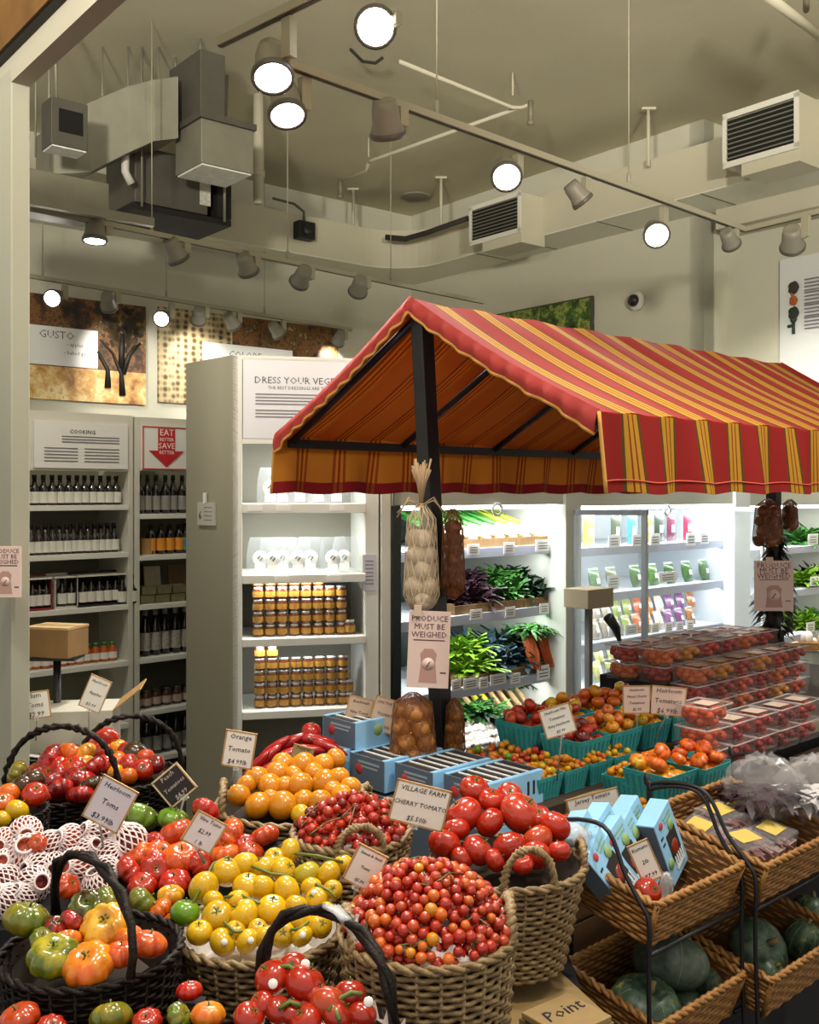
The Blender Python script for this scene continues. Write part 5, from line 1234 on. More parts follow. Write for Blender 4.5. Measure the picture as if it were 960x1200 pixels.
def pile(items, plane, protof, noun, where, group, tol=15, sc=1.0, up=.5, seed=0):
    """items: (px, py, diameter px, colour key[, kind])"""
    rk = rows_of(items, tol)
    for i, it in enumerate(items):
        px, py, dm, ck = it[:4]; c = PS(px, py, *plane); r = dm / 2 / F * c.y * sc
        cn = CN[ck]; r_, p_ = rk[i]
        col = rgb(RC[ck]); rr = random.Random(seed * 100 + i); f_ = rr.uniform(.88, 1.12); col = tuple(min(1, x * f_) for x in col)
        protof(it).put(loc=c, rot=orient(seed * 77 + i, up), scale=r, color=col, label='%s %s %s, %s row, %s from left' % (cn, noun, where, ORD[r_], ORD[p_]), group=group)
def heap_stuff(name, c, R, hz, n, r0, col, label, m=TM):
    """what lies under the countable ones, too buried to count"""
    r = random.Random(len(name) + n); mb = MB()
    for i in range(n):
        q = math.sqrt(r.random()) * .93; a = r.uniform(0, 2 * PI); mb.blob(r0, .95, 0, 0, 0, 8, 5, 0, Matrix.Translation((R * q * math.cos(a), R * q * math.sin(a), hz * (1 - q ** 2.4) - r0 * 1.5)))
    o = part(name, mb, m); o.location = c; o.color = (*rgb(col), 1); tag(o, label, 'tomatoes', kind='stuff'); return o
def heap(proto, c, R, hz, n, r0, cols, label, group, seed, vine=0, jit=.25):
    """countable small fruit over a dome"""
    r = random.Random(seed); pts = []; tries = 0
    while len(pts) < n and tries < 20000:
        tries += 1; q = math.sqrt(r.random()) * .95; a = r.uniform(0, 2 * PI); p = Vector((R * q * math.cos(a), R * q * math.sin(a), hz * (1 - q ** 2.4)))
        if all((p - o).length > r0 * 1.55 for o in pts): pts.append(p)
    for p in pts:
        col = rgb(RC[r.choice(cols)]); f_ = r.uniform(.85, 1.15)
        proto.put(loc=c + p + UP * r.uniform(-.002, .004), rot=(r.uniform(-2, 2), r.uniform(-2, 2), r.uniform(0, 6)), scale=r0 * r.uniform(1 - jit, 1 + jit * .6), color=tuple(min(1, x * f_) for x in col), label=label, group=group)
    return pts
def vines(t, c0, pts, r, n, seed, m=BROWNS, rr=.0016):
    q = random.Random(seed)
    for k in range(n):
        p = q.choice(pts); near = sorted(pts, key=lambda o: (o - p).length)[1:7]; ch = [p + UP * r]
        for o in near[::2]: ch.append(o + UP * r * 1.15)
        part('vine_stem', MB().tube([x + c0 for x in ch], rr, 5), m, t)
# ---------------------------------------------------------------- supports in front of the stall
TAB_Z = .62
t = thing('front_table', 'low table under black cloth carrying the round baskets in front', 'table')
part('tabletop', MB().box((-.34, 1.9, TAB_Z - .015), (1.36, 1.3, .03)), CLOTHK, t, bev=.004); part('cloth_skirt', MB().box((-.34, 1.9, .3), (1.33, 1.27, .6)), CLOTHK, t)
def riser(x, y, w, d, z1, label, m=None, z0=TAB_Z, rot=0.):
    t = thing('wooden_riser', label, 'riser', 'risers on the front table', loc=(x, y, z0))
    if rot: t.rotation_euler = (0, 0, rot)
    h = z1 - z0
    part('riser_top', MB().box((0, 0, h - .008), (w, d, .016)), m or TABW, t)
    for sx in (-1, 1): part('riser_side', MB().box((sx * (w / 2 - .008), 0, (h - .016) / 2), (.016, d, h - .016)), m or TABW, t)
    part('riser_front', MB().box((0, -d / 2 + .008, (h - .016) / 2), (w - .03, .014, h - .016)), m or TABW, t)
    return t
def basket_at(px, py, wpx, Y, floor=TAB_Z):
    c = P(px, py, Y); return c, wpx / 2 / F * Y, c.z - floor
# --- beefsteak basket
c, r, h = basket_at(595, 1010, 178, 2.05, .66)
cB_ = c
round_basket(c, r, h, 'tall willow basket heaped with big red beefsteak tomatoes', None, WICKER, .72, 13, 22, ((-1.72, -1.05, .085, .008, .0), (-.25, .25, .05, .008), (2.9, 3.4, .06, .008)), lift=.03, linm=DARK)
BEEF = [(556, 925, 34, 'R'), (544, 955, 43, 'R'), (574, 964, 34, 'R'), (610, 953, 48, 'P'), (576, 938, 30, 'R'), (597, 932, 29, 'R'), (521, 989, 37, 'R'), (560, 997, 35, 'R'), (597, 993, 38, 'R'), (630, 984, 35, 'K'), (650, 969, 36, 'R'), (655, 998, 27, 'R'), (628, 1002, 34, 'R'), (541, 1006, 26, 'R'), (580, 1008, 26, 'R'), (612, 1012, 26, 'R'), (535, 972, 30, 'R'), (632, 958, 28, 'R')]
pile(BEEF, (c.z + .005, c.y - r, .42), lambda it: T_B, 'beefsteak tomato', 'in the tall willow basket', 'beefsteak tomatoes in the tall basket', 13, 1.06, .8, 1)
part('crumpled_bag', MB().blob(.035, .8, 7, .3, 0, 18, 10), mat('film_clear_white', '#e8e4e0', .15, alpha=.4)); o = bpy.data.objects['crumpled_bag']; tag(o, 'crumpled clear bag tucked beside the beefsteak tomatoes', 'bag'); o.location = P(673, 980, 2.12)
# --- cherry tomatoes on the vine, front basket
c, r, h = basket_at(501, 1090, 203, 1.66)
cC_ = c
t9 = round_basket(c, r, h, 'willow basket brimming with tiny red cherry tomatoes on the vine', None, WICKER, .84, 12, 22, ((2.95, 3.75, .05, .009), (-.35, .35, .06, .009)), lift=.02)
LAB9 = 'tiny cherry tomato heaped in the willow basket below the beefsteaks'
pts = heap(CH, c + UP * -.002, r * 1.0, .105, 228, .0098, 'RRRRRKKKKPOOA', LAB9, 'cherry tomatoes in the front basket', 3)
heap_stuff('cherry_tomato_heap', c - UP * .003, r * .97, .103, 420, .0098, RC['R'], 'buried layer of tiny red cherry tomatoes in the front willow basket')
vines(t9, Vector((0, 0, h - .005)), pts, .0098, 34, 8)
pp = MB().grid(lambda u, v: Vector((-.05 + .1 * u, -.01 * math.sin(u * 9), .02 * v + .008 * math.sin(u * 13))), 8, 3)
for k, (a_, l_) in enumerate(((-1.35, .05), (-.15, .06), (-.9, .03))):
    d = Vector((math.cos(a_), math.sin(a_), 0)); s = Vector((-d.y, d.x, 0))
    part('paper_edge', MB().grid(lambda u, v: d * (r * .93 - .012 * v) + s * ((u - .5) * l_ * 2 * (1 - .5 * v)) + UP * (h + .026 * v + .006 * math.sin(u * 11) - .004), 8, 4), LINER, t9)
# --- second cherry basket behind
c, r, h = basket_at(412, 975, 136, 2.05, .74)
t10 = round_basket(c, r, h, 'small willow basket of dark red cherry tomatoes behind the yellow tomatoes', None, WICKER, .85, 9, 18, ((-1.75, -.95, .055, .008), (.3, 1.1, .05, .008)), lift=.03)
pts = heap(CH, c, r * 1.0, .065, 72, .0105, 'RRRRDP', 'cherry tomato in the small basket behind the yellow tomatoes', 'cherry tomatoes in the small basket', 4)
heap_stuff('cherry_tomato_heap', c, r * .97, .063, 190, .0105, RC['R'], 'buried layer of dark red cherry tomatoes in the small willow basket')
vines(t10, Vector((0, 0, h)), pts, .0105, 14, 9)
riser(c.x, c.y, .2, .18, .74, 'dark riser under the small basket of dark red cherry tomatoes')
# --- yellow tomatoes
c, r, h = basket_at(305, 1088, 190, 1.78)
t7 = round_basket(c, r, h, 'low willow basket full of yellow tomatoes on the vine', None, WICKER, .74, 10, 20, (), lift=.02)
YT = [(339, 997, 27, 'Y'), (266, 1022, 35, 'Y'), (287, 1014, 31, 'Y'), (309, 1018, 29, 'Y'), (332, 1020, 29, 'Y'), (360, 1024, 30, 'L'), (385, 1024, 29, 'Y'), (402, 1012, 22, 'Y'), (239, 1040, 35, 'Y'), (290, 1039, 33, 'Y'), (307, 1041, 30, 'Y'), (336, 1044, 33, 'Y'), (371, 1054, 27, 'Y'), (390, 1043, 22, 'Y'), (217, 1070, 33, 'G'), (255, 1074, 35, 'Y'), (286, 1072, 35, 'Y'), (319, 1066, 35, 'Y'), (347, 1062, 27, 'Y'), (352, 1077, 29, 'Y'), (234, 1093, 29, 'Y'), (261, 1104, 31, 'Y'), (290, 1103, 27, 'Y'), (312, 1098, 27, 'Y'), (331, 1095, 29, 'Y'), (354, 1097, 25, 'Y'), (375, 1085, 27, 'Y'), (322, 1006, 24, 'Y'), (279, 1055, 26, 'Y'), (250, 1056, 24, 'Y'), (365, 1040, 24, 'Y'), (385, 1068, 22, 'Y'), (302, 1088, 22, 'Y'), (276, 1090, 22, 'Y')]
pile(YT, (c.z + .0, c.y - r, .47), lambda it: T_Y, 'tomato', 'in the yellow tomato basket', 'tomatoes in the yellow tomato basket', 12, 1.08, .9, 2)
for k, ch in enumerate((((225, 1060), (238, 1035), (250, 1012), (268, 1004)), ((295, 1015), (318, 1024), (345, 1027)), ((262, 1052), (282, 1048), (302, 1058), (312, 1060)), ((345, 1000), (372, 1003), (402, 1010)), ((262, 1080), (275, 1092), (285, 1092)), ((370, 1036), (386, 1044), (394, 1052)), ((340, 1090), (352, 1088), (362, 1080)))):
    o = part('vine_stem', MB().tube([PS(x, y, c.z + .018, c.y - r, .47) - (Vector((c.x, c.y, c.z - h))) for x, y in ch], .0028, 6), mat('vine_green', '#5e6a22', .6), t7)
ST = mat('sticker_white', '#e9e6e0', .4)
for k, (x, y) in enumerate(((308, 1036), (284, 1058), (368, 1046), (263, 1104), (294, 1102), (355, 1096))):
    q = PS(x, y, c.z + .002, c.y - r, .47); dv = (Vector((0, 0, H)) - q).normalized()
    q = q + dv * .0215
    o = part('round_sticker', MB().lathe([(.0055, 0), (.005, .0008)], 12, 0, UP.rotation_difference(dv).to_matrix().to_4x4()), ST, t7); o.location = q - Vector((c.x, c.y, c.z - h))
# --- orange tomatoes behind
c, r, h = basket_at(345, 940, 178, 2.35, .76)
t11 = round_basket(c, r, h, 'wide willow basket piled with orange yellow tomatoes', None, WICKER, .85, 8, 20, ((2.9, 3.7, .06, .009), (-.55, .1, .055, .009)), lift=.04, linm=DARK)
OT = [(331, 895, 25, 'A'), (355, 897, 31, 'A'), (379, 895, 25, 'A'), (394, 889, 24, 'A'), (301, 912, 29, 'A'), (325, 905, 27, 'A'), (317, 921, 29, 'A'), (334, 921, 23, 'A'), (352, 921, 31, 'A'), (380, 917, 31, 'A'), (397, 911, 25, 'A'), (411, 922, 24, 'A'), (280, 932, 27, 'A'), (302, 944, 31, 'A'), (331, 944, 33, 'A'), (355, 938, 26, 'A'), (375, 940, 29, 'A'), (400, 932, 25, 'A'), (289, 920, 24, 'A'), (352, 954, 22, 'Y'), (368, 905, 24, 'A'), (317, 936, 22, 'A'), (390, 925, 22, 'A'), (345, 908, 22, 'A')]
pile(OT, (c.z + .0, c.y - r, .42), lambda it: T_O, 'tomato', 'in wide orange tomato basket', 'tomatoes in the wide orange basket', 11, 1.06, .9, 3)
riser(c.x, c.y, .3, .3, .76, 'dark riser under the wide basket of orange tomatoes')
# red peppers on a crate behind the oranges
t = thing('produce_crate', 'wooden crate of long red peppers behind the orange tomatoes', 'crate', loc=P(345, 900, 2.86) * 1)
o0 = t.location.copy(); zt = .85; t.location = (o0.x, o0.y, .62)
part('crate_box', MB().box((0, 0, .1), (.27, .2, .2)), TABW, t); part('slat_front', MB().box((0, -.105, .18), (.28, .012, .05)).box((0, -.105, .1), (.28, .012, .05)), CRATE, t)
PEP = Proto(tag(part('red_pepper', MB().tube([(-1, 0, 0), (-.8, 0, .02), (-.3, .03, .05), (.4, .02, .03), (.95, .1, -.02), (1.2, .2, -.06)], .3, 12, rs=[.18, .33, .36, .3, .17, .03]), mat('pepper_red', '#9c1414', .25, coat=.3)), 'x', 'pepper'), ())
PEP.o.data.name = 'red_pepper'; KIDS[PEP.o.name] = [part('stem', MB().tube([(-1.0, 0, 0), (-1.2, 0, .06), (-1.32, -.03, .12)], .07, 6), GREEN, PEP.o)]
for k, (x, y, a_) in enumerate(((340, 871, .5), (371, 868, -.1), (340, 884, .4), (312, 889, .7), (300, 899, .9), (362, 880, .0), (385, 876, -.3), (322, 878, .7), (352, 893, .2), (308, 908, .8))):
    p = PS(x, y, .83, 2.76, .5); PEP.put(loc=p, rot=(R.uniform(-.2, .2), -a_, R.uniform(-.3, .3)), scale=.048, label='long red pepper behind the orange tomatoes, %s of ten from the top' % ORD[k], group='red peppers')
T_R.put(loc=PS(365, 857, .83, 2.76, .5), rot=(.1, .2, 0), scale=.029, color=rgb('#a51a14'), label='round red tomato on top of the long red peppers')
# --- dark baskets at the side
c, r, h = basket_at(72, 925, 132, 2.5, .74)
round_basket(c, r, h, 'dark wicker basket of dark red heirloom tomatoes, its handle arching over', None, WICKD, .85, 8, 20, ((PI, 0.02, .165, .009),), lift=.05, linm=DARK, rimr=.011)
pile([(59, 890, 34, 'D'), (20, 906, 27, 'E'), (60, 911, 33, 'D'), (86, 899, 29, 'K'), (94, 912, 33, 'D'), (110, 899, 27, 'D'), (72, 926, 29, 'D'), (94, 932, 29, 'D'), (82, 885, 28, 'O'), (98, 882, 26, 'A'), (103, 895, 20, 'A'), (36, 916, 28, 'B'), (44, 904, 26, 'D'), (74, 900, 26, 'R'), (110, 920, 26, 'B'), (50, 930, 26, 'R')], (c.z + .0, c.y - r, .5), lambda it: T_H['d'] if it[3] in 'DK' else T_H['r'], 'heirloom', 'in the arched dark basket', 'heirlooms in the arched dark basket', 13, 1.1, .8, 4)
riser(c.x, c.y, .24, .24, .74, 'dark riser under the basket of dark red heirlooms')
c2, r2, h2 = basket_at(152, 908, 120, 2.95, .70)
round_basket(c2, r2, h2, 'dark wicker basket of orange and red tomatoes at the back by the cabinet', None, WICKD, .85, 8, 20, ((PI + .25, .3, .18, .009),), lift=.05, linm=DARK, rimr=.011)
pile([(125, 866, 27, 'R'), (138, 876, 20, 'A'), (120, 881, 23, 'P'), (158, 882, 27, 'B'), (136, 892, 25, 'O'), (153, 896, 25, 'R'), (182, 896, 21, 'D'), (108, 872, 20, 'R'), (136, 905, 19, 'A'), (170, 888, 21, 'K'), (122, 896, 24, 'R'), (168, 902, 24, 'R'), (148, 880, 20, 'R'), (150, 910, 22, 'O')], (c2.z, c2.y - r2, .5), lambda it: T_R, 'tomato', 'in dark basket by the cabinet', 'tomatoes in the dark basket by the cabinet', 12, 1.1, .8, 5)
t = thing('basket_stand', 'dark stand under the dark basket of orange and red tomatoes', 'stand', loc=(c2.x, c2.y, 0)); part('stand_top', MB().box((0, 0, .69), (.28, .28, .02)), TABW, t); part('stand_body', MB().box((0, 0, .34), (.24, .24, .68)), CLOTHK, t)
c3, r3, h3 = basket_at(6, 950, 96, 2.25, .74)
round_basket(c3, r3, h3, 'small dark basket of yellow and red tomatoes beside the arched dark basket', None, WICKD, .85, 7, 18, (), lift=.04, linm=DARK)
pile([(11, 930, 25, 'O'), (20, 950, 26, 'Y'), (41, 931, 28, 'R'), (3, 960, 20, 'Y'), (4, 941, 24, 'O'), (27, 921, 25, 'B'), (40, 914, 24, 'B'), (-12, 950, 24, 'R')], (c3.z, c3.y - r3, .5), lambda it: T_R, 'tomato', 'in the small dark edge basket', 'tomatoes in the small dark basket', 12, 1.1, .8, 6)
riser(c3.x, c3.y, .16, .16, .74, 'dark riser under the small dark basket of yellow and red tomatoes')
# --- slanted crates for the loose tomatoes
def slant(px0, px1, Y0, Y1, z0, T, label):
    x0, x1 = (px0 - CX) / F * Y0, (px1 - CX) / F * Y0; t = thing('slanted_crate', label, 'crate', 'slanted crates')
    za, zb = z0, z0 + (Y1 - Y0) * T; n = 6
    part('slatted_board', MB().slab((x0, Y0, za - .015), (x1 - x0, 0, 0), (0, Y1 - Y0, zb - za), (0, 0, .015)), CLOTHK, t)
    part('crate_body', MB().add([(x0, Y0, TAB_Z), (x1, Y0, TAB_Z), (x1, Y1, TAB_Z), (x0, Y1, TAB_Z), (x0, Y0, za - .016), (x1, Y0, za - .016), (x1, Y1, zb - .016), (x0, Y1, zb - .016)], [(3, 2, 1, 0), (4, 5, 6, 7), (0, 1, 5, 4), (1, 2, 6, 5), (2, 3, 7, 6), (3, 0, 4, 7)], 0, False), CLOTHK, t)
    return t
slant(136, 330, 1.955, 2.05, .85, .5, 'dark slanted crate under the loose red heirlooms')
RH = [(165, 957, 38, 'G', 'g'), (203, 960, 33, 'G', 'g'), (207, 976, 38, 'K', 'r'), (160, 1002, 34, 'K', 'o'), (187, 1001, 33, 'K', 'o'), (213, 1005, 40, 'K', 'o'), (154, 1020, 35, 'R', 'r'), (241, 950, 31, 'R', 'd'), (268, 979, 38, 'K', 'o'), (310, 980, 31, 'K', 'r'), (287, 990, 25, 'R', 'r'), (264, 1001, 31, 'K', 'o'), (294, 998, 27, 'K', 'r'), (182, 1019, 35, 'R', 'r'), (205, 1034, 34, 'R', 'd'), (167, 1037, 31, 'R', 'r'), (240, 990, 32, 'R', 'r'), (186, 985, 26, 'R', 'r'), (235, 1012, 28, 'R', 'r'), (228, 972, 28, 'K', 'r')]
pile(RH, (.865, 1.955, .5), lambda it: T_H[it[4]], 'heirloom', 'loose beside yellow basket', 'loose heirlooms beside the yellow basket', 14, 1.1, .7, 7)
RH2 = [(168, 1058, 36, 'E', 'g'), (200, 1049, 28, 'A', 'y'), (187, 1066, 27, 'O', 'r'), (200, 1081, 22, 'O', 'r'), (180, 1088, 24, 'R', 'r')]
pile(RH2, (.80, 1.80, .5), lambda it: T_H[it[4]], 'heirloom', 'between front dark and yellow baskets', 'heirlooms between two baskets', 14, 1.1, .7, 8)
slant(180, 216, 1.82, 1.93, .775, .5, 'narrow dark slanted crate between the front dark basket and the yellow tomatoes')
riser((222 - 480) / F * 1.505, 1.51, .04, .04, .842, 'small dark block under the lone red tomato near the front', CLOTHK)
riser(-.3295, 1.4522, .035, .035, .829, 'small dark block under the olive heirloom at the very front', CLOTHK)
slant(-60, 172, 1.86, 2.05, .80, .5, 'dark slanted crate under the foam netted tomatoes')
# foam netted tomatoes
def mk_foam():
    o = part('netted_tomato', ROUND(), TM); tag(o, 'x', 'tomato')
    mb = MB(); n = 17
    for s in (-1, 1):
        for k in range(n):
            pts = []
            for i in range(13):
                v = i / 12; a = .42 + v * 2.72 if v < 1 else PI; th = 2 * PI * k / n + s * v * 1.5; rr = 1.08; pts.append((rr * math.sin(a) * math.cos(th), rr * math.sin(a) * math.sin(th), rr * math.cos(a) * .95 + (.12 if i == 0 else 0)))
            mb.tube(pts, .05, 5)
    mb.tube([(1.1 * math.sin(.42) * math.cos(2 * PI * k / 20), 1.1 * math.sin(.42) * math.sin(2 * PI * k / 20), 1.1) for k in range(20)], .08, 5, closed=True)
    k = part('foam_sleeve', mb, mat('foam_white', '#e4d3d2', .7), o); return Proto(o, (k,))
FO = mk_foam()
FN = [(30, 976, 36, 'K'), (82, 984, 34, 'K'), (112, 977, 34, 'D'), (150, 988, 44, 'D'), (105, 997, 32, 'D'), (32, 1002, 46, 'K'), (88, 1014, 38, 'K'), (130, 1002, 34, 'D'), (6, 1012, 32, 'K'), (44, 1018, 36, 'D'), (40, 1036, 40, 'D'), (8, 1032, 34, 'D'), (115, 1038, 36, 'D'), (8, 1056, 38, 'D'), (28, 1050, 32, 'D'), (60, 990, 32, 'D'), (64, 1016, 32, 'D'), (125, 1020, 32, 'D'), (4, 986, 30, 'K')]
rk = rows_of(FN, 14)
for i, (x, y, dm, ck) in enumerate(FN):
    p = PS(x, y, .82, 1.86, .5); rr = random.Random(i + 500)
    FO.put(loc=p, rot=(rr.uniform(.3, 1.6), rr.uniform(-.9, .9), rr.uniform(-1.4, 1.4)), scale=dm / 2 / F * p.y * .98, color=rgb(RC[ck]), label='tomato in white foam netting, %s row from top, %s from left' % (ORD[rk[i][0]], ORD[rk[i][1]]), group='foam netted tomatoes')
for k, (x, y, dm, ck) in enumerate(((48, 984, 22, 'K'), (84, 1034, 31, 'K'))):
    p = PS(x, y, .835, 1.83, .5); T_H['r'].put(loc=p + Vector((0, -.02, .0)), rot=(.9, .2, k), scale=dm / 2 / F * p.y, color=rgb(RC[ck]), label='bare red tomato poking out among the foam netting, %s' % ('higher one' if k == 0 else 'lower one'), group='bare tomatoes among foam netting')
# --- front dark basket with giant heirlooms
c, r, h = basket_at(108, 1112, 204, 1.62)
t5 = round_basket(c, r, h, 'dark wicker basket of giant ribbed heirlooms in front, with tall arched handle', None, WICKD, .8, 10, 22, (), lift=.03, linm=DARK, rimr=.011)
hp_ = [P(x, y, Y) - Vector((c.x, c.y, c.z - h)) for x, y, Y in ((66, 1082, 1.72), (64, 1040, 1.70), (68, 1012, 1.68), (84, 1001, 1.65), (104, 1004, 1.62), (124, 1020, 1.58), (142, 1048, 1.54), (154, 1085, 1.51), (156, 1120, 1.49), (153, 1146, 1.49))]
part('handle', rope(hp_, .009, 6, mb=rope(hp_, .006, 8)), WICKD, t5)
pile([(31, 1077, 50, 'E', 'g'), (63, 1120, 56, 'L', 'g'), (104, 1131, 56, 'A', 'o'), (124, 1086, 54, 'A', 'y'), (86, 1080, 30, 'B', 'd'), (66, 1086, 28, 'B', 'd'), (103, 1063, 42, 'B', 'g'), (128, 1054, 32, 'E', 'g'), (142, 1118, 38, 'K', 'o'), (174, 1106, 40, 'K', 'o'), (80, 1102, 30, 'A', 'o'), (150, 1096, 30, 'A', 'o'), (50, 1100, 28, 'E', 'g')], (c.z, c.y - r, .42), lambda it: T_H[it[4]], 'giant heirloom', 'in front dark basket', 'giant heirlooms in the front dark basket', 15, 1.06, .5, 9)
# --- front vine tomatoes
c, r, h = basket_at(372, 1212, 176, 1.44)
t8 = round_basket(c, r, h, 'frontmost dark basket of vine tomatoes with dark arched handle', None, WICKD, .85, 8, 20, (), lift=.04)
hp_ = [P(x, y, Y) - Vector((c.x, c.y, c.z - h)) for x, y, Y in ((305, 1150, 1.50), (309, 1118, 1.5), (318, 1092, 1.5), (334, 1074, 1.5), (356, 1067, 1.5), (380, 1067, 1.49), (403, 1076, 1.47), (424, 1093, 1.44), (442, 1118, 1.41), (455, 1150, 1.39), (463, 1205, 1.38))]
part('handle', rope(hp_, .009, 8, mb=rope(hp_, .006, 10)), WICKD, t8)
mb = MB()
for k in range(6): mb.tube([hp_[5] + Vector((.004 * k, -.012, .012)), hp_[6] + Vector((-.01 + .006 * k, -.014, .014 - .004 * k)), hp_[6] + Vector((.02, -.01, -.03 + .008 * k))], .0035, 5)
part('plastic_tie', mb, CLEAR, t8)
VT = [(319, 1146, 41, 'R'), (357, 1153, 46, 'R'), (344, 1136, 36, 'R'), (292, 1193, 36, 'R'), (327, 1184, 32, 'R'), (307, 1177, 30, 'R'), (343, 1187, 30, 'R'), (358, 1196, 38, 'R'), (385, 1178, 44, 'K'), (410, 1165, 36, 'R'), (396, 1190, 38, 'R'), (424, 1190, 34, 'R'), (372, 1166, 30, 'R')]
pile(VT, (c.z, c.y - r, .55), lambda it: T_V, 'vine tomato', 'in the frontmost basket', 'vine tomatoes in the frontmost basket', 13, 1.06, .6, 10)
for k, ch in enumerate((((320, 1134), (338, 1132), (352, 1140)), ((327, 1182), (340, 1174), (352, 1178)), ((385, 1185), (395, 1172), (412, 1163), (424, 1165)), ((398, 1196), (392, 1180)))):
    part('vine_stem', MB().tube([PS(x, y, c.z + .022, c.y - r, .55) - Vector((c.x, c.y, c.z - h)) for x, y in ch], .0035, 6), mat('vine_green'), t8)
for k, (x, y) in enumerate(((320, 1153), (358, 1130), (432, 1174))):
    q = PS(x, y, c.z, c.y - r, .55); dv = (Vector((0, 0, H)) - q).normalized(); q = q + dv * .026
    o = part('round_sticker', MB().lathe([(.007, 0), (.006, .0008)], 12, 0, UP.rotation_difference(dv).to_matrix().to_4x4()), ST, t8); o.location = q - Vector((c.x, c.y, c.z - h))
part('paper_edge', MB().grid(lambda u, v: Vector((.075 + .05 * u, .03 - .06 * u, h + .01 + .03 * v * math.sin(u * 7 + 1) ** 2)), 8, 4), LINER, t8)
# loose tomatoes along the very front
t = thing('front_crate', 'dark low crate at the very front with a few loose heirlooms', 'crate')
part('crate_board', MB().box((-.5, 1.335, .80), (.72, .14, .02)), TABW, t); part('crate_body', MB().box((-.5, 1.335, .705), (.7, .13, .17)), CLOTHK, t)
pile([(130, 1192, 46, 'E', 'g'), (172, 1198, 34, 'R', 'r'), (210, 1192, 32, 'E', 'g'), (244, 1189, 38, 'A', 'o'), (22, 1195, 46, 'K', 'r'), (222, 1161, 29, 'R', 'd'), (60, 1206, 34, 'R', 'r')], (.815, 1.29, .22), lambda it: T_H[it[4]], 'heirloom', 'loose along the very front', 'loose heirlooms at the very front', 16, 1.05, .6, 11)
# crates under the beefsteak basket
def wcrate(px, py, Y, w, d, h, rot, lines, label):
    c = P(px, py, Y); t = thing('wooden_crate', label, 'crate', 'pale wooden crates at the front', loc=(c.x, c.y, c.z - h))
    t.rotation_euler = (0, 0, rot)
    part('crate_top', MB().box((0, 0, h - .006), (w, d, .012)), WOODC, t, bev=.002)
    part('crate_side', MB().box((0, 0, (h - .014) / 2), (w - .012, d - .012, h - .014)), WOODC, t)
    for sx in (-1, 1):
        for sy in (-1, 1): part('corner_batten', MB().box((sx * (w / 2 - .008), sy * (d / 2 - .003), h / 2 - .004), (.022, .012, h - .016)), mat('crate_batten', '#8a7350', .7, noise=.5, nscale=14), t)
    for i, (tx, face) in enumerate(lines):
        if face == 'f': M = Matrix.Translation((0, -d / 2 + .0045, h * (.62 - .34 * i))) @ Matrix.Rotation(PI / 2, 4, 'X')
        else: M = Matrix.Translation((0, .01 - .05 * i, h + .0006))
        part('stencil_lettering', MB().text(tx, h * .3 if face == 'f' else .045, M, 0, .25), INK, t)
    return t
wcrate(604, 1166, 1.98, .26, .26, .40, math.radians(20), (('Bay', 'f'), ('Point', 'f')), 'pale wooden crate with black lettering under the tall beefsteak basket')
wcrate(664, 1188, 1.84, .12, .11, .20, math.radians(38), (('Point', 't'),), 'small pale wooden crate lettered on top, standing before the taller crate')
# ================================================================ boxes, pint baskets and clamshells on the stall
def sl(p): return MSI @ Vector(p)
WINK = mat('carton_white_print', '#e4e6e4', .6); REDE = mat('emblem_red', '#c23a34', .6); GREENE = mat('emblem_green', '#8aa86a', .6); CARTD = mat('carton_window_dark', '#231c1c', .6)
def tomato_box(a, b, z, la, lb, h, label, open_top=True, group='blue tomato boxes by the post'):
    """carton on the stall: a along the ridge direction, b across it"""
    t = thing('tomato_box', label, 'box', group, M=MS @ Matrix.Translation((a, b, z)))
    th = .004
    for s_ in (-1, 1):
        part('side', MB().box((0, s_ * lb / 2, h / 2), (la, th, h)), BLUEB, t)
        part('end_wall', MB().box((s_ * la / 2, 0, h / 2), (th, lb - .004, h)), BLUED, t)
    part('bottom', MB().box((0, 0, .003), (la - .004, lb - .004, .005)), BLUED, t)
    part('end_emblem', MB().lathe([(.016, 0), (.015, .001)], 10, 0, Matrix.Translation((-la / 2 - .002, lb * .22, h * .55)) @ Matrix.Rotation(-PI / 2, 4, 'Y')), REDE, t)
    part('end_print', MB().box((-la / 2 - .0025, -.01, h * .8), (.001, lb * .6, .006)).box((-la / 2 - .0025, -.01, h * .66), (.001, lb * .5, .005)), mat('slate_print', '#9aa6b0', .6), t)
    for k in (-1, 1): part('hand_slot', MB().box((la * .28 + k * .011, -lb / 2 - .0024, h * .55), (.008, .001, h * .42)), CARTD, t)
    part('round_emblem', MB().lathe([(.017, 0), (.016, .001)], 14, 0, Matrix.Translation((-la * .08, -lb / 2 - .0022, h * .6)) @ Matrix.Rotation(PI / 2, 4, 'X')), GREENE, t)
    if open_top:
        part('top_panel', MB().box((0, 0, h - .004), (la - .008, lb - .008, .003)), CARTD, t)
        mb = MB(); n = 5
        for k in range(n): part('top_slat', MB().box((-la * .32 + la * .64 * k / (n - 1), 0, h - .001), (.006, lb * .8, .003)), WINK, t)
        [part('top_rim', MB().box((0, s_ * lb * .46, h), (la, lb * .08, .003)), BLUEB, t) for s_ in (-1, 1)]
    else: part('lid', MB().box((0, 0, h), (la, lb, .004)), WINK, t)
    return t
bx = [(-.10, .27, .78, .22, .15, .085, 'blue tomato box at the table corner, upper of its pair, nearest the beefsteaks'),
      (-.12, .44, .78, .22, .15, .085, 'blue tomato box second from the table corner, under the onion bag'),
      (-.14, .61, .78, .22, .15, .085, 'blue tomato box third from the table corner'),
      (-.16, .78, .78, .22, .15, .085, 'blue tomato box at the far end of the row, under the top box'),
      (-.13, .76, .867, .20, .15, .075, 'blue tomato box on top of the row below the two tan cards')]
t = thing('box_plinth', 'row plinth of slate blue cartons under the blue tomato boxes', 'box', M=MS @ Matrix.Translation((-.19, .52, 0)))
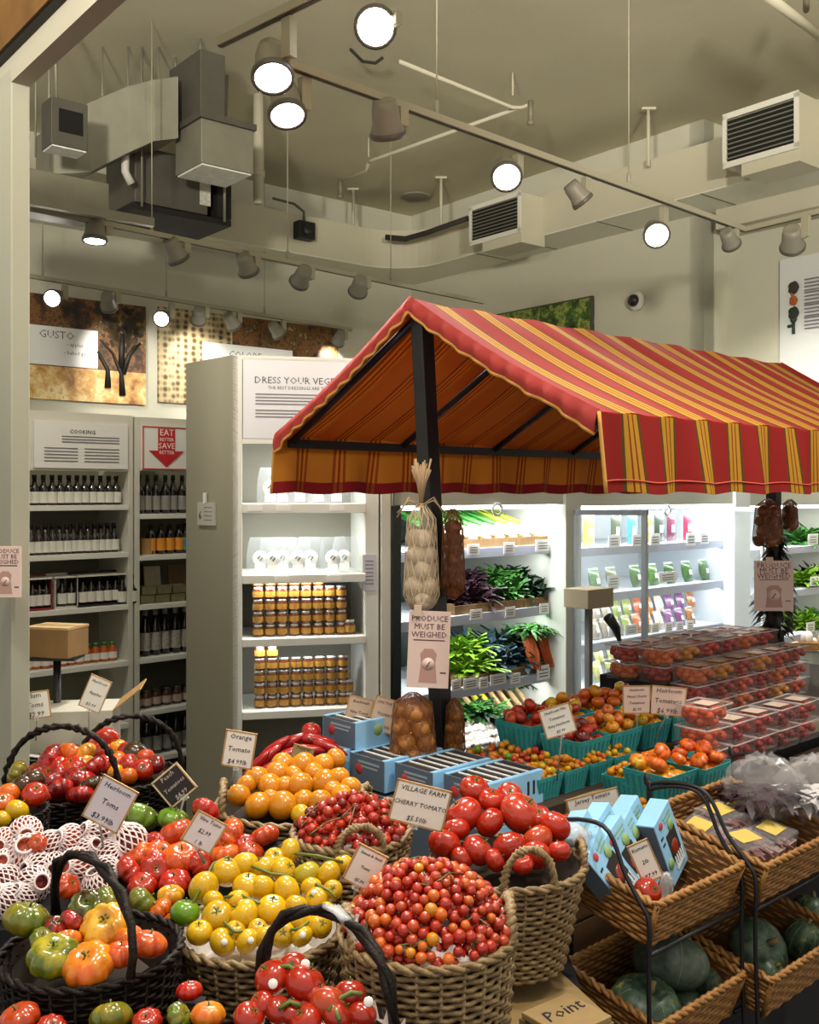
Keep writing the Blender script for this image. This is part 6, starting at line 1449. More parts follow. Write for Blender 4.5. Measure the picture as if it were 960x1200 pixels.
part('plinth_body', MB().box((0, 0, .69), (.13, .72, .16)), BLUED, t, bev=.003); part('plinth_base', MB().box((0, 0, .305), (.12, .7, .61)), CLOTHK, t)
for k in range(4): part('end_emblem', MB().lathe([(.016, 0), (.015, .001)], 10, 0, Matrix.Translation((-.0655, -.25 + k * .17, .7)) @ Matrix.Rotation(-PI / 2, 4, 'Y')), REDE, t)
part('plinth_side', MB().box((.0, -.3605, .70), (.13, .003, .13)), BLUEB, t)
for q in bx: tomato_box(*q[:6], q[6])
tb = sl(PZ(775, 862, .80)); tomato_box(tb.x, tb.y + .07, .78, .22, .17, .06, 'flat blue and white box beside the clamshells, nearer one', False, 'flat boxes by the clamshells')
tomato_box(tb.x + .26, tb.y + .10, .78, .22, .17, .06, 'flat blue and white box beside the clamshells, second one', False, 'flat boxes by the clamshells')
# teal pulp baskets
def mk_pint(w, h):
    o = bpy.data.objects.new('pulp_basket', None); COL.objects.link(o); tag(o, 'x', 'punnet')
    def shell(s0, s1, z0, z1, flip): 
        vs = [(-s0, -s0, z0), (s0, -s0, z0), (s0, s0, z0), (-s0, s0, z0), (-s1, -s1, z1), (s1, -s1, z1), (s1, s1, z1), (-s1, s1, z1)]
        fs = [(0, 1, 5, 4), (1, 2, 6, 5), (2, 3, 7, 6), (3, 0, 4, 7), (3, 2, 1, 0)]
        return vs, [tuple(reversed(f)) for f in fs] if flip else fs
    mb = MB(); mb.add(*shell(w * .40, w * .49, 0, h, False), 0, False); mb.add(*shell(w * .38, w * .465, .004, h, True), 0, False)
    s1, s2 = w * .49, w * .465
    mb.add([(-s1, -s1, h), (s1, -s1, h), (s1, s1, h), (-s1, s1, h), (-s2, -s2, h), (s2, -s2, h), (s2, s2, h), (-s2, s2, h)], [(0, 1, 5, 4), (1, 2, 6, 5), (2, 3, 7, 6), (3, 0, 4, 7)], 0, False)
    k = part('pulp_body', mb, TEAL, o)
    rb = MB()
    for sd in range(4):
        Rm = Matrix.Rotation(sd * PI / 2, 4, 'Z')
        for j in range(7):
            x = (-.36 + .12 * j) * w; rb.slab(Rm @ Vector((x - .003, -w * .41, .006)), Rm @ Vector((x + .003, -w * .41, .006)) - Rm @ Vector((x - .003, -w * .41, .006)), Rm @ Vector((0, .004, 0)), Rm @ Vector((x * .12, -w * .075, h * .75)))
    g = part('side_ribs', rb, mat('teal_rib', '#1f7f84', .8), o)
    return Proto(o, (k, g))
PT, QT = mk_pint(.105, .062), mk_pint(.15, .078)
def fill(M, w, h, n, r0, cols, proto, label, group, seed, layers=2):
    r = random.Random(seed); pts = []
    for tr in range(3000):
        if len(pts) >= n: break
        x, y = r.uniform(-1, 1) * (w * .46 - r0 * .8), r.uniform(-1, 1) * (w * .46 - r0 * .8)
        z = h - r0 * .55 + r0 * 1.5 * (1 - max(abs(x), abs(y)) / (w * .5)) * layers
        p = Vector((x, y, z))
        if all((p - o).length > r0 * 1.5 for o in pts): pts.append(p)
    for i, p in enumerate(pts):
        ck = r.choice(cols); f_ = r.uniform(.88, 1.12)
        lb = label if '%' not in label else label % (CN[ck], ORD[i])
        proto.put(loc=M @ p, rot=(r.uniform(-.8, .8), r.uniform(-.8, .8), r.uniform(0, 6)), scale=r0 * r.uniform(.85, 1.12), color=tuple(min(1, c * f_) for c in rgb(RC[ck])), label=lb, group=group)
    mb = MB().box((0, 0, h * .5), (w * .84, w * .84, h * .7), 0, None, .92)
    return pts
GN = [0]
def pint(a, b, z, label, what, cols, seed, n=16, r0=.0105, proto=GC, quart=False, rot=0.):
    M = MS @ Matrix.Translation((a, b, z)) @ Matrix.Rotation(rot, 4, 'Z')
    pr, w, h = (QT, .15, .078) if quart else (PT, .105, .062)
    pr.put(M=M, label=label, group='teal pulp baskets')
    fill(M, w, h, n, r0, cols, proto, what, 'tomatoes in ' + label, seed)
    mb = MB()
    r = random.Random(seed + 9)
    for i in range(40): mb.blob(r0, .95, 0, 0, 0, 8, 5, 0, Matrix.Translation((r.uniform(-1, 1) * (w * .46 - r0), r.uniform(-1, 1) * (w * .46 - r0), h - r0 * r.uniform(.8, 1.3))))
    mb.box((0, 0, h * .42), (w * .8, w * .8, h * .6))
    o = part('buried_tomatoes', mb, TM); o.matrix_world = M; o.color = (*rgb(RC[cols[0]]), 1); tag(o, 'buried lower tomatoes of ' + label, 'tomatoes', kind='stuff')
a0 = sl(PZ(632, 944, .78)); zt = .78
colsets = ['AOAYR', 'AOAYO', 'AAOAY', 'AAAOY']; nm = ['first', 'second', 'third', 'fourth']
for k in range(4):
    for j in range(3):
        cs = (colsets[k] if j == 0 else ('ARAOG', 'ARAYO', 'AYAOA', 'AAYOA')[k]) if k < 2 else colsets[k]
        pint(a0.x + .06 + k * .112, a0.y + .060 + j * .108, zt + .001, 'teal pint basket, %s along the wooden edge, %s row back' % (nm[k], ('front', 'second', 'third')[j]), 'small golden cherry tomato in the %s teal pint along the edge, %s row' % (nm[k], ('front', 'second', 'third')[j]), cs, 200 + k * 10 + j, 17 if j == 0 else 12)
# quarts of mixed tomatoes higher up
t = thing('quart_riser', 'low dark riser under the teal quart baskets of mixed tomatoes', 'riser', M=MS)
q0 = sl(PZ(700, 903, .82)); part('riser_board', MB().box((q0.x + .25, q0.y + .19, .80), (.60, .33, .04)), TABW, t)
qi = 0; qn = ['first', 'second', 'third', 'fourth']
for k in range(4):
    for j in range(2):
        lb = 'teal quart basket of mixed tomatoes, %s from left, %s row' % (qn[k], ('front', 'rear')[j])
        pint(q0.x + .03 + k * .155 - (.0 if j == 0 else .02), q0.y + .10 + j * .16, .822 + .02 * j, lb, '%s tomato, %s in the ' + 'teal quart %s %s row' % (qn[k], ('front', 'rear')[j]), 'AORYPO' if k else 'PRKDR', 300 + k * 10 + j, 10, .020, T_R, True)
# lower groups towards the rack
for k, (px, py, z, rot, cs, lb) in enumerate(((752, 937, .765, .2, 'AAOAY', 'teal pint of amber cherry tomatoes set askew below the quarts'), (777, 947, .755, .1, 'AAOA', 'teal pint of amber cherry tomatoes tucked under the askew pint'), (655, 962, .70, 0, 'OROA', 'teal pint of orange cherry tomatoes behind the jersey card'), (744, 962, .70, .1, 'OROA', 'teal pint of orange cherry tomatoes peeping out beside the jersey card'), (765, 980, .70, .05, 'AAYA', 'teal pint of golden cherry tomatoes nearest the blue packs'), (716, 1000, .70, .1, 'ROAYG', 'teal pint of multicoloured tomatoes just above the blue packs'), (690, 1004, .70, .1, 'YARO', 'teal pint of yellow and red tomatoes beside the tall willow basket'))):
    q = sl(PZ(px, py, z)); pint(q.x, q.y + .05, max(z, .702), lb, 'small tomato in the ' + lb.replace(' tomatoes', '').split(' of ')[0] + ' ' + lb.split(' of ')[1].split('tomatoes')[-1].strip(), cs, 400 + k, 17, .0105 if k < 5 else .012, GC, False, rot)
for k, (px, py, lb) in enumerate(((796, 942, 'teal quart of big yellow and orange tomatoes before the clamshells, nearer one'), (838, 932, 'teal quart of orange tomatoes before the clamshells, farther one'))):
    q = sl(PZ(px, py, .78)); pint(q.x + .02, q.y + .07, .78, lb, '%s tomato, %s in the ' + ('nearer', 'farther')[k] + ' quart before the clamshells', 'AOYO' if k == 0 else 'OKOR', 450 + k, 6, .024, T_H['o'], True)
pile([(805, 945, 20, 'K'), (823, 942, 19, 'Y'), (822, 951, 16, 'Y'), (832, 933, 21, 'R'), (847, 925, 20, 'O'), (860, 924, 19, 'O'), (870, 928, 19, 'R'), (848, 934, 18, 'P'), (790, 953, 18, 'O'), (862, 935, 17, 'K'), (838, 945, 18, 'O')], (.735, 2.62, .35), lambda it: T_H['o'], 'tomato', 'loose in front of the teal quarts', 'loose tomatoes before the teal quarts', 10, 1.1, .7, 12)
# pink potatoes / radishes row behind the pints
for k in range(8):
    px = 634 + k * 8; p = sl(PZ(px, 872 - k * .8, .85)); w_ = MS @ Vector((p.x, p.y + .12, .85))
    o = T_R.put(loc=w_, rot=(.4, k, k), scale=.022, color=rgb('#b02a3c' if k < 5 else '#c8501e'), label='%s round vegetable behind the teal pints, %s from left' % ('crimson pink' if k < 5 else 'orange', ORD[k]), group='pink and orange row behind the pints')
t = thing('small_trough', 'dark trough holding the pink and orange row behind the teal pints', 'trough', M=MS); pp_ = sl(PZ(660, 868, .85))
part('trough_board', MB().box((pp_.x, pp_.y + .12, .80), (.30, .09, .04)), TABW, t); part('trough_side', MB().box((pp_.x, pp_.y + .075, .815), (.30, .006, .06)), TABW, t)
# clamshells
CLAM = mat('clamshell_film', '#e8dcd8', .08, alpha=.07, spec=.9); 
def mk_clam():
    o = bpy.data.objects.new('clamshell', None); COL.objects.link(o); tag(o, 'x', 'clamshell')
    w, d, h = .135, .115, .062
    a = part('clear_shell', MB().box((0, 0, h / 2), (w, d, h), 0, None, .9), CLAM, o)
    b = part('lid_rim', MB().tube([(x * w / 2, y * d / 2, h) for x, y in ((-1, -1), (1, -1), (1, 1), (-1, 1))], .003, 5, closed=True), mat('clear_rim', '#d8d0cc', .2, alpha=.5), o)
    c = part('paper_label', MB().box((.01, 0, h + .0015), (w * .5, d * .5, .001)), mat('clam_label', '#d8bfae', .6), o)
    r = random.Random(4); mb = MB()
    for i in range(34): mb.blob(.0155, .95, 0, 0, .05, 10, 7, 0, Matrix.Translation((r.uniform(-1, 1) * w * .36, r.uniform(-1, 1) * d * .34, r.choice((.016, .034, .046)))))
    e = part('packed_tomatoes', mb, TM, o, kind='stuff')
    return Proto(o, (a, b, c, e))
CLM = mk_clam(); CLN = [0]
def clam(a, b, z, col, label, group):
    o = CLM.put(M=MS @ Matrix.Translation((a, b, z)) @ Matrix.Rotation(R.uniform(-.06, .06), 4, 'Z'), label=label, group=group)
    kids = [c for c in o.children if c.name.startswith('packed')]
    for c in kids: c.color = (*rgb(col), 1)
bpy.context.view_layer.update()
p0 = sl(PZ(800, 862, .78)); lay_n = ['bottom', 'second', 'third', 'top']; mixed = ['#c23c14', '#a01c10', '#d0601a', '#a82a12', '#d88a1a']
t = thing('clamshell_plinth', 'dark plinth under the rear stacks of clamshells', 'plinth', M=MS)
part('plinth_block', MB().box((p0.x + .62, p0.y + .36, .84), (.85, .26, .12)), CLOTHK, t)
for k in range(6):
    for j in range(3):
        zz = .781 if j == 0 else .901
        for l_ in range(3 if j == 0 else 2):
            clam(p0.x + .27 + k * .142 - .03 * j, p0.y + .12 + j * .125, zz + l_ * .0645, mixed[(k * 2 + j + l_) % 5] if k < 2 else mixed[(k + l_ * 3) % 5], 'clamshell of orange red tomatoes, %s layer of %s stack, %s row of the big block' % (lay_n[l_ if j == 0 else l_ + 1], ORD[k], ('front', 'middle', 'rear')[j]), 'clamshells in the big block')
p1 = sl(PZ(838, 914, .78)); reds = ['#c44a14', '#8e0e10', '#940f12', '#7c0c10', '#98160f']
for k in range(5):
    for l_ in range(2 if k else 3):
        clam(p1.x + .09 + k * .142, p1.y + .09, .781 + l_ * .0645, reds[k], 'clamshell of %s tomatoes, %s layer, %s along the front block' % ('orange' if k == 0 else 'dark red', lay_n[l_], ORD[k]), 'clamshells in the front block')
for k in range(4):
    for l_ in range(2): clam(p1.x + .2 + k * .142, p1.y - .035 + .0, .781 + l_ * .0645 if False else .781 + l_ * .0645, reds[(k + 1) % 5], 'clamshell of dark red tomatoes, %s layer, %s along the nearest row' % (lay_n[l_], ORD[k]), 'clamshells in the nearest row') if False else None
# crumpled clear bags
def crumple(name, c, sx, sy, sz, m, label, seed, cat='bag', inner=None):
    r = random.Random(seed); ph = [r.uniform(0, 6) for _ in range(6)]
    def dis(a, b): return 1 + .12 * math.sin(7 * a + ph[0]) * math.sin(5 * b + ph[1]) + .08 * math.sin(13 * a + ph[2] + 4 * b) + .06 * math.sin(19 * b + ph[3] + 3 * a)
    mb = MB().grid(lambda u, v: Vector((sx * math.sin(PI * v) * math.cos(2 * PI * u), sy * math.sin(PI * v) * math.sin(2 * PI * u), sz * math.cos(PI * v))) * dis(2 * PI * u if 0 < u < 1 else 0, PI * v), 30, 18)
    t = thing(name, label, cat, loc=c); part('film', mb, m, t)
    if inner: part('contents', leafy(40, sx * .5, sx * .8, sx * .5, seed, .6, .5), inner, t, loc=(0, 0, -sz * .3))
    return t
FILM = mat('crinkled_film', '#e6e2e4', .06, alpha=.16, spec=1.0, bump=.6, bscale=35)
q = sl(PZ(905, 925, .86)); crumple('plastic_bag', MS @ Vector((q.x, q.y + .02, .86)), .10, .085, .075, FILM, 'crinkled clear bag of purple greens in front of the dark red clamshells', 3, 'bag', GREENV[4])
q = sl(PZ(948, 930, .86)); crumple('plastic_bag', MS @ Vector((q.x + .05, q.y, .86)), .095, .085, .08, FILM, 'crinkled clear bag with white patch beyond the purple greens', 5, 'bag', mat('bag_white_inside', '#d8d4d6', .6))
t = thing('bag_board', 'dark board under the two crinkled clear bags', 'board', M=MS); q = sl(PZ(920, 935, .78)); part('board_slab', MB().box((q.x + .1, q.y, .745), (.46, .24, .07)), TABW, t)

# ================================================================ wicker racks at the side
def rack_basket(front_px, front_py, z, w, d, h, label, tilt=.20, m=WICKT, rows=9):
    """front left bottom-most corner of the rim is seen at (front_px, front_py) at rim height z"""
    c = PZ(front_px, front_py, z)
    M = Matrix.Translation(c) @ frame(US, VS) @ Matrix.Rotation(tilt, 4, 'X') @ Matrix.Translation((w / 2, d / 2, -h))
    return rect_basket(M, w, d, h, label, 'wicker rack baskets', m, .9, rows), M
WA, DA, HA = .33, .25, .095
tA_, MA = rack_basket(770, 1062, .787, .33, .24, .10, 'shallow wicker rack basket holding the sky blue tomato packs')
tB_, MB_ = rack_basket(772, 1205, .545, .33, .24, .10, 'lower wicker rack basket of dark squashes under the blue packs')
tC_, MC = rack_basket(899, 1016, .787, .36, .30, .10, 'wicker rack basket of yellow labelled packs beside the blue packs basket')
tD_, MD = rack_basket(905, 1150, .545, .36, .26, .10, 'lower wicker rack basket of squashes under the yellow labelled packs')
cE = PZ(700, 1150, .60)
for nm_, Mq, w, d, lb in (('rack', MA, .33, .24, 'black tube rack holding the blue packs basket above the squash basket'), ('rack', MC, .36, .28, 'black tube rack holding the yellow labelled packs basket')):
    t = thing('display_rack', lb, 'rack', 'black tube racks')
    for x in (-w / 2 - .012, w / 2 + .012):
        f_ = Mq @ Vector((x, -d / 2 - .01, .0)); b_ = Mq @ Vector((x, d / 2 + .01, .1)); tp = Mq @ Vector((x, d * .1, .205))
        ft = Vector((f_.x - VS.x * .02, f_.y - VS.y * .02, .015)); bt = Vector((b_.x, b_.y, .015))
        pts = [ft, f_ - UP * .1, f_ + UP * .06, f_ + UP * .10 + VS * .02, (f_ + tp) / 2 + UP * .03, tp + UP * .0, b_ + UP * .06, b_ + UP * .0, bt]
        sm = []
        for i in range(len(pts) - 1):
            p_, q_ = pts[i], pts[i + 1]; a_ = pts[max(0, i - 1)]; z_ = pts[min(len(pts) - 1, i + 2)]
            for k in range(6):
                u = k / 6; sm.append(.5 * ((2 * p_) + (q_ - a_) * u + (2 * a_ - 5 * p_ + 4 * q_ - z_) * u * u + (-a_ + 3 * p_ - 3 * q_ + z_) * u ** 3))
        sm.append(pts[-1]); part('side_hoop', MB().tube(sm, .0048, 8), BLACK, t)
    for yy in (-d / 2 - .008, d / 2 + .008):
        for zz in (.0, -.245): part('cross_bar', MB().tube([Mq @ Vector((-w / 2 - .012, yy, zz + .0)), Mq @ Vector((w / 2 + .012, yy, zz + .0))], .005, 6), BLACK, t)
# a second, deeper basket side seen between the tiers
rk_c = MC @ Vector((-.30, .18, -.12))
# blue packs leaning in the rack basket
PW, PH, PD = .092, .165, .045
def blue_pack(x, y, rz, lean, label, roll=0., z=.01):
    M = MA @ Matrix.Translation((x, y, z)) @ Matrix.Rotation(rz, 4, 'Z') @ Matrix.Rotation(-lean, 4, 'X') @ Matrix.Rotation(roll, 4, 'Y')
    t = thing('tomato_pack', label, 'pack', 'sky blue tomato packs', M=M)
    part('pack_body', MB().box((0, 0, PH / 2), (PW, PD, PH)), BLUEB, t, bev=.002)
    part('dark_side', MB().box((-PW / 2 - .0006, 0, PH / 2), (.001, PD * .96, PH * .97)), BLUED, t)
    f_ = -PD / 2 - .0006
    part('window', MB().box((PW * .1, f_, PH * .46), (PW * .5, .001, PH * .42)), CARTD, t)
    part('window_tomato', MB().blob(.017, .9, 0, 0, .1, 14, 9, 0, Matrix.Translation((PW * .1, f_ - .0, PH * .42)) @ Matrix.Diagonal((1, .15, 1.2, 1))), TM, t).color = (*rgb('#8a2a14'), 1)
    part('red_emblem', MB().lathe([(.009, 0), (.008, .001)], 12, 0, Matrix.Translation((-PW * .22, f_, PH * .88)) @ Matrix.Rotation(PI / 2, 4, 'X')), REDE, t)
    for q in ((PW * .2, PH * .73), (-PW * .3, PH * .3)): part('green_emblem', MB().lathe([(.013, .0004), (.012, .0016)], 14, 0, Matrix.Translation((q[0], f_, q[1])) @ Matrix.Rotation(PI / 2, 4, 'X')), GREENE, t)
    part('printed_name', MB().box((PW * .16, f_, PH * .9), (PW * .42, .001, .005)).box((PW * .16, f_, PH * .84), (PW * .36, .001, .004)), mat('pack_green_print', '#7fa890', .6), t)
    mb = MB()
    for k in range(5): mb.box((-PW * .05 + k * PW * .1, f_ - .0004, PH * .2), (PW * .05, .001, PH * .2))
    part('white_fence_print', mb.box((PW * .15, f_ - .0003, PH * .13), (PW * .5, .001, .008)), WINK, t)
    for k in (0, 1): part('slot', MB().box((-PW * .33, f_, PH * (.62 + .1 * k)), (.012, .001, .005)), CARTD, t)
blue_pack(.105, .01, .15, .30, 'sky blue tomato pack leaning upright at the far end of the wicker basket', -.42, .035)
blue_pack(.065, .055, .1, .35, 'sky blue pack second from the far end, behind the white card', -.40, .03)
blue_pack(.02, .01, .05, .5, 'sky blue pack lying back under the white card', -.46, .03)
blue_pack(-.02, .06, .1, .40, 'sky blue pack at the back behind the lone tomato', -.42, .03)
blue_pack(-.03, .0, .0, .5, 'sky blue pack third from the near end, green emblem showing', -.46, .03)
blue_pack(-.075, .055, .1, .5, 'sky blue pack at the near rear corner of the basket', -.46, .03)
blue_pack(-.085, -.01, .1, .6, 'lowest sky blue pack tipped over the near end of the basket', -.55, .03)
pT = MA @ Vector((-.03, -.075, .10)); T_R.put(loc=P(759, 1046, pT.y - .02), rot=(.9, .3, .4), scale=.031, color=rgb('#a3260f'), label='single red tomato resting against the sky blue packs')
mb = MB(); crumple('plastic_clip', P(781, 1040, pT.y), .014, .012, .03, CLEAR, 'clear plastic clip dangling beside the lone tomato and blue packs', 9, 'clip')
# squashes
SQM = pic_material('squash_rind', [(.3, '#1c2c20'), (.42, '#2c4432'), (.52, '#4c6252'), (.58, '#34502a'), (.66, '#8a8a44')], 2.2, 0)
SQM.node_tree.nodes['Principled BSDF'].inputs['Roughness'].default_value = .4
SQG = mat('squash_rind_grey', '#5c685a', .5, col2='#445446', nscale=5)
def mk_sq(m, fl, lobes, amp, name='squash'):
    b = MB().blob(1, fl, lobes, amp, .14, 48, 20); o = part(name, b, m); tag(o, 'x', 'squash')
    k = part('stem', MB().tube([(0, 0, fl - .25), (.02, 0, fl + .0), (.1, .02, fl + .12)], .1, 8, rs=[.16, .1, .11]), mat('squash_stem', '#7a6c44', .8), o)
    st = MB()
    for j in range(10):
        a = 2 * PI * j / 10 + .31; pts_ = []
        for i in range(3, 14):
            e = PI * i / 16; s_ = math.sin(e); lob = 1 + amp * (abs(math.cos(lobes * a / 2)) ** .6 - .65) * s_ ** .5
            zz = math.cos(e) * fl - .14 * math.exp(-(s_ / .33) ** 2) * (1 if e < PI / 2 else -.35)
            pts_.append((s_ * math.cos(a) * lob * 1.0, s_ * math.sin(a) * lob * 1.0, zz))
        st.tube(pts_, .014, 4)
    g = part('rind_stripes', st, mat('squash_stripe', '#8a957c', .6), o)
    return Proto(o, (k, g))
SQ1, SQ2 = mk_sq(SQM, .78, 10, .07), mk_sq(SQG, .74, 10, .09)
SQ3 = mk_sq(SQM, 1.2, 8, .04)
def squash(pr, px, py, dm, Y, rot, label): pr.put(loc=P(px, py, Y), rot=rot, scale=dm / 2 / F * Y, label=label, group='dark green squashes')
yB = (MB_ @ Vector((0, 0, .05))).y
squash(SQ2, 786, 1128, 88, yB + .03, (-.5, .2, 0), 'grey green striped squash on top of the lower pile, under the blue packs basket')
squash(SQ1, 756, 1182, 86, yB - .08, (.3, -.2, 1), 'dark blue green squash lowest in the pile under the blue packs')
squash(SQ1, 796, 1186, 62, yB + .0, (-.6, .4, 2), 'dark squash wedged behind the lowest one')
squash(SQ3, 832, 1154, 44, yB + .08, (.5, .9, .6), 'long green yellow squash leaning at the far end of the lower basket')
yD = (MD @ Vector((0, 0, .05))).y
squash(SQ1, 888, 1112, 72, yD - .02, (.9, .2, .4), 'mottled green squash in the side basket under the yellow labelled packs')
squash(SQ3, 940, 1102, 42, yD + .06, (.2, .25, .3), 'tall narrow green squash beyond the mottled one')
squash(SQ1, 902, 1140, 40, yD - .08, (.5, .5, .2), 'small pale green squash in front of the mottled one')
squash(SQ1, 952, 1066, 44, yD + .32, (.3, .1, 2), 'flat green squash seen under the far end of the yellow labelled packs basket')
# packs with yellow labels
YLAB = mat('pack_label_yellow', '#cdb35a', .6)
for k, (x, y, r_) in enumerate(((-.10, .06, .2), (-.0, .07, .0), (-.05, -.03, -.15), (.09, .06, .2), (.06, -.04, .1))):
    t = thing('produce_pack', 'clear pack with yellow label, %s in the wicker basket beside the blue packs' % ('rear near end', 'rear middle', 'front near end', 'rear far end', 'front far end')[k], 'pack', 'yellow labelled packs', M=MC @ Matrix.Translation((x, y, .055 + .012 * (k % 2))) @ Matrix.Rotation(r_, 4, 'Z'))
    part('tray', MB().box((0, 0, -.012), (.11, .085, .022)), mat('pack_tray', '#b89a9a', .5, noise=.5, nscale=40), t)
    part('film', MB().box((0, 0, .012), (.112, .088, .026), 0, None, 1.0), FILM, t, bev=.006)
    part('yellow_label', MB().box((0, .005, .0265), (.07, .05, .001)), YLAB, t)
    part('packed_contents', leafy(14, .03, .05, .03, 600 + k, .4, .3), mat('pack_contents', '#7a4a4a', .6, noise=.4, nscale=30), t, loc=(0, 0, .0))
t = thing('rack_backing', 'brown slatted wooden panel behind the lower squash basket', 'panel')
cc = P(668, 1110, 2.3)
for k in range(3): part('slat', MB().slab(Vector((cc.x, cc.y, .40 + k * .115)), US * .3, VS * .02, UP * .10), mat('slat_brown', '#6b4c2a', .7, noise=.5, nscale=12), t)
part('upright', MB().slab(Vector((cc.x, cc.y, .0)) - US * .03 - VS * .01, US * .03, VS * .03, UP * .75), BLACK, t)
# ================================================================ handwritten cards
G_ = None
card(((119, 906), (159, 929), (139, 977), (100, 957)), 1.98, ['Heirloom', 'Toms', '$3.99lb'], 'tilted lilac white card among the foam netted tomatoes', col=mat('lilac_card', '#d8ced6', .7), stick=(122, 1000))
card(((193, 914), (220, 890), (217, 926), (187, 950)), 2.12, ['Peach', 'Tomatoes', '$4.99'], 'dark chalk card with tan edge behind the green heirlooms', col=mat('chalk_card', '#2a2426', .8), edge=mat('pale_edge', '#c9b48c', .7), ink=mat('chalk_ink', '#b8b0ac', .8), stick=(202, 990), Yb=2.03, yaw=.0)
card(((225, 944), (257, 970), (254, 1002), (221, 985)), 1.9, ['Vine Toms', '$2.99', '1 lb'], 'lilac card leaning over the loose red heirlooms by the yellow basket', col=mat('lilac_card'), stick=(240, 1012), yaw=.4)
card(((271, 857), (306, 862), (289, 900), (255, 894)), 2.22, ['Orange', 'Tomato', '$4.99lb'], 'white card clipped above the handle of the orange tomato basket', stick=(268, 925))
card(((467, 913), (530, 929), (516, 974), (456, 959)), 1.95, ['VILLAGE FARM', 'CHERRY TOMATO', '$5.50lb'], 'large white card lettered village farm cherry tomato before the blue boxes', stick=(470, 992))
card(((421, 989), (455, 1005), (434, 1046), (403, 1029)), 1.72, ['Sweet & Gold', 'Toms', '$5.50'], 'small white card on the clip between yellow and cherry tomato baskets', stick=(412, 1064))
tanc = mat('tan_card', '#c4aa93', .7); BRN = mat('brown_ink', '#4a3038', .7)
yT = (MS @ Vector((-.13, .76, 0))).y
card(((411, 815), (438, 821), (431, 855), (402, 848)), yT - .02, ['Beefsteak', 'Vine Toms', '$4.99'], 'tan handwritten card above the top blue box, nearer the cabinet', None, tanc, ink=BRN, stick=(420, 862))
card(((440, 814), (473, 825), (466, 862), (433, 853)), yT - .05, ['ON THE VINE', 'TOMATO', '$4.99lb'], 'tan handwritten card above the top blue box, beside the onion bag', None, tanc, ink=BRN, stick=(450, 868))
card(((635, 833), (669, 823), (673, 856), (638, 867)), 2.72, ['Heirloom Mix', 'Tomatoes', 'Baby Heirloom', '$3.99'], 'white card on a thin stick above the teal pint baskets', stick=(653, 915))
card(((668, 937), (727, 923), (726, 954), (668, 971)), 2.52, ['Jersey Tomato', '$4.99lb'], 'white card lettered jersey tomato in front of the wooden edge', stick=(690, 985))
pk = mat('pale_pink_card', '#dcc0b2', .7)
card(((730, 805), (762, 803), (762, 836), (731, 835)), 3.05, ['Heirloom', 'Mixed Cherry', 'Tomatoes', '$5.99'], 'pale pink card over the quart baskets, nearer of two side by side', None, pk, ink=BRN, stick=(747, 880))
card(((763, 803), (803, 807), (803, 840), (763, 836)), 3.05, ['Heirloom', 'Tomatoes', '$6.99lb'], 'pale pink card over the quart baskets, farther of two side by side', None, pk, ink=BRN, stick=(767, 868))
card(((733, 995), (755, 984), (780, 1025), (757, 1034)), (MA @ Vector((0, -.04, .12))).y - .04, ['Kumato', '2lb', '$7.99'], 'white card pushed among the sky blue tomato packs', yaw=0)
card(((900, 770), (908, 757), (922, 772), (912, 782)), p2y - .25, ['Grape', '$3.99'], 'little pinkish card stuck on top of the clamshells below the farther post', None, pk, ink=BRN)
card(((24, 813), (58, 809), (58, 839), (24, 844)), 3.1, ['Plum', 'Toms', '$2.99'], 'white card beside the black pole by the pillar', stick=(42, 868))
card(((111, 791), (133, 802), (114, 834), (89, 825)), 3.3, ['Heirloom', 'Apples', '$3.99'], 'white card tilted against the pale carton behind the dark baskets', stick=(104, 870))
card(((345, 872), (368, 878), (364, 892), (342, 886)), 2.52, ['Pepper', '$2.99'], 'small tan card half buried between red peppers and orange tomatoes', None, mat('olive_card', '#a89060', .7), ink=BRN)

# ================================================================ odds and ends behind the dark baskets
t = thing('box_stand', 'slim black pole stand behind the dark baskets near the pillar', 'stand')
c = P(67, 770, 3.6); part('pole', MB().tube([(c.x, c.y, .02), (c.x, c.y, c.z)], .014, 10), BLACK, t); part('plate', MB().box((c.x, c.y, c.z), (.16, .12, .01)), BLACK, t); part('foot', MB().lathe([(.14, 0), (.14, .015), (.02, .03)], 20, 0, Matrix.Translation((c.x, c.y, 0))), BLACK, t)
t = thing('cardboard_box', 'brown cardboard box set on the black pole stand', 'box', M=Matrix.Translation((c.x + .0, c.y, c.z + .006)) @ Matrix.Rotation(-.25, 4, 'Z'))
part('box_body', MB().box((0, 0, .05), (.17, .13, .1)), mat('kraft_box', '#8a6a40', .8, noise=.3, nscale=10), t, bev=.003); part('box_lid', MB().box((0, 0, .103), (.172, .132, .008)), mat('kraft_lid', '#b09468', .8), t)
part('tape', MB().box((0, 0, .1075), (.172, .02, .001)), mat('kraft_tape', '#9c7c4c', .5), t)
c = P(85, 840, 3.55); t = thing('open_carton', 'open pale carton with papers standing behind the dark baskets', 'carton', M=Matrix.Translation((c.x, c.y, .0)) @ Matrix.Rotation(.15, 4, 'Z'))
zc_ = c.z; part('carton_body', MB().box((0, 0, zc_ - .09), (.30, .2, .26)), mat('pale_carton', '#b7b2a4', .8, noise=.2, nscale=10), t, bev=.003)
part('carton_flap', MB().slab((.15, -.1, zc_ + .04), (.09, 0, .07), (0, .2, 0), (.003, 0, -.003)), CARTON, t); part('carton_flap', MB().slab((-.15, -.1, zc_ + .04), (-.06, 0, .03), (0, .2, 0), (0, 0, .003)), CARTON, t)
part('printed_mark', MB().lathe([(.03, 0), (.028, .001)], 16, 0, Matrix.Translation((.02, -.1005, zc_ - .1)) @ Matrix.Rotation(PI / 2, 4, 'X')), mat('carton_purple', '#4a3a6a', .6), t)
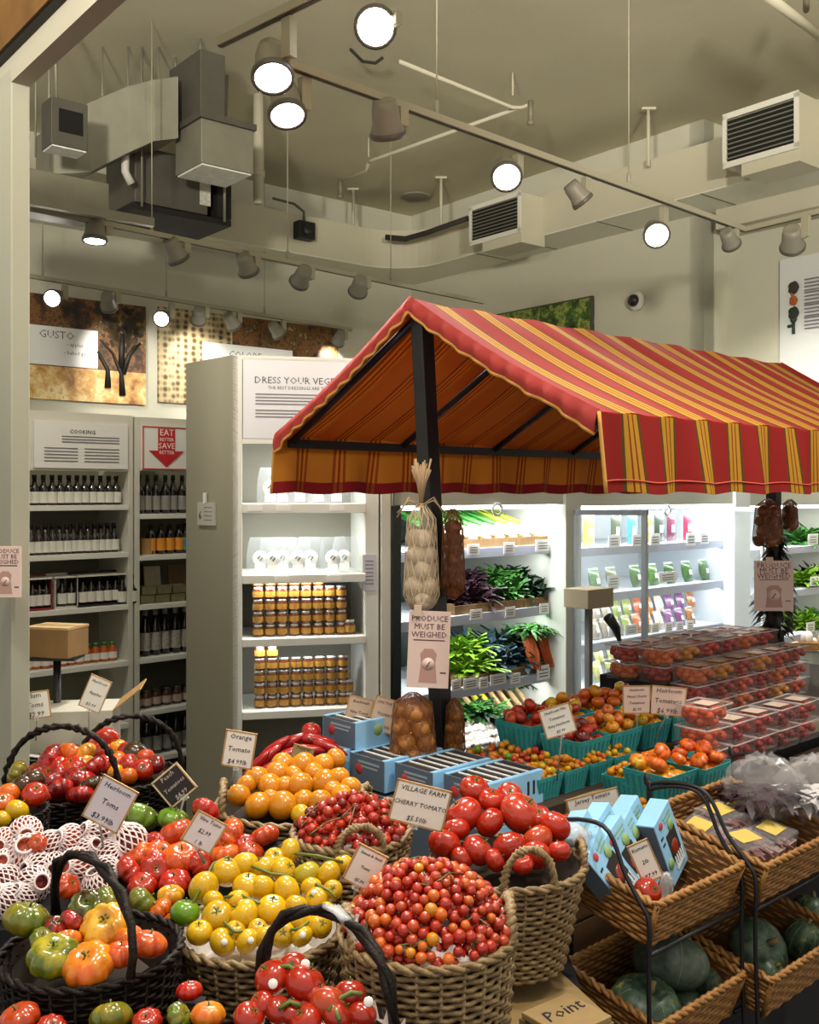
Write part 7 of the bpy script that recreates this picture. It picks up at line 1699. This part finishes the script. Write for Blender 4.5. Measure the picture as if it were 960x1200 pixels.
part('printed_mark', MB().box((.09, -.1005, zc_ - .1), (.01, .001, .06)).box((.09, -.1007, zc_ - .09), (.035, .001, .012)), INK, t)
t2 = thing('carton_stand', 'dark block under the open pale carton', 'stand', M=Matrix.Translation((c.x, c.y, 0))); part('stand_block', MB().box((0, 0, (zc_ - .22) / 2), (.28, .2, zc_ - .22)), CLOTHK, t2)
for k, (dx, dz, rz) in enumerate(((-.08, .0, .3), (.12, .0, -.2))):
    o = solid('folded_newspaper', MB().grid(lambda u, v: Vector(((u - .5) * .22, (v - .5) * .16, .006 * math.sin(u * 8) + .01)), 8, 4).grid(lambda u, v: Vector(((u - .5) * .22, (v - .5) * .16, .006 * math.sin(u * 8))), 8, 4, 0, True), mat('newsprint', '#b9b8b4', .7, noise=.6, nscale=60), 'folded grey newspaper behind the dark baskets, %s' % ('nearer the pillar' if k == 0 else 'nearer the cabinet'), 'newspaper', 'folded newspapers', loc=(c.x + dx + .05, c.y - .25, .74 + dz), rot=(-.2, 0, rz))
t = thing('paper_stand', 'dark low stand under the folded newspapers', 'stand', loc=(c.x + .06, c.y - .25, 0)); part('stand_block', MB().box((0, 0, .355), (.4, .16, .71)), CLOTHK, t)
# ---------------------------------------------------------------- camera, world, colour
cam = bpy.data.cameras.new('camera'); co = bpy.data.objects.new('camera', cam); COL.objects.link(co)
co.location = (0, 0, H); co.rotation_euler = (PI / 2, 0, 0)
cam.sensor_fit = 'HORIZONTAL'; cam.sensor_width = 36; cam.lens = F / 960 * 36; cam.shift_y = -22 / 960
cam.clip_start = .05; cam.clip_end = 100
SC.camera = co
w = bpy.data.worlds.new('concourse'); SC.world = w; w.use_nodes = True
w.node_tree.nodes['Background'].inputs['Color'].default_value = (1, .95, .86, 1)
w.node_tree.nodes['Background'].inputs['Strength'].default_value = .40
vs = SC.view_settings
SC.display_settings.display_device = 'sRGB'
vs.view_transform = 'Standard'; vs.look = 'None'; vs.gamma = 1; vs.use_curve_mapping = False; vs.exposure = .97
try:
    SC.cycles.use_light_tree = True; SC.cycles.max_bounces = 8; SC.cycles.transparent_max_bounces = 24; SC.cycles.caustics_reflective = False; SC.cycles.caustics_refractive = False
except Exception: pass
